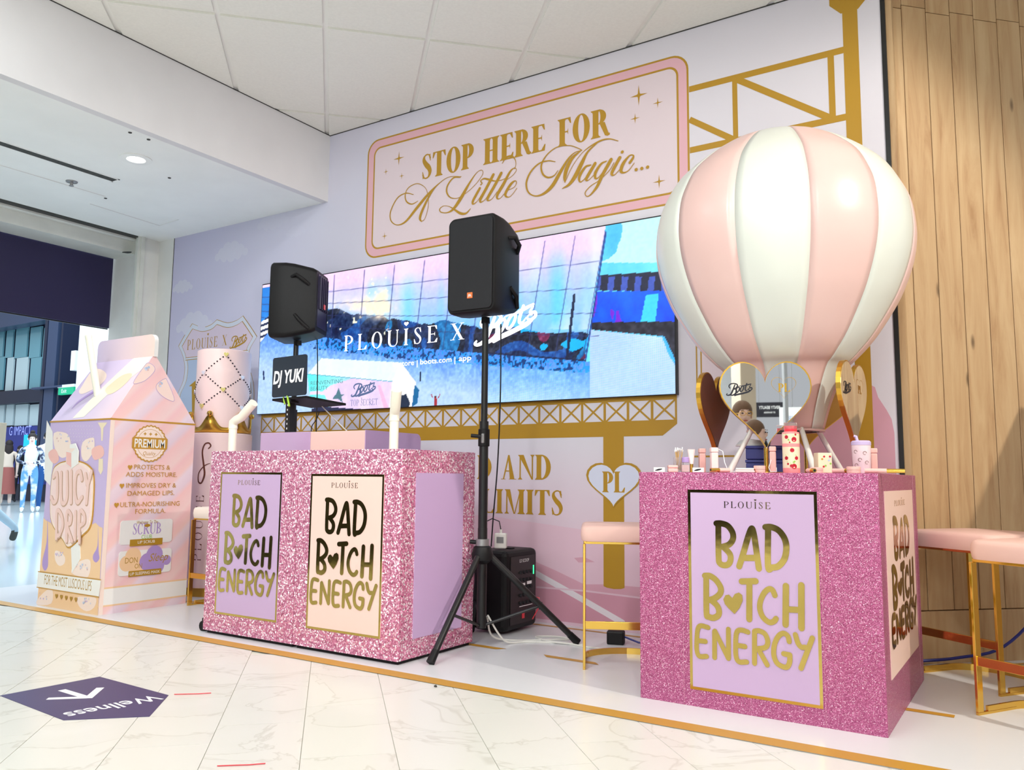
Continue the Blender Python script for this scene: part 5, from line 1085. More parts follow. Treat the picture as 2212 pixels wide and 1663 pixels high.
# ================================================================== HEART MIRRORS
def heart_mirror(loc, yaw, w, h, zc, label, face='mirror', logos=True, thick=.026, stem_col='gold_metal'):
    """yaw: direction the face looks at (angle of the normal)"""
    o = thing('heart_mirror', label, 'mirror', loc, 0, 'heart mirrors on the right counter')
    nrm = np.array([math.cos(yaw), math.sin(yaw), 0]); uu = np.array([-math.sin(yaw), math.cos(yaw), 0]); z = zc-loc[2]
    fr = frame((0, 0, z), uu, (0, 0, 1), nrm)
    H1 = heart(0, 0, w, h, 64); MB().prism(H1, fr, -thick, 0).build('rim', 'gold_satin', o)
    MB().prism(heart(0, 0, w-.010, h-.010, 64), fr, 0, .0015).build('face', face, o)
    tipz = min(p[1] for p in H1); b = MB().tube([(0, 0, 0), (0, 0, z+tipz+.012)], .0085, 12); off_ = nrm*(-thick/2); b.v = [(x+off_[0], y+off_[1], zq) for x, y, zq in b.v]; b.build('stem', stem_col, o, smooth=True)
    MB().lathe([(.06, 0), (.06, .004), (.012, .008)], 24, c=(off_[0], off_[1], 0)).build('foot', stem_col, o, smooth=True)
    if logos:
        A = Art(fr, .0022); boots(A, -w*.425, h*.11, w*.285, 'ink_black', 1.0, .0); A.build('brand_script', o)
        A = Art(fr, .0022); hh = heart(w*.20, h*.20, w*.27, h*.24, 40); hi = heart(w*.20, h*.20, w*.262, h*.232, 40); A.ring(hh, hi, 'gold_satin'); serif_on(A, 'PL', w*.140, h*.155, h*.095, 'gold_satin', w*.125, .17, .05, .05, .06); A.build('heart_logo', o)
    return o
yaw_cam = lambda x, y: math.atan2(-y, -x)
m0 = at_y(1656, 975, 3.24)
heart_mirror((m0[0], 3.24, .888), yaw_cam(m0[0], 3.24)+math.radians(9), .352, .352, 1.150, 'heart mirror facing the viewer, black script logo and pale heart logo on its glass')
m1 = at_y(1549, 980, 3.55)
heart_mirror((m1[0], 3.55, .888), yaw_cam(m1[0], 3.55)+math.radians(68), .350, .355, 1.150, 'gold-rimmed heart mirror with a plain brown face at the left of the counter', face='brown_back', logos=False, thick=.020)
m2 = at_y(1850, 975, 3.50)
heart_mirror((m2[0], 3.50, .888), yaw_cam(m2[0], 3.50)+math.radians(74), .350, .355, 1.158, 'gold-rimmed heart mirror turned towards the oak wall at the right of the counter', thick=.018)
m3 = at_y(1742, 985, 3.97)
heart_mirror((m3[0], 3.97, .888), yaw_cam(m3[0], 3.97)+math.radians(8), .50, .42, 1.20, 'gold heart mirror turned away behind the balloon legs', face='gold_back', logos=False)

# ================================================================== PRODUCTS ON THE RIGHT COUNTER
TZ = .8885
def put(px, y): p = at_y(px, 1018, y); return (p[0], y, TZ)
def sizeat(px, y): p = at_y(px, 1018, y); d = np.array([p[0], p[1], 0])@F_; return d/FPX     # metres per photo pixel there
def cyl_thing(name, lab, cat, px, y, wpx, hpx, mats, prof=None, group=None):
    k = sizeat(px, y); o = thing(name, lab, cat, put(px, y), 0, group); r = wpx*k/2; h = hpx*k
    return o, r, h
def tube_box(px, y, wpx, hpx, m, lab, cord=None, rz=.6):
    k = sizeat(px, y); o = thing('cosmetic_tube', lab, 'cosmetic', put(px, y), rz, 'upright pink cosmetic tubes'); w, h = wpx*k/1.25, hpx*k
    MB().box(-w/2, w/2, -w/2, w/2, 0, h*.80).build('body', m, o, bevel=.004); MB().box(-w/2-.001, w/2+.001, -w/2-.001, w/2+.001, h*.805, h).build('cap', m, o, bevel=.004)
    if cord: MB().tube(cord, .0016, 6).build('cord', 'cotton', o, smooth=True)
    return o
tube_box(1517, 3.30, 17, 52, 'pink_plastic', 'tall peach pink cosmetic tube left of the corded one')
tube_box(1543, 3.24, 19, 54, 'pale_pink', 'pale pink square tube with a white cord loop', [(.012, -.012, .095), (.030, -.02, .085), (.034, -.03, .04), (.045, -.04, .006), (.075, -.05, .004)])
tube_box(1670, 3.22, 17, 57, 'pink_plastic', 'pink lip gloss tube with looped cord beside the cherry bottle', [(-.006, -.012, .05), (-.016, -.02, .02), (-.010, -.022, .004), (.012, -.02, .004), (.012, -.012, .02)], .3)
tube_box(1888, 3.40, 17, 55, 'pink_plastic', 'peach pink tube at the right end beside the lidded cup', None, .4)
# jars and tubs (low round and square boxes)
def tub(px, y, wpx, hpx, lab, m='pink_plastic', square=False):
    k = sizeat(px, y); o = thing('cosmetic_jar', lab, 'jar', put(px, y), .5, 'small pink cosmetic jars'); r, h = wpx*k/2, hpx*k
    if square: MB().box(-r*.8, r*.8, -r*.8, r*.8, 0, h*.55).build('base', m, o, bevel=.003); MB().box(-r*.82, r*.82, -r*.82, r*.82, h*.57, h).build('lid', m, o, bevel=.004)
    else: MB().lathe([(r*.96, 0), (r*.98, h*.1), (r*.98, h*.45), (r*.93, h*.48)], 28).build('base', m, o, smooth=True); MB().lathe([(r, h*.5), (r, h*.93), (r*.92, h), (0, h)], 28, caps=False).build('lid', m, o, smooth=True)
tub(1453, 3.20, 26, 15, 'small square pink tub beside the cotton buds', square=True); tub(1641, 3.19, 25, 15, 'small round pink jar in front of the heart mirror stem'); tub(1764, 3.20, 27, 12, 'low pink jar in front of the cherry print box'); tub(1844, 3.17, 29, 14, 'round pink jar under the right heart mirror')
# white cards with a black swatch stroke
for px, lab in ((1424, 'white card with black mascara swatch at the left edge of the counter'), (1508, 'white card with black mascara swatch in front of the peach tube')):
    k = sizeat(px, 3.16); o = thing('swatch_card', lab, 'card', put(px, 3.16), .42, 'mascara swatch cards'); MB().box(-12*k, 12*k, -.012, .012, 0, 10*k).build('card', 'white_plastic', o, bevel=.001)
    A = Art(frame((0, -.0122, 0), (1, 0, 0), (0, 0, 1), (0, -1, 0)), .0003); A.stroke([(-8*k, 3.5*k), (-2*k, 5*k), (5*k, 6.5*k)], [.003, .007, .004], 'ink_black'); A.build('swatch', o)
# clear pot of cotton buds
k = sizeat(1466, 3.27); o = thing('cotton_bud_pot', 'clear pot holding bamboo cotton buds at the left of the counter', 'pot', put(1466, 3.27)); MB().lathe([(.018, 0), (.020, .002), (.021, .062), (.0195, .062), (.0185, .004), (0, .004)], 20, caps=False).build('pot', 'clear_plastic', o, smooth=True)
cb = None
for i in range(12):
    a = 2*PI*i/12+.3; b = .010*(1+(i % 3)*.3); dz = .010*(i % 4)
    if cb is None:
        c_ = thing('cotton_bud', 'bamboo cotton bud with white tip in the clear pot', 'cotton bud', (0, 0, 0), 0, 'cotton buds in the clear pot'); MB().tube([(0, 0, 0), (0, 0, .080)], .0011, 6).build('stick', 'bamboo', c_); MB().lathe([(0, .078), (.0026, .081), (.0028, .088), (0, .092)], 8, caps=False).build('tip', 'cotton', c_, smooth=True); cb = c_
    else: c_ = copy_tree(cb)
    pp = put(1466, 3.27); c_.location = (pp[0]+b*math.cos(a)*.6, pp[1]+b*math.sin(a)*.6, pp[2]+.005+dz*.3); c_.rotation_euler = (math.sin(a)*-.14, math.cos(a)*.14, a)
# lavender-lidded clear jar, glittery tube, tester tubes
o = thing('mixing_jar', 'clear square jar with mauve lid beside the cotton buds', 'jar', put(1481, 3.23), .4); MB().box(-.017, .017, -.017, .017, 0, .040).build('glass_body', 'clear_plastic', o, bevel=.003); MB().box(-.014, .014, -.014, .014, .002, .030).build('cream_fill', 'pale_pink', o); MB().lathe([(.015, .041), (.015, .060), (.013, .062)], 18).build('lid', 'carton_purple', o, smooth=True)
o = thing('gloss_tube', 'upright pale gloss tube with gold cap standing by the mauve-lidded jar', 'cosmetic', put(1494, 3.24), .3); MB().lathe([(.007, 0), (.007, .034)], 16).build('cap', 'gold_metal', o, smooth=True)
vs = []; N_ = 14
for i in range(7):
    t = i/6; z = .034+.060*t
    for q in range(N_): a = 2*PI*q/N_; vs.append(((.008+.007*t)*math.cos(a), (.008*(1-t)+.001)*math.sin(a), z))
MB().add(vs, [(i*N_+q, i*N_+(q+1) % N_, (i+1)*N_+(q+1) % N_, (i+1)*N_+q) for i in range(6) for q in range(N_)]+[tuple(6*N_+q for q in range(N_))]).build('tube', 'pale_pink', o, smooth=True)
# lying tubes with gold ends
def lying(px, y, rz, lab, L=.085, r=.0085, m='pink_plastic'):
    o = thing('lip_gloss', lab, 'cosmetic', put(px, y), rz, 'lip glosses lying on the counter'); MB().tube([(0, 0, r), (L*.55, 0, r)], r, 14).build('tube', m, o, smooth=True); MB().tube([(L*.55, 0, r), (L, 0, r)], r*.92, 14).build('cap', 'gold_metal', o, smooth=True); MB().tube([(L, 0, r), (L+.0006, 0, r)], r*.55, 12).build('cap_end', 'ink_black', o)
lying(1575, 3.17, -2.2, 'gold-capped gloss lying below the pale pink square tube'); lying(1600, 3.19, -.5, 'gold-capped gloss lying left of the white compact', .07); lying(1745, 3.17, -.9, 'gold-capped gloss lying right of the cherry bottle', .055); lying(1800, 3.20, -.45, 'pink gloss with gold cap lying left of the round pink jar', .095); lying(1868, 3.16, .12, 'pink gloss with gold cap lying at the right front of the counter', .13)
o = thing('compact', 'flat white compact case below the heart mirror', 'cosmetic', put(1610, 3.16), .2); MB().box(-.036, .036, -.022, .022, 0, .009).build('base', 'pale_pink', o, bevel=.003); MB().box(-.034, .034, -.021, .021, .0095, .017).build('lid', 'white_plastic', o, bevel=.003)
# cherry bottle
k = sizeat(1710, 3.20); o = thing('drinks_bottle', 'tall pink drinks bottle with red cap and cherry print', 'bottle', put(1710, 3.20)); r = 18*k; h = 105*k
MB().lathe([(r*.97, 0), (r, .004), (r, h*.10)], 32).build('base_band', 'bottle_pink', o, smooth=True); MB().lathe([(r, h*.10), (r, h*.55), (r, h*.80)], 32).build('body', 'bottle_cream', o, smooth=True); MB().lathe([(r*1.004, h*.53), (r*1.004, h*.60)], 32, caps=False).build('print_band', 'bottle_pink', o, smooth=True); MB().lathe([(r, h*.80), (r*.99, h*.83), (r*.72, h*.845), (r*.70, h*.85)], 32).build('shoulder', 'bottle_pink', o, smooth=True); MB().lathe([(r*.72, h*.85), (r*.74, h*.86), (r*.74, h*.955), (r*.70, h*.965)], 24).build('cap', 'red_cap', o, smooth=True); MB().lathe([(r*.76, h*.90), (r*.76, h*1.03), (r*.70, h*1.035), (0, h*1.035)], 24, caps=False).build('clear_lid', 'clear_plastic', o, smooth=True)
ta = yaw_cam(put(1710, 3.2)[0], 3.2)
cfm = lambda u, v, n: np.array([(r+n)*math.cos(ta+u/r), (r+n)*math.sin(ta+u/r), v])
for (u, v, rad) in ((.012, .68, .0095), (-.016, .73, .007), (.004, .46, .008), (-.018, .30, .007), (.020, .30, .007), (.010, .13, .010), (.0, .14, .006), (-.012, .18, .004), (.018, .78, .004), (-.004, .62, .003)):
    A = Art(cfm, .0008); A.disc((u, v*h), rad, 'cherry', 12); A.stroke([(u, v*h+rad), (u-.004, v*h+rad+.006)], .0012, 'leaf_green', smooth=False); A.build('cherry_print', o)
A = Art(cfm, .0008); A.poly([(.004, h*.22), (.012, h*.25), (.016, h*.23), (.010, h*.20)], 'leaf_green'); A.poly([(-.012, h*.66), (-.008, h*.70), (-.004, h*.66)], 'leaf_green'); A.build('leaf_print', o)
# cherry print box, patterned lidded cup
o = thing('gift_box', 'small cream square box with cherry and colour print', 'box', put(1778, 3.26), .55); MB().box(-.026, .026, -.026, .026, 0, .076).build('box', 'bottle_cream', o, bevel=.003)
A = Art(frame((0, -.0262, 0), (1, 0, 0), (0, 0, 1), (0, -1, 0)), .0003)
for i in range(9): A.disc((rr2.uniform(-.02, .02), rr2.uniform(.012, .066)), .004, ('cherry', 'gold_print_bright', 'shield_blue', 'leaf_green')[i % 4], 8)
A.build('print', o)
o = thing('tumbler_cup', 'lidded pastel tumbler with line drawings beside the right mirror stem', 'cup', put(1862, 3.30)); MB().lathe([(.029, 0), (.031, .004), (.034, .105)], 32).build('cup', 'carton_fin', o, smooth=True); MB().lathe([(.035, .105), (.035, .117), (.030, .122), (0, .122)], 32, caps=False).build('lid', 'carton_lavender', o, smooth=True); MB().tube([(-.012, 0, .122), (-.016, 0, .138), (-.024, 0, .140)], .005, 10).build('spout', 'carton_lavender', o, smooth=True)
tb = yaw_cam(put(1862, 3.3)[0], 3.3); A = Art(lambda u, v, n: np.array([(.0325+n)*math.cos(tb+u/.033), (.0325+n)*math.sin(tb+u/.033), v]), .0022)
for u, v in ((-.02, .08), (-.005, .05), (.012, .075), (-.018, .03), (.018, .04)): A.stroke([(u+.006*math.cos(q), v+.006*math.sin(q)) for q in np.linspace(0, 5, 8)], .0015, 'brown_back')
A.build('line_drawing', o)
# blue storage boxes behind the mirror, small white cream tub
for i, (dz, lab) in enumerate(((0, 'lower blue storage box behind the heart mirror'), (.062, 'upper blue storage box behind the heart mirror'))):
    p = at_y(1670, 1018, 3.72); o = thing('storage_box', lab, 'box', (p[0], 3.72, TZ+dz), .25, 'blue storage boxes'); MB().box(-.112, .112, -.08, .08, 0, .046).build('body', 'box_blue', o, bevel=.004); MB().box(-.115, .115, -.083, .083, .047, .060).build('lid', 'box_blue', o, bevel=.003); MB().box(.07, .10, -.0815, -.08, .02, .035).build('clasp', 'ink_white', o)
o = thing('cream_tub', 'rounded white plastic dome on the blue storage boxes', 'tub', (at_y(1625, 1018, 3.72)[0], 3.70, TZ+.1225)); MB().lathe([(.06, 0), (.062, .008), (.045, .026), (0, .034)], 28, caps=False).build('dome', 'white_plastic', o, smooth=True); MB().lathe([(.064, 0), (.064, .004)], 28).build('rim', 'white_plastic', o, smooth=True)

# ================================================================== STOOLS
def make_stool(label, seat_mat='velvet_pink'):
    o = thing('bar_stool', label, 'stool', (0, 0, 0), 0, 'gold-framed counter stools'); w, d, h = .44, .40, .572; bw, bt = .030, .012
    vs = []; prof = [(0.0, .0), (.012, -.006), (.018, .02), (.014, .058), (-.02, .072)]
    sq = rrect(-w/2, w/2, -d/2, d/2, .055, 8); mb = MB(); n = len(sq)
    rings = [(.99, 0.0), (1.005, .006), (1.02, .030), (1.01, .055), (.985, .067), (.93, .072)]
    for s_, z in rings: mb.v += [(x*s_, y*s_, h+z) for x, y in sq]
    for i in range(len(rings)-1):
        for q in range(n): mb.f.append([i*n+q, i*n+(q+1) % n, (i+1)*n+(q+1) % n, (i+1)*n+q]); mb.m.append(0)
    mb.f.append([(len(rings)-1)*n+q for q in range(n)]); mb.m.append(0); mb.f.append(list(range(n-1, -1, -1))); mb.m.append(0)
    mb.build('seat', seat_mat, o, smooth=True, angle=50)
    MB().box(-w/2+.01, w/2-.01, -d/2+.02, d/2-.02, h-.012, h).build('seat_frame', 'gold_metal', o, bevel=.002)
    for sx in (-1, 1):
        x = sx*(w/2-.012)
        for sy, nm in ((-1, 'leg'), (1, 'leg')): MB().box(x-bt/2, x+bt/2, sy*(d/2-.02)-bw/2, sy*(d/2-.02)+bw/2, 0.012, h-.012).build(nm, 'gold_metal', o, bevel=.0015)
        MB().box(x-bt/2, x+bt/2, -d/2+.005, d/2-.005, 0, .012).build('floor_bar', 'gold_metal', o, bevel=.0015)
    MB().box(-w/2+.01, w/2-.01, -d/2+.010, -d/2+.022, .18, .215).build('footrest', 'gold_metal', o, bevel=.0015)
    pts = [(-w/2+.012, -d/2+.06)]+[(-(w/2-.012)*math.cos(PI*q/16), .02+.16*math.sin(PI*q/16)) for q in range(17)]+[(w/2-.012, -d/2+.06)]
    mb = MB()
    for q in range(len(pts)-1):
        (xa, ya), (xb, yb_) = pts[q], pts[q+1]; L_ = math.hypot(xb-xa, yb_-ya); nx, ny = -(yb_-ya)/L_*.005, (xb-xa)/L_*.005
        mb.add([(xa-nx, ya-ny, .0), (xb-nx, yb_-ny, .0), (xb+nx, yb_+ny, .0), (xa+nx, ya+ny, .0), (xa-nx, ya-ny, .030), (xb-nx, yb_-ny, .030), (xb+nx, yb_+ny, .030), (xa+nx, ya+ny, .030)], [(3, 2, 1, 0), (4, 5, 6, 7), (0, 1, 5, 4), (2, 3, 7, 6)]+([(3, 0, 4, 7)] if q == 0 else [])+([(1, 2, 6, 5)] if q == len(pts)-2 else []))
    mb.build('base_hoop', 'gold_metal', o)
    return o
st = make_stool('gold-framed stool with pink velvet seat half hidden behind the left of the square counter'); st.location = (-1.697, 3.671, 0); st.rotation_euler = (0, 0, .48)
S2 = [((.024, 3.662, 0), -.55, 'gold-framed stool with pink velvet seat in front at the right edge of the picture'), ((-.255, 4.245, 0), -.62, 'gold-framed stool with pale pink seat against the oak wall behind the square counter'), ((-4.575, 3.70, 0), .0, 'gold-framed stool with cream seat between the carton and the glitter counter')]
for loc, rz, lab in S2: c_ = copy_tree(st); c_.location = loc; c_.rotation_euler = (0, 0, rz); c_['label'] = lab
for q in c_.children:
    if q.name.startswith('seat') and 'frame' not in q.name: q.data = q.data.copy(); q.data.materials[0] = MATS['velvet_cream']

# ================================================================== SPEAKERS
def speaker(loc, rz, w, d, h, label, grille=True):
    o = thing('loudspeaker', label, 'loudspeaker', loc, rz, 'pole-mounted loudspeakers')     # front looks along -Y
    fw = rrect(-w/2, w/2, 0, h, .035, 6); fr = lambda s_, y: [((x)*s_, y, h/2+(z-h/2)*s_) for x, z in fw]
    rings = [(.97, -d/2), (1.0, -d/2+.012), (1.0, -d/2+.10), (.97, -d/2+.16), (.86, d/2-.03), (.80, d/2)]; mb = MB(); n = len(fw)
    for s_, y in rings: mb.v += fr(s_, y)
    for i in range(len(rings)-1):
        for q in range(n): mb.f.append([i*n+q, (i+1)*n+q, (i+1)*n+(q+1) % n, i*n+(q+1) % n]); mb.m.append(0)
    mb.f.append(list(range(n))); mb.m.append(0); mb.f.append([(len(rings)-1)*n+q for q in range(n-1, -1, -1)]); mb.m.append(0)
    mb.build('cabinet', 'black_plastic', o, smooth=True, angle=50)
    g = rrect(-w/2+.016, w/2-.016, .016, h-.016, .026, 6); MB().prism(g, frame((0, -d/2-.001, 0), (1, 0, 0), (0, 0, 1), (0, -1, 0)), 0, .006).build('grille', 'black_grille', o, bevel=.003)
    bd = MB().box(-.016, .016, -d/2-.009, -d/2-.006, .075, .105).build('badge', 'orange_badge', o); A = Art(frame((0, -d/2-.0092, 0), (1, 0, 0), (0, 0, 1), (0, -1, 0)), .0003); text_on(A, 'JBL', 0, .084, .012, 'ink_white', width=.024, align='c', offset=.01); A.build('badge_lettering', bd)
    for sx in (-1, 1):
        hd = []
        MB().tube([(sx*(w/2*.93), -.01, h*.80), (sx*(w/2+.012), .03, h*.82), (sx*(w/2+.014), .075, h*.76), (sx*(w/2*.86), .11, h*.70)], .012, 10).build('handle', 'black_plastic', o, smooth=True)
        MB().tube([(sx*(w/2*.93), .02, h*.30), (sx*(w/2+.006), .06, h*.22), (sx*(w/2*.86), .115, h*.12)], .012, 10).build('handle', 'black_plastic', o, smooth=True)
    bp = MB().box(-w*.30, w*.30, d/2-.002, d/2+.004, h*.16, h*.86).build('amplifier_panel', 'dark_purple_plastic', o)
    for q in range(5): MB().box(-w*.26+q*w*.12, -w*.26+q*w*.12+.008, d/2+.004, d/2+.018, h*.40, h*.84).build('heat_fin', 'dark_purple_plastic', o)
    MB().box(-.020, .012, d/2+.018, d/2+.021, h*.42, h*.42+.034).build('rear_badge', 'red_badge', o)
    MB().lathe([(.024, -.03), (.022, .002)], 16).build('pole_cup', 'black_plastic', o)
    return o
# right speaker and its tripod
PX_, PY_ = -2.448, 3.53
speaker((PX_, PY_-.0, 1.700), math.radians(3), .292, .30, .515, 'black loudspeaker with orange badge facing forward on the tripod in the middle')
t3 = thing('speaker_stand', 'black tripod speaker stand in front of the video wall', 'speaker stand', (PX_, PY_, 0))
MB().tube([(0, 0, .60), (0, 0, 1.15)], .024, 16).build('lower_pole', 'black_metal', t3, smooth=True); MB().tube([(0, 0, 1.08), (0, 0, 1.70)], .0175, 16).build('upper_pole', 'black_metal', t3, smooth=True)
MB().lathe([(.030, 1.02), (.030, 1.11)], 18).build('clutch', 'black_plastic', t3, smooth=True, bevel=.003); MB().tube([(0, -.02, 1.07), (-.05, -.045, 1.075)], .010, 10).build('locking_lever', 'black_plastic', t3); MB().box(.006, .022, -.036, -.024, 1.035, 1.085).build('lever_plate', 'grey_metal', t3, bevel=.004)
MB().lathe([(.034, .505), (.034, .545)], 20).build('collar', 'grey_metal', t3, smooth=True); MB().tube([(0, -.0, .525), (-.06, -.025, .53)], .011, 10).build('locking_lever', 'black_plastic', t3)
MB().lathe([(.026, .42), (.052, .44), (.056, .47), (.045, .505), (.028, .515)], 20).build('hub', 'black_plastic', t3, smooth=True); MB().tube([(0, 0, .10), (0, 0, .60)], .025, 16).build('centre_tube', 'black_metal', t3, smooth=True)
feet = [np.array([-2.413-PX_, 3.069-PY_, 0]), np.array([-2.075-PX_, 3.885-PY_, 0]), np.array([-2.74-PX_, 3.85-PY_, 0])]
for f in feet:
    u_ = f/np.linalg.norm(f); a = u_*.045+np.array([0, 0, .455]); b = f*.97+np.array([0, 0, .022]); MB().tube([a, b], .0165, 14).build('leg', 'black_metal', t3, smooth=True); e = b-a; e /= np.linalg.norm(e); MB().tube([b-e*.05, b+e*.012], [.0185, .021], 14).build('rubber_foot', 'black_plastic', t3, smooth=True)
    m_ = a*.42+b*.58; MB().tube([np.array([0, 0, .115])+u_*.02, m_], .0075, 8).build('brace', 'black_metal', t3); MB().tube([m_+np.array([0, 0, .018]), m_+np.array([0, 0, -.018])], .010, 8).build('bolt', 'black_metal', t3)
# left speaker: seen from its side, amplifier side to the right
LXs, LYs = float(at_y(640, 740, 3.95)[0]), 3.95; LZs = float(at_y(640, 737, 3.95)[2])
sp2 = speaker((LXs+.02, LYs, LZs), math.radians(-62), .325, .315, .525, 'black loudspeaker seen from the side above the DJ laptop')
t4 = thing('speaker_stand', 'black speaker pole rising behind the striped booth box', 'speaker stand', (LXs, LYs, 0)); MB().tube([(0, 0, 1.1), (0, 0, LZs)], .0175, 16).build('upper_pole', 'black_metal', t4, smooth=True); MB().tube([(0, 0, 0), (0, 0, 1.31)], .026, 16).build('lower_pole', 'black_metal', t4, smooth=True); MB().lathe([(.08, 0), (.08, .012)], 20).build('flange', 'black_metal', t4)
# ================================================================== DJ LAPTOP ON ITS STAND
Ql = lambda x, y: (560+.13228*x, 740+.13228*y)
c = [at_y(*Ql(*p), 3.62) for p in ((175, 265), (735, 200), (760, 850), (205, 900))]
ls = thing('laptop_stand', 'black laptop stand post with lime green clamps on the booth box', 'laptop stand', (at_y(625, 930, 3.66)[0], 3.66, 1.131)); LSX = at_y(625, 930, 3.66)[0]
MB().box(-.020, .020, -.022, .022, 0, .20).build('post', 'black_metal', ls, bevel=.003)
for q in range(6): MB().box(-.003, .003, -.0235, -.022, .02+q*.03, .032+q*.03).build('slot', 'ink_white', ls)
MB().box(-.04, .04, -.035, .035, .19, .212).build('clamp_head', 'black_plastic', ls, bevel=.004)
MB().tube([(-.035, -.03, .235), (-.012, -.036, .18)], .0055, 8).build('clamp', 'lime', ls, smooth=True); MB().tube([(.008, -.035, .235), (.035, -.04, .165)], .0065, 8).build('clamp', 'lime', ls, smooth=True)
MB().box(-.04, .10, -.02, .015, .212, .224).build('tray_arm', 'black_metal', ls, bevel=.003)
lp = thing('laptop', 'open laptop with dark lid lettered DJ YUKI on the stand', 'laptop', ((c[2][0]+c[3][0])/2, 3.62, (c[2][2]+c[3][2])/2))
O = np.array([c[3][0], 3.62, c[3][2]])-np.array(lp.location); U = np.array([c[2][0]-c[3][0], 0, c[2][2]-c[3][2]]); Wl = np.linalg.norm(U); U /= Wl; Vl = np.array([c[0][0]-c[3][0], 0, c[0][2]-c[3][2]]); Hl = np.linalg.norm(Vl); Vl = Vl-U*(Vl@U); Vl /= np.linalg.norm(Vl); Nl = np.array([0, -1.0, 0])
FL = frame(O, U, Vl, Nl); MB().prism(rrect(0, Wl, 0, Hl, .016), FL, -.008, 0).build('lid', 'laptop_dark', lp)
A = Art(FL, .0006); text_on(A, 'DJ YUKI', Wl*.03, Hl*.345, Hl*.31, 'ink_white', width=Wl*.90, shear=.18, offset=.035); A.build('lid_lettering', lp)
mb = MB(); mb.prism([(0, 0), (Wl, 0), (Wl*1.02, -.24), (-.0, -.24)], frame(O+np.array([0, .006, -.002]), U, np.array([.10, -1.0, .0])*-1*-1, np.array([0, 0, 1.0])), -.014, 0)
# base deck runs back and to the right of the lid
mb = MB(); p0_, p1_ = O+np.array([0, .004, -.006]), O+U*Wl+np.array([0, .004, -.006]); bk = np.array([.13, .22, -.035]); V8 = [p0_, p1_, p1_+bk, p0_+bk]; mb.add([tuple(p) for p in V8]+[tuple(p-np.array([0, 0, .014])) for p in V8], [(0, 1, 2, 3), (7, 6, 5, 4), (0, 4, 5, 1), (1, 5, 6, 2), (2, 6, 7, 3), (3, 7, 4, 0)]); mb.build('deck', 'black_plastic', lp)
# cables hanging from the left speaker and from the laptop
def cable(name, lab, pts, r, m, base=None):
    P = crom([np.array(p) for p in pts], 6); o = MB().tube([tuple(p) for p in P], r, 8).build(name, m, None, smooth=True); tag(o, lab, 'cable'); return o
cable('power_cable', 'black cable hanging from the left loudspeaker behind the booth', [at_y(684, 705, 4.08), at_y(686, 780, 4.13), at_y(685, 860, 4.14), at_y(683, 930, 4.14), at_y(683, 960, 4.14)], .0038, 'cable_black')
cable('charger_cable', 'white cable sagging from the laptop to the booth box', [at_y(678, 857, 3.80), at_y(700, 882, 3.83), at_y(730, 912, 3.86), at_y(757, 938, 3.88)], .0035, 'cable_white')
cable('power_cable', 'black cable curling down to the booth top under the laptop', [at_y(690, 888, 3.88), at_y(684, 905, 3.88), at_y(674, 920, 3.88), at_y(672, 934, 3.88)], .003, 'cable_black')
cable('speaker_cable', 'black cable hanging beside the tripod from the middle loudspeaker', [at_y(1082, 700, 3.66), at_y(1081, 850, 3.68), at_y(1075, 1000, 3.74), at_y(1066, 1110, 3.80), at_y(1061, 1180, 3.82)], .0038, 'cable_black')
# ================================================================== MIXER SPEAKER ON THE FLOOR, ADAPTER, WHITE CABLES
pa = thing('portable_mixer', 'black speaker and mixer unit with knobs on the floor behind the tripod', 'mixer', (-2.615, 4.02, 0), math.radians(0))
MB().box(-.125, .100, -.165, .175, .015, .455).build('cabinet', 'black_plastic', pa, bevel=.03, seg=3)
MB().box(.0995, .104, -.12, .135, .05, .42).build('control_panel', 'black_metal', pa)
kn = None
for rr0 in range(5):
    for c0_ in range(4):
        y = -.02+c0_*.036; z = .16+rr0*.042
        if kn is None: o = MB().tube([(0, 0, 0), (.010, 0, 0)], .009, 10).build('knob', 'black_grille', pa); kn = o.data
        else: o = bpy.data.objects.new('knob', kn); COL.objects.link(o); o.parent = pa
        o.location = (.104, y, z)
A = Art(frame((.1045, 0, 0), (0, 1, 0), (0, 0, 1), (1, 0, 0)), .0004); text_on(A, 'LD SCOOP', -.03, .385, .018, 'ink_white', width=.10); A.rect(-.02, .03, .255, .268, 'ink_white'); A.rect(.05, .10, .258, .275, 'ink_white'); A.rect(-.03, .11, .140, .144, 'ink_white'); A.build('panel_print', pa)
MB().box(.104, .107, .115, .123, .31, .36).build('level_light', 'led_green', pa); MB().box(.104, .108, -.0, .022, .075, .105).build('badge', 'red_badge', pa); MB().tube([(.104, .10, .185), (.15, .11, .18), (.15, .10, .12), (.118, .09, .06)], .003, 6).build('red_lead', 'red_badge', pa, smooth=True)
MB().box(-.06, .04, -.02, .02, .452, .462).build('carry_handle', 'black_plastic', pa, bevel=.004)
ad = thing('power_adapter', 'white plug adapter with label resting on the mixer unit', 'adapter', (-2.60, 3.93, .463), .4); MB().box(-.034, .034, -.022, .022, 0, .085).build('housing', 'white_plastic', ad, bevel=.006); MB().box(-.02, .02, -.0235, -.022, .03, .065).build('rating_label', 'grey_metal', ad); MB().tube([(0, 0, .085), (0, 0, .105)], .007, 10).build('strain_relief', 'white_plastic', ad); MB().tube([(0, 0, .105), (-.01, 0, .15), (-.05, 0, .165), (-.10, -.02, .14)], .003, 8).build('lead', 'cable_black', ad, smooth=True)
cable('white_cable', 'white cable running down the tripod and over the floor to the stool', [(-2.43, 3.56, .16), (-2.40, 3.62, .06), (-2.38, 3.68, .012), (-2.32, 3.78, .006), (-2.15, 3.86, .006), (-2.0, 3.84, .006), (-1.80, 3.86, .006)], .005, 'cable_white')
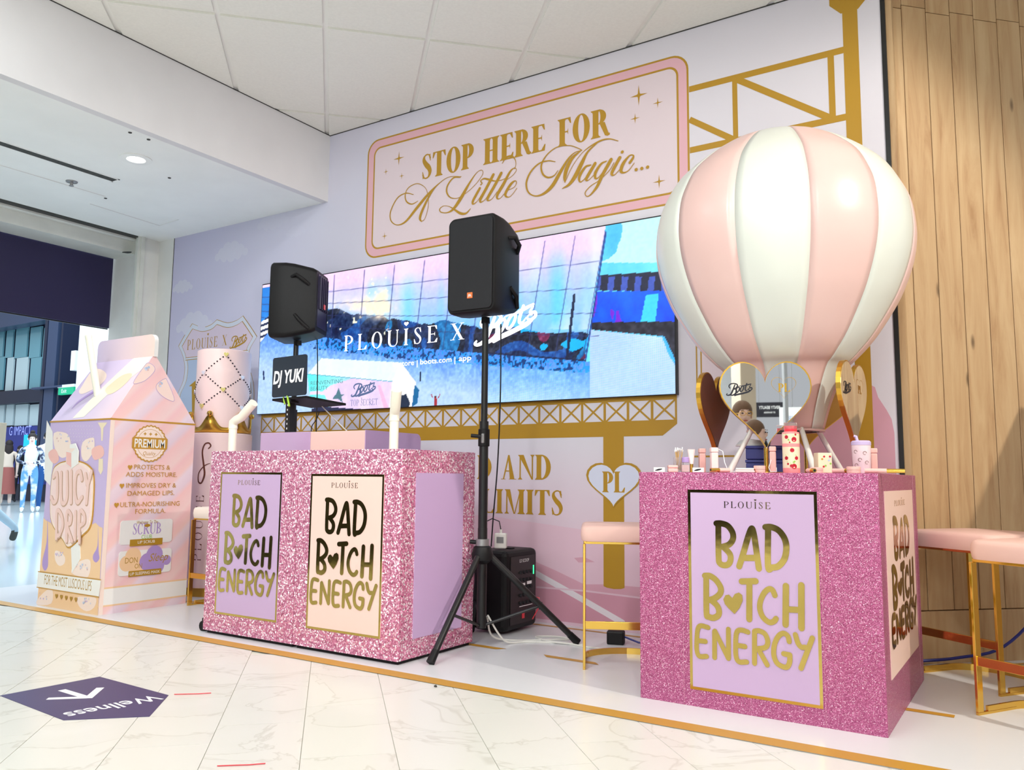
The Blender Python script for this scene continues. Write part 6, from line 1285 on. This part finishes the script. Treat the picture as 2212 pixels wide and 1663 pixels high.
cable('white_cable', 'white cable loop lying on the floor in front of the mixer', [(-2.44, 3.57, .15), (-2.47, 3.66, .04), (-2.42, 3.76, .006), (-2.25, 3.90, .006), (-2.18, 3.97, .006), (-2.28, 3.99, .006), (-2.36, 3.92, .006), (-2.22, 3.84, .009), (-2.05, 3.88, .006)], .005, 'cable_white')
pb = thing('plug_block', 'black plug block on the floor behind the gold stool', 'plug', (-1.93, 4.02, 0), .3); MB().box(-.045, .045, -.03, .03, 0, .07).build('housing', 'black_plastic', pb, bevel=.008); MB().tube([(.045, 0, .04), (.12, -.02, .02), (.25, -.02, .008), (.40, 0, .007)], .005, 8).build('lead', 'cable_blue', pb, smooth=True)
cable('blue_cable', 'blue cable sweeping down the oak wall behind the stools', [(.30, 5.05, .95), (.16, 4.95, .62), (-.02, 4.78, .30), (-.20, 4.58, .10), (-.38, 4.44, .05), (-.55, 4.34, .03)], .007, 'cable_blue')
# ================================================================== MALL CONCOURSE BEYOND THE OPENING
mat('mall_floor', (214, 226, 232), .12); mat('mall_dark', (34, 42, 66), .4); mat('mall_steel', (70, 86, 120), .35, .3); mat('mall_teal', (122, 178, 194), .12, .1); mat('mall_pale', (206, 226, 232), .5); mat('mall_blue', (48, 60, 150), .4); mat('mall_cyan', (30, 190, 240), .5, emit=(20, 180, 240), es=.8); mat('mall_white', (244, 248, 250), .5); mat('exit_green', (20, 150, 110), .4, emit=(30, 170, 130), es=.9); mat('post_beige', (206, 190, 168), .5)
struct('floor', MB().box(-32, -6.63, -4, 22, -.05, .0), 'mall_floor')
MY = 13.0
def mrect(px0, px1, py0, py1, y=MY): a, b = at_y(px0, py1, y), at_y(px1, py0, y); c_ = at_y((px0+px1)/2, py1, y); d = at_y((px0+px1)/2, py0, y); return a[0], b[0], c_[2], d[2]
fac = struct('wall_far', MB().box(-32, -18.5, MY+.3, MY+.5, 0, 9), 'mall_dark')
def fbox(name, px0, px1, py0, py1, m, t=.12, y=MY):
    x0_, x1_, z0_, z1_ = mrect(px0, px1, py0, py1, y); return MB().box(x0_, x1_, -t, 0, z0_, z1_).build(name, m, fac), (x0_, x1_, z0_, z1_)
for i, (a, b) in enumerate(((-45, -6.6), (-6, 13.6), (14.2, 44.6), (45.2, 73.6), (74.2, 104))):
    for (ya, yb_, m_) in ((704, 770, 'mall_teal'), (770.6, 842, 'mall_pale' if i in (1, 2) else 'mall_teal'), (872, 918, 'mall_pale')):
        o, q_ = fbox('pane', a, b, ya, yb_, m_, .05); o.location.y = MY+.28
o, q_ = fbox('transom', -45, 106, 843, 871, 'mall_dark', .2); o.location.y = MY+.2
o, q_ = fbox('beam', -45, 170, 660, 704, 'mall_steel', .4); o.location.y = MY+.1
for a, b, m_ in ((105, 128, 'mall_dark'), (128, 136, 'mall_steel'), (136, 168, 'mall_dark')):
    o, q_ = fbox('column', a, b, 640, 1040, m_, .5); o.location.y = MY+.15
o, q_ = fbox('transom', 105, 170, 838, 842, 'mall_steel', .6); o.location.y = MY+.1
o, q_ = fbox('hoarding', -45, 104, 921, 1045, 'mall_blue', .1); o.location.y = MY+.25
o, q_ = fbox('backlit_poster', 44, 100, 938, 975, 'mall_cyan', .06); o.location.y = MY+.13
o, q_ = fbox('wall_lamp', 155, 167, 758, 800, 'mall_white', .2, MY-.6); o.location.y = MY-.45
struct('wall_far', MB().box(at_y(166, 800, 11.0)[0], at_y(206, 800, 11.0)[0], 11.0, 11.4, 0, 9), 'mall_white'); struct('wall_far', MB().box(at_y(206, 800, 11.0)[0], -7.0, 11.02, 11.3, 0, 9), 'mall_white')
struct('ceiling', MB().box(-32, -7.0, -4, 13.5, 8.99, 9.05), 'mall_white') if False else None
ex = thing('exit_sign', 'green illuminated exit sign on the dark columns of the mall', 'exit sign', tuple(at_y(146, 852, 12.58))); x0_, x1_, z0_, z1_ = mrect(129, 163, 837, 852, 12.58); L0 = ex.location
MB().box(x0_-L0[0], x1_-L0[0], -.05, .05, z0_-L0[2], z1_-L0[2]).build('panel', 'exit_green', ex); MB().box(x0_-L0[0]-.03, x1_-L0[0]+.03, -.06, .06, z1_-L0[2], z1_-L0[2]+.08).build('housing', 'mall_white', ex); A = Art(frame((0, -.051, 0), (1, 0, 0), (0, 0, 1), (0, -1, 0)), .001); text_on(A, 'Exit', (x0_+x1_)/2-L0[0]-.09, (z0_+z1_)/2-L0[2]-.05, .11, 'ink_white', width=.26, align='c', offset=.01); A.build('lettering', ex)
p = at_z(2, 1010, 0); bp = thing('beige_post', 'beige perforated upright at the left edge of the mall view', 'post', (at_y(-3, 1000, 5.4)[0], 5.4, 0)); MB().box(-.05, .05, -.04, .04, 0, 1.50).build('upright', 'post_beige', bp, bevel=.004)
for q in range(5): MB().tube([(.035, -.041, .3+q*.25), (.035, -.039, .3+q*.25)], .008, 8).build('hole', 'dark_slot', bp)
mat('signtext', (150, 160, 230), .5, emit=(150, 170, 250), es=.6); A = Art(frame((0, MY+.14, 0), (1, 0, 0), (0, 0, 1), (0, -1, 0)), .012); a = at_y(10, 940, MY); text_on(A, 'G IMPACT', a[0], a[2], .28, 'signtext', width=1.3); A.build('hoarding_lettering', fac)

# ================================================================== PEOPLE
for n_, c_ in (('skin', (232, 196, 178)), ('skin_pale', (240, 214, 202)), ('hair_dark', (44, 34, 34)), ('hair_brown', (112, 84, 62)), ('hair_black', (22, 20, 24)), ('cloth_white', (240, 242, 246)), ('denim_light', (112, 164, 214)), ('denim_pale', (170, 196, 214)), ('denim_dark', (34, 86, 150)), ('rust', (150, 84, 78)), ('beige_cloth', (216, 196, 180)), ('cloth_black', (28, 28, 34)), ('shoe_white', (244, 246, 248)), ('sandal', (66, 70, 66)), ('lip', (176, 96, 92)), ('eye_dark', (40, 30, 30))): mat(n_, c_, .7)
m = mat('camo_jacket', (90, 100, 130), .8); nn = node(m, 'ShaderNodeTexNoise', Scale=14.0, Detail=3.0); link(m, coords(m), nn.inputs['Vector']); r_ = ramp(m, [(.40, (40, 46, 66)), (.52, (110, 122, 150)), (.62, (220, 226, 236))]); link(m, nn.outputs['Fac'], r_.inputs['Fac']); link(m, r_.outputs['Color'], bsdf(m).inputs['Base Color'])
m = mat('ripped_denim', (112, 164, 214), .8); nn = node(m, 'ShaderNodeTexNoise', Scale=5.0, Detail=2.0); link(m, coords(m), nn.inputs['Vector']); r_ = ramp(m, [(.50, (104, 160, 214)), (.60, (226, 226, 232))]); link(m, nn.outputs['Fac'], r_.inputs['Fac']); link(m, r_.outputs['Color'], bsdf(m).inputs['Base Color'])
def person(label, loc, rz, H, J, zone, hair, hairmat, skirt=None, fingers=True, group=None, turn=0.0, glasses=False):
    """J: joint overrides (metres for a 1.72 m figure, facing -Y). zone: material of each body zone"""
    base = dict(pelvis=(0, 0, .93), waist=(0, 0, 1.08), chest=(0, -.005, 1.28), collar=(0, 0, 1.42), neck=(0, -.005, 1.49), jaw=(0, -.025, 1.555), face=(0, -.02, 1.62), crown=(0, .0, 1.69),
        shL=(.175, 0, 1.39), elL=(.23, .02, 1.12), wrL=(.22, -.06, .88), hdL=(.215, -.08, .80), shR=(-.175, 0, 1.39), elR=(-.23, .02, 1.12), wrR=(-.22, -.06, .88), hdR=(-.215, -.08, .80),
        hipL=(.09, 0, .90), knL=(.10, -.01, .49), anL=(.10, .02, .085), toL=(.11, -.15, .03), hipR=(-.09, 0, .90), knR=(-.10, -.01, .49), anR=(-.10, .02, .085), toR=(-.11, -.15, .03))
    base.update(J or {})
    rad = dict(pelvis=(.145, .11), waist=(.125, .095), chest=(.15, .105), collar=(.11, .075), neck=(.052, .052), jaw=(.062, .072), face=(.077, .092), crown=(.06, .075), shL=(.062, .058), elL=(.043, .043), wrL=(.03, .026), hdL=(.036, .018), hipL=(.095, .10), knL=(.062, .064), anL=(.042, .046), toL=(.042, .026))
    for q in ('sh', 'el', 'wr', 'hd', 'hip', 'kn', 'an', 'to'): rad[q+'R'] = rad[q+'L']
    edges = [('pelvis', 'waist', 'top'), ('waist', 'chest', 'top'), ('chest', 'collar', 'top'), ('collar', 'neck', 'skin'), ('neck', 'jaw', 'skin'), ('jaw', 'face', 'skin'), ('face', 'crown', 'skin')]
    for s_ in 'LR': edges += [('collar', 'sh'+s_, 'sleeve'), ('sh'+s_, 'el'+s_, 'sleeve'), ('el'+s_, 'wr'+s_, 'fore'), ('wr'+s_, 'hd'+s_, 'skin'), ('pelvis', 'hip'+s_, 'leg'), ('hip'+s_, 'kn'+s_, 'leg'), ('kn'+s_, 'an'+s_, 'leg'), ('an'+s_, 'to'+s_, 'shoe')]
    pts = {k: np.array(v, float) for k, v in base.items()}
    pts['nose'] = pts['face']+np.array([0, -.098, -.012]); rad['nose'] = (.013, .013); edges.append(('face', 'nose', 'skin'))
    for s_ in 'LR':
        d = pts['hd'+s_]-pts['wr'+s_]; d /= np.linalg.norm(d)+1e-9; side = np.cross(d, [0, 1.0, .2]); side /= np.linalg.norm(side)+1e-9
        if fingers:
            for q, (o_, L_) in enumerate(((-.027, .062), (-.009, .075), (.009, .070), (.026, .055))):
                a = 'f%d%s' % (q, s_); b = 'g%d%s' % (q, s_); pts[a] = pts['hd'+s_]+side*o_+d*L_*.55; pts[b] = pts['hd'+s_]+side*o_*.9+d*L_+np.array([0, -.012, 0]); rad[a] = (.009, .009); rad[b] = (.007, .007); edges += [('hd'+s_, a, 'skin'), (a, b, 'skin')]
            a = 'th'+s_; pts[a] = pts['wr'+s_]*.5+pts['hd'+s_]*.5-side*.05+d*.03; rad[a] = (.010, .010); edges.append(('hd'+s_, a, 'skin'))
    names = list(pts); k = H/1.76
    me = bpy.data.meshes.new('person'); me.from_pydata([tuple(pts[n_]*k) for n_ in names], [(names.index(a), names.index(b)) for a, b, _ in edges], [])
    tmp = bpy.data.objects.new('tmp_person', me); COL.objects.link(tmp)
    sk = tmp.modifiers.new('skin', 'SKIN'); sk.use_smooth_shade = True
    for i, n_ in enumerate(names): me.skin_vertices[0].data[i].radius = (rad[n_][0]*k, rad[n_][1]*k); me.skin_vertices[0].data[i].use_root = (n_ == 'pelvis')
    su = tmp.modifiers.new('sub', 'SUBSURF'); su.levels = su.render_levels = 2
    dg = bpy.context.evaluated_depsgraph_get(); bm_ = bpy.data.meshes.new_from_object(tmp.evaluated_get(dg)); bpy.data.objects.remove(tmp)
    zs = ['skin', 'top', 'sleeve', 'fore', 'leg', 'shoe']; bm_.materials.clear()
    for z in zs: bm_.materials.append(MATS[zone[z]])
    A0 = np.array([pts[a]*k for a, b, _ in edges]); B0 = np.array([pts[b]*k for a, b, _ in edges]); zi = [zs.index(z) for _, _, z in edges]
    R0 = np.array([.5*(max(rad[a])+max(rad[b]))*k for a, b, _ in edges])
    for pl_ in bm_.polygons:
        c_ = np.array(pl_.center); t = np.clip(np.einsum('ij,ij->i', c_-A0, B0-A0)/np.maximum(np.einsum('ij,ij->i', B0-A0, B0-A0), 1e-9), 0, 1); dd = np.linalg.norm(c_-(A0+(B0-A0)*t[:, None]), axis=1)/R0; pl_.material_index = zi[int(np.argmin(dd))]
    root = bpy.data.objects.new('person', bm_); COL.objects.link(root); root.location = loc; root.rotation_euler = (0, 0, rz); tag(root, label, 'person', group)
    fc = pts['face']*k; up_ = k
    def blob(name, c_, r3, m_, n=14, lat=9):
        vs = []; fs_ = []
        for i in range(lat+1):
            th = PI*i/lat
            for j in range(n): ph = 2*PI*j/n; vs.append((c_[0]+r3[0]*math.sin(th)*math.cos(ph), c_[1]+r3[1]*math.sin(th)*math.sin(ph), c_[2]+r3[2]*math.cos(th)))
        for i in range(lat):
            for j in range(n): fs_.append((i*n+j, i*n+(j+1) % n, (i+1)*n+(j+1) % n, (i+1)*n+j))
        return MB().add(vs, fs_).build(name, m_, root, smooth=True, angle=180)
    hc = (pts['face']*.45+pts['crown']*.55)*k
    blob('hair', (hc[0], hc[1]+.022*k, hc[2]+.006*k), (.092*k, .100*k, .098*k), hairmat)
    if hair == 'bun': blob('hair_bun', (hc[0], hc[1]+.03*k, hc[2]+.115*k), (.05*k, .05*k, .045*k), hairmat)
    if hair == 'long': blob('hair_length', (hc[0], hc[1]+.055*k, hc[2]-.15*k), (.105*k, .06*k, .20*k), hairmat)
    if hair == 'tail': blob('hair_tail', (hc[0]+.01, hc[1]+.12*k, hc[2]-.12*k), (.04*k, .05*k, .16*k), hairmat)
    for s_ in (-1, 1):
        blob('eye', (fc[0]+s_*.030*k, fc[1]-.083*k, fc[2]+.012*k), (.011*k, .008*k, .007*k), 'eye_dark', 8, 5); blob('eyebrow', (fc[0]+s_*.032*k, fc[1]-.082*k, fc[2]+.036*k), (.018*k, .006*k, .004*k), hairmat, 8, 5); blob('ear', (fc[0]+s_*.080*k, fc[1]+.01*k, fc[2]-.005*k), (.010*k, .020*k, .030*k), zone['skin'], 8, 6)
    blob('mouth', (fc[0], fc[1]-.080*k, fc[2]-.056*k), (.022*k, .010*k, .007*k), 'lip', 10, 5)
    if glasses:
        g = MB()
        for s_ in (-1, 1): g.tube([(fc[0]+s_*.032*k+.026*k*math.cos(q), fc[1]-.100*k, fc[2]+.008*k+.020*k*math.sin(q)) for q in np.linspace(0, 2*PI, 17)], .0022, 6, caps=False); g.tube([(fc[0]+s_*.058*k, fc[1]-.098*k, fc[2]+.012*k), (fc[0]+s_*.082*k, fc[1]-.02*k, fc[2]+.012*k)], .002, 6)
        g.tube([(fc[0]-.008, fc[1]-.101*k, fc[2]+.010*k), (fc[0]+.008, fc[1]-.101*k, fc[2]+.010*k)], .002, 6); g.build('glasses', 'gold_satin', root)
    if skirt:
        MB().lathe([(.15*k, 1.02*k), (.17*k, .90*k), (.20*k, .55*k), (.23*k, .30*k), (.225*k, .30*k), (.165*k, .90*k)], 28, caps=False).build('skirt', skirt, root, smooth=True)
    return root
face_cam = lambda x, y: math.atan2(y, x)+PI/2-PI      # turn -Y towards the camera
def fc_rz(x, y): return math.atan2(-x, y)*-1*-1 if False else math.atan2(x, -y)+PI if False else math.atan2(-x, y)
ZN = lambda **k_: dict(dict(skin='skin_pale', top='cloth_white', sleeve='cloth_white', fore='skin_pale', leg='denim_dark', shoe='shoe_white'), **k_)
p1 = at_z(58, 1106); arms = dict(elL=(.26, -.02, 1.13), wrL=(.05, -.20, 1.08), hdL=(-.03, -.22, 1.09), elR=(-.26, -.02, 1.13), wrR=(-.06, -.19, 1.05), hdR=(.02, -.21, 1.04))
person('woman with dark bun, patterned jacket and ripped pale jeans standing in the mall', (p1[0], p1[1], 0), fc_rz(p1[0], p1[1]), 1.74, arms, ZN(sleeve='camo_jacket', fore='camo_jacket', leg='ripped_denim'), 'bun', 'hair_dark')
p2 = at_z(88, 1104); person('man in white T-shirt and blue jeans beside the milk carton edge', (p2[0], p2[1]+.05, 0), fc_rz(p2[0], p2[1]), 1.80, None, ZN(), 'short', 'hair_black')
p3 = at_z(10, 1091); person('woman in beige top and long rust skirt seen from behind in the mall', (p3[0], p3[1], 0), fc_rz(p3[0], p3[1])+PI, 1.72, None, ZN(top='beige_cloth', sleeve='beige_cloth', leg='skin_pale'), 'long', 'hair_dark', skirt='rust')
p4 = at_z(36, 1084); person('person in black clothes standing behind the woman in the patterned jacket', (p4[0], p4[1], 0), fc_rz(p4[0], p4[1])+.4, 1.66, None, ZN(top='cloth_black', sleeve='cloth_black', fore='cloth_black', leg='cloth_black', shoe='cloth_black'), 'long', 'hair_dark')
p5 = at_z(34, 1182); stride = dict(hipL=(.09, 0, .90), knL=(.10, .26, .53), anL=(.10, .66, .22), toL=(.10, .62, .07), hipR=(-.09, 0, .90), knR=(-.10, -.22, .52), anR=(-.10, -.38, .10), toR=(-.10, -.55, .05), pelvis=(0, 0, .92))
rz5 = math.radians(-57); off5 = np.array([.10*math.cos(rz5)-.66*math.sin(rz5), .10*math.sin(rz5)+.66*math.cos(rz5)]); person('person in loose pale jeans and sandals striding out of the left edge', (p5[0]-off5[0], p5[1]-off5[1], 0), rz5, 1.72, stride, ZN(leg='denim_pale', shoe='sandal'), 'short', 'hair_brown')
# ================================================================== THE SHOP BEHIND THE VIEWER (seen in the heart mirror)
mat('shop_white', (238, 240, 242), .6); mat('shop_grey', (186, 190, 194), .5)
struct('wall_front', MB().box(-6.5, 6.8, -8.9, -8.8, 0, CEIL_Z+.05), 'shop_white')
mzx = m0[0]; nyaw = yaw_cam(mzx, 3.24)+math.radians(9); nrm_ = np.array([math.cos(nyaw), math.sin(nyaw), 0]); mo = np.array([mzx, 3.24, 1.15])
def seen(px, py, dist):      # place whose reflection in the heart mirror shows at this photo point
    d = ray(px, py); t = ((mo-CPOS)@nrm_)/(d@nrm_); hit = CPOS+d*t; d = d/np.linalg.norm(d); rd = d-2*(d@nrm_)*nrm_; return hit+rd*dist
e = seen(1604, 896, 3.3); look = mo[:2]-e[:2]
person('woman with brown tied hair, glasses and black clothes reflected in the heart mirror', (e[0], e[1], 0), math.atan2(look[0], -look[1])-.25, e[2]/1.625*1.76, None, ZN(skin='skin', top='cloth_black', sleeve='cloth_black', leg='cloth_black', shoe='cloth_black'), 'tail', 'hair_brown', glasses=True)
e2 = seen(1632, 936, 2.7); look2 = mo[:2]-e2[:2]
person('young person with long light brown hair reflected low in the heart mirror', (e2[0], e2[1], 0), math.atan2(look2[0], -look2[1])-1.3, e2[2]/1.625*1.76, None, ZN(skin='skin', top='cloth_black', sleeve='cloth_black', leg='denim_dark'), 'long', 'hair_brown')
s1 = seen(1662, 885, 9.5); sg2 = thing('shop_sign', 'black hanging brand sign reflected in the heart mirror', 'sign', tuple(s1), math.atan2(mo[0]-s1[0], -(mo[1]-s1[1])))
MB().box(-.20, .20, -.03, .03, -.11, .11).build('board', 'ink_black', sg2, bevel=.004); A = Art(frame((0, -.031, 0), (1, 0, 0), (0, 0, 1), (0, -1, 0)), .001); text_on(A, 'FENTY BEAUTY', 0, .01, .045, 'ink_white', width=.30, align='c', offset=.015); text_on(A, 'BY RIHANNA', 0, -.055, .025, 'ink_white', width=.16, align='c', offset=.01); A.build('lettering', sg2); MB().tube([(-.15, 0, .11), (-.15, 0, CEIL_Z-s1[2])], .004, 6).build('hanger', 'grey_metal', sg2); MB().tube([(.15, 0, .11), (.15, 0, CEIL_Z-s1[2])], .004, 6).build('hanger', 'grey_metal', sg2)
s2 = seen(1712, 905, 8.5); sg3 = thing('shop_sign', 'white brand sign board reflected at the right of the heart mirror', 'sign', tuple(s2), math.atan2(mo[0]-s2[0], -(mo[1]-s2[1]))); MB().box(-.17, .17, -.03, .03, -.16, .16).build('board', 'shop_white', sg3, bevel=.004); A = Art(frame((0, -.031, 0), (1, 0, 0), (0, 0, 1), (0, -1, 0)), .001); text_on(A, 'HAIRY', 0, -.03, .07, 'shield_blue', width=.22, align='c', offset=.01); A.build('lettering', sg3); MB().tube([(0, 0, .16), (0, 0, CEIL_Z-s2[2])], .006, 6).build('hanger', 'grey_metal', sg3)
for px_, dist, w_ in ((1607, 6.5, .10), (1697, 5.2, .02)):
    c_ = seen(px_, 880, dist); pc = thing('shop_column', 'pale square shop column reflected in the heart mirror' if w_ > .08 else 'slim grey shop post reflected in the heart mirror', 'column', (c_[0], c_[1], 0)); MB().box(-w_, w_, -w_, w_, 0, CEIL_Z-.002).build('shaft', 'post_beige' if w_ > .08 else 'shop_grey', pc, bevel=.005); MB().box(-w_-.015, w_+.015, -w_-.015, w_+.015, 0, .1).build('base', 'shop_grey', pc)
mat('tube_light', (255, 255, 255), .5, emit=(250, 252, 255), es=3.0)
for i, (xx, yy) in enumerate(((-1.0, -2.0), (.6, -2.0), (2.2, -2.0), (-1.0, -4.5), (.6, -4.5), (2.2, -4.5), (-1.0, -7.0), (.6, -7.0), (2.2, -7.0))):
    tl = thing('strip_light', 'white strip light on the shop ceiling, row %s column %s from the mirror' % (('first', 'second', 'third')[i//3], ('left', 'middle', 'right')[i % 3]), 'light', (xx, yy, CEIL_Z-.06), 0, 'shop strip lights'); MB().box(-.6, .6, -.03, .03, 0, .05).build('housing', 'shop_white', tl); MB().box(-.58, .58, -.025, .025, -.012, .0).build('diffuser', 'tube_light', tl)
sh_ = thing('shop_shelving', 'white shelving unit along the shop side, reflected in the heart mirror', 'shelving', (2.6, -5.4, 0)); MB().box(-1.6, 1.6, -.25, .25, 0, .12).build('plinth', 'shop_grey', sh_)
for z in (.5, .9, 1.3): MB().box(-1.6, 1.6, -.25, .25, z, z+.03).build('shelf', 'shop_white', sh_)
MB().box(-1.6, 1.6, .22, .25, .12, 1.6).build('back_panel', 'shop_white', sh_)
# unseen stand added outside the right edge to throw a shadow on the oak wall
ds = thing('shadow_stand', 'unseen pale stand added beyond the right edge to cast a shadow on the oak wall', 'display stand', (.52, 4.10, 0)); a = np.array([.20, 4.56])-np.array([.52, 4.10]); b = np.array([.60, 3.56])-np.array([.52, 4.10]); nv = np.array([.93, .37])*.22
MB().add([(*a, 0), (*b, 0), (*(b+nv), 0), (*(a+nv), 0), (*a, 1.5), (*b, 1.5), (*(b+nv), 1.5), (*(a+nv), 1.5)], [(3, 2, 1, 0), (4, 5, 6, 7), (0, 1, 5, 4), (1, 2, 6, 5), (2, 3, 7, 6), (3, 0, 4, 7)]).build('cabinet', 'post_beige', ds, bevel=.006); MB().add([(*(a-nv*.02), 1.5), (*(b-nv*.02), 1.5), (*(b+nv*1.02), 1.5), (*(a+nv*1.02), 1.5), (*(a-nv*.02), 1.52), (*(b-nv*.02), 1.52), (*(b+nv*1.02), 1.52), (*(a+nv*1.02), 1.52)], [(3, 2, 1, 0), (4, 5, 6, 7), (0, 1, 5, 4), (1, 2, 6, 5), (2, 3, 7, 6), (3, 0, 4, 7)]).build('top', 'post_beige', ds)

# unseen dark gondolas, added to darken the reflections in the gold foil
mat('gondola_navy', (26, 26, 40), .45)
for i, (gx0, gx1, gy0, gy1, lb) in enumerate(((-6.25, -5.75, -3.6, -1.2, 'added dark navy gondola by the shop entrance behind the viewer'), (-6.25, -5.75, -1.1, .9, 'added dark navy gondola nearest the shutter opening behind the viewer'), (-5.2, -3.3, -5.6, -5.1, 'added dark navy gondola on the left of the far aisle behind the viewer'), (-3.2, -1.3, -5.6, -5.1, 'added dark navy gondola in the middle of the far aisle behind the viewer'))):
    cx_, cy_ = (gx0+gx1)/2, (gy0+gy1)/2; g = thing('added_gondola', lb, 'shelving', (cx_, cy_, 0), 0, 'gondolas added for dark foil reflections'); wx, wy = (gx1-gx0)/2, (gy1-gy0)/2
    MB().box(-wx, wx, -wy, wy, 0, .18).build('plinth', 'ink_black', g); MB().box(-wx*.12 if wx < wy else -wx, wx*.12 if wx < wy else wx, -wy if wx < wy else -wy*.12, wy if wx < wy else wy*.12, .18, 1.62).build('back_panel', 'gondola_navy', g)
    for z in (.5, .85, 1.2): MB().box(-wx, wx, -wy, wy, z, z+.03).build('shelf', 'gondola_navy', g)
    MB().box(-wx, wx, -wy, wy, 1.6, 1.68).build('header', 'gondola_navy', g)
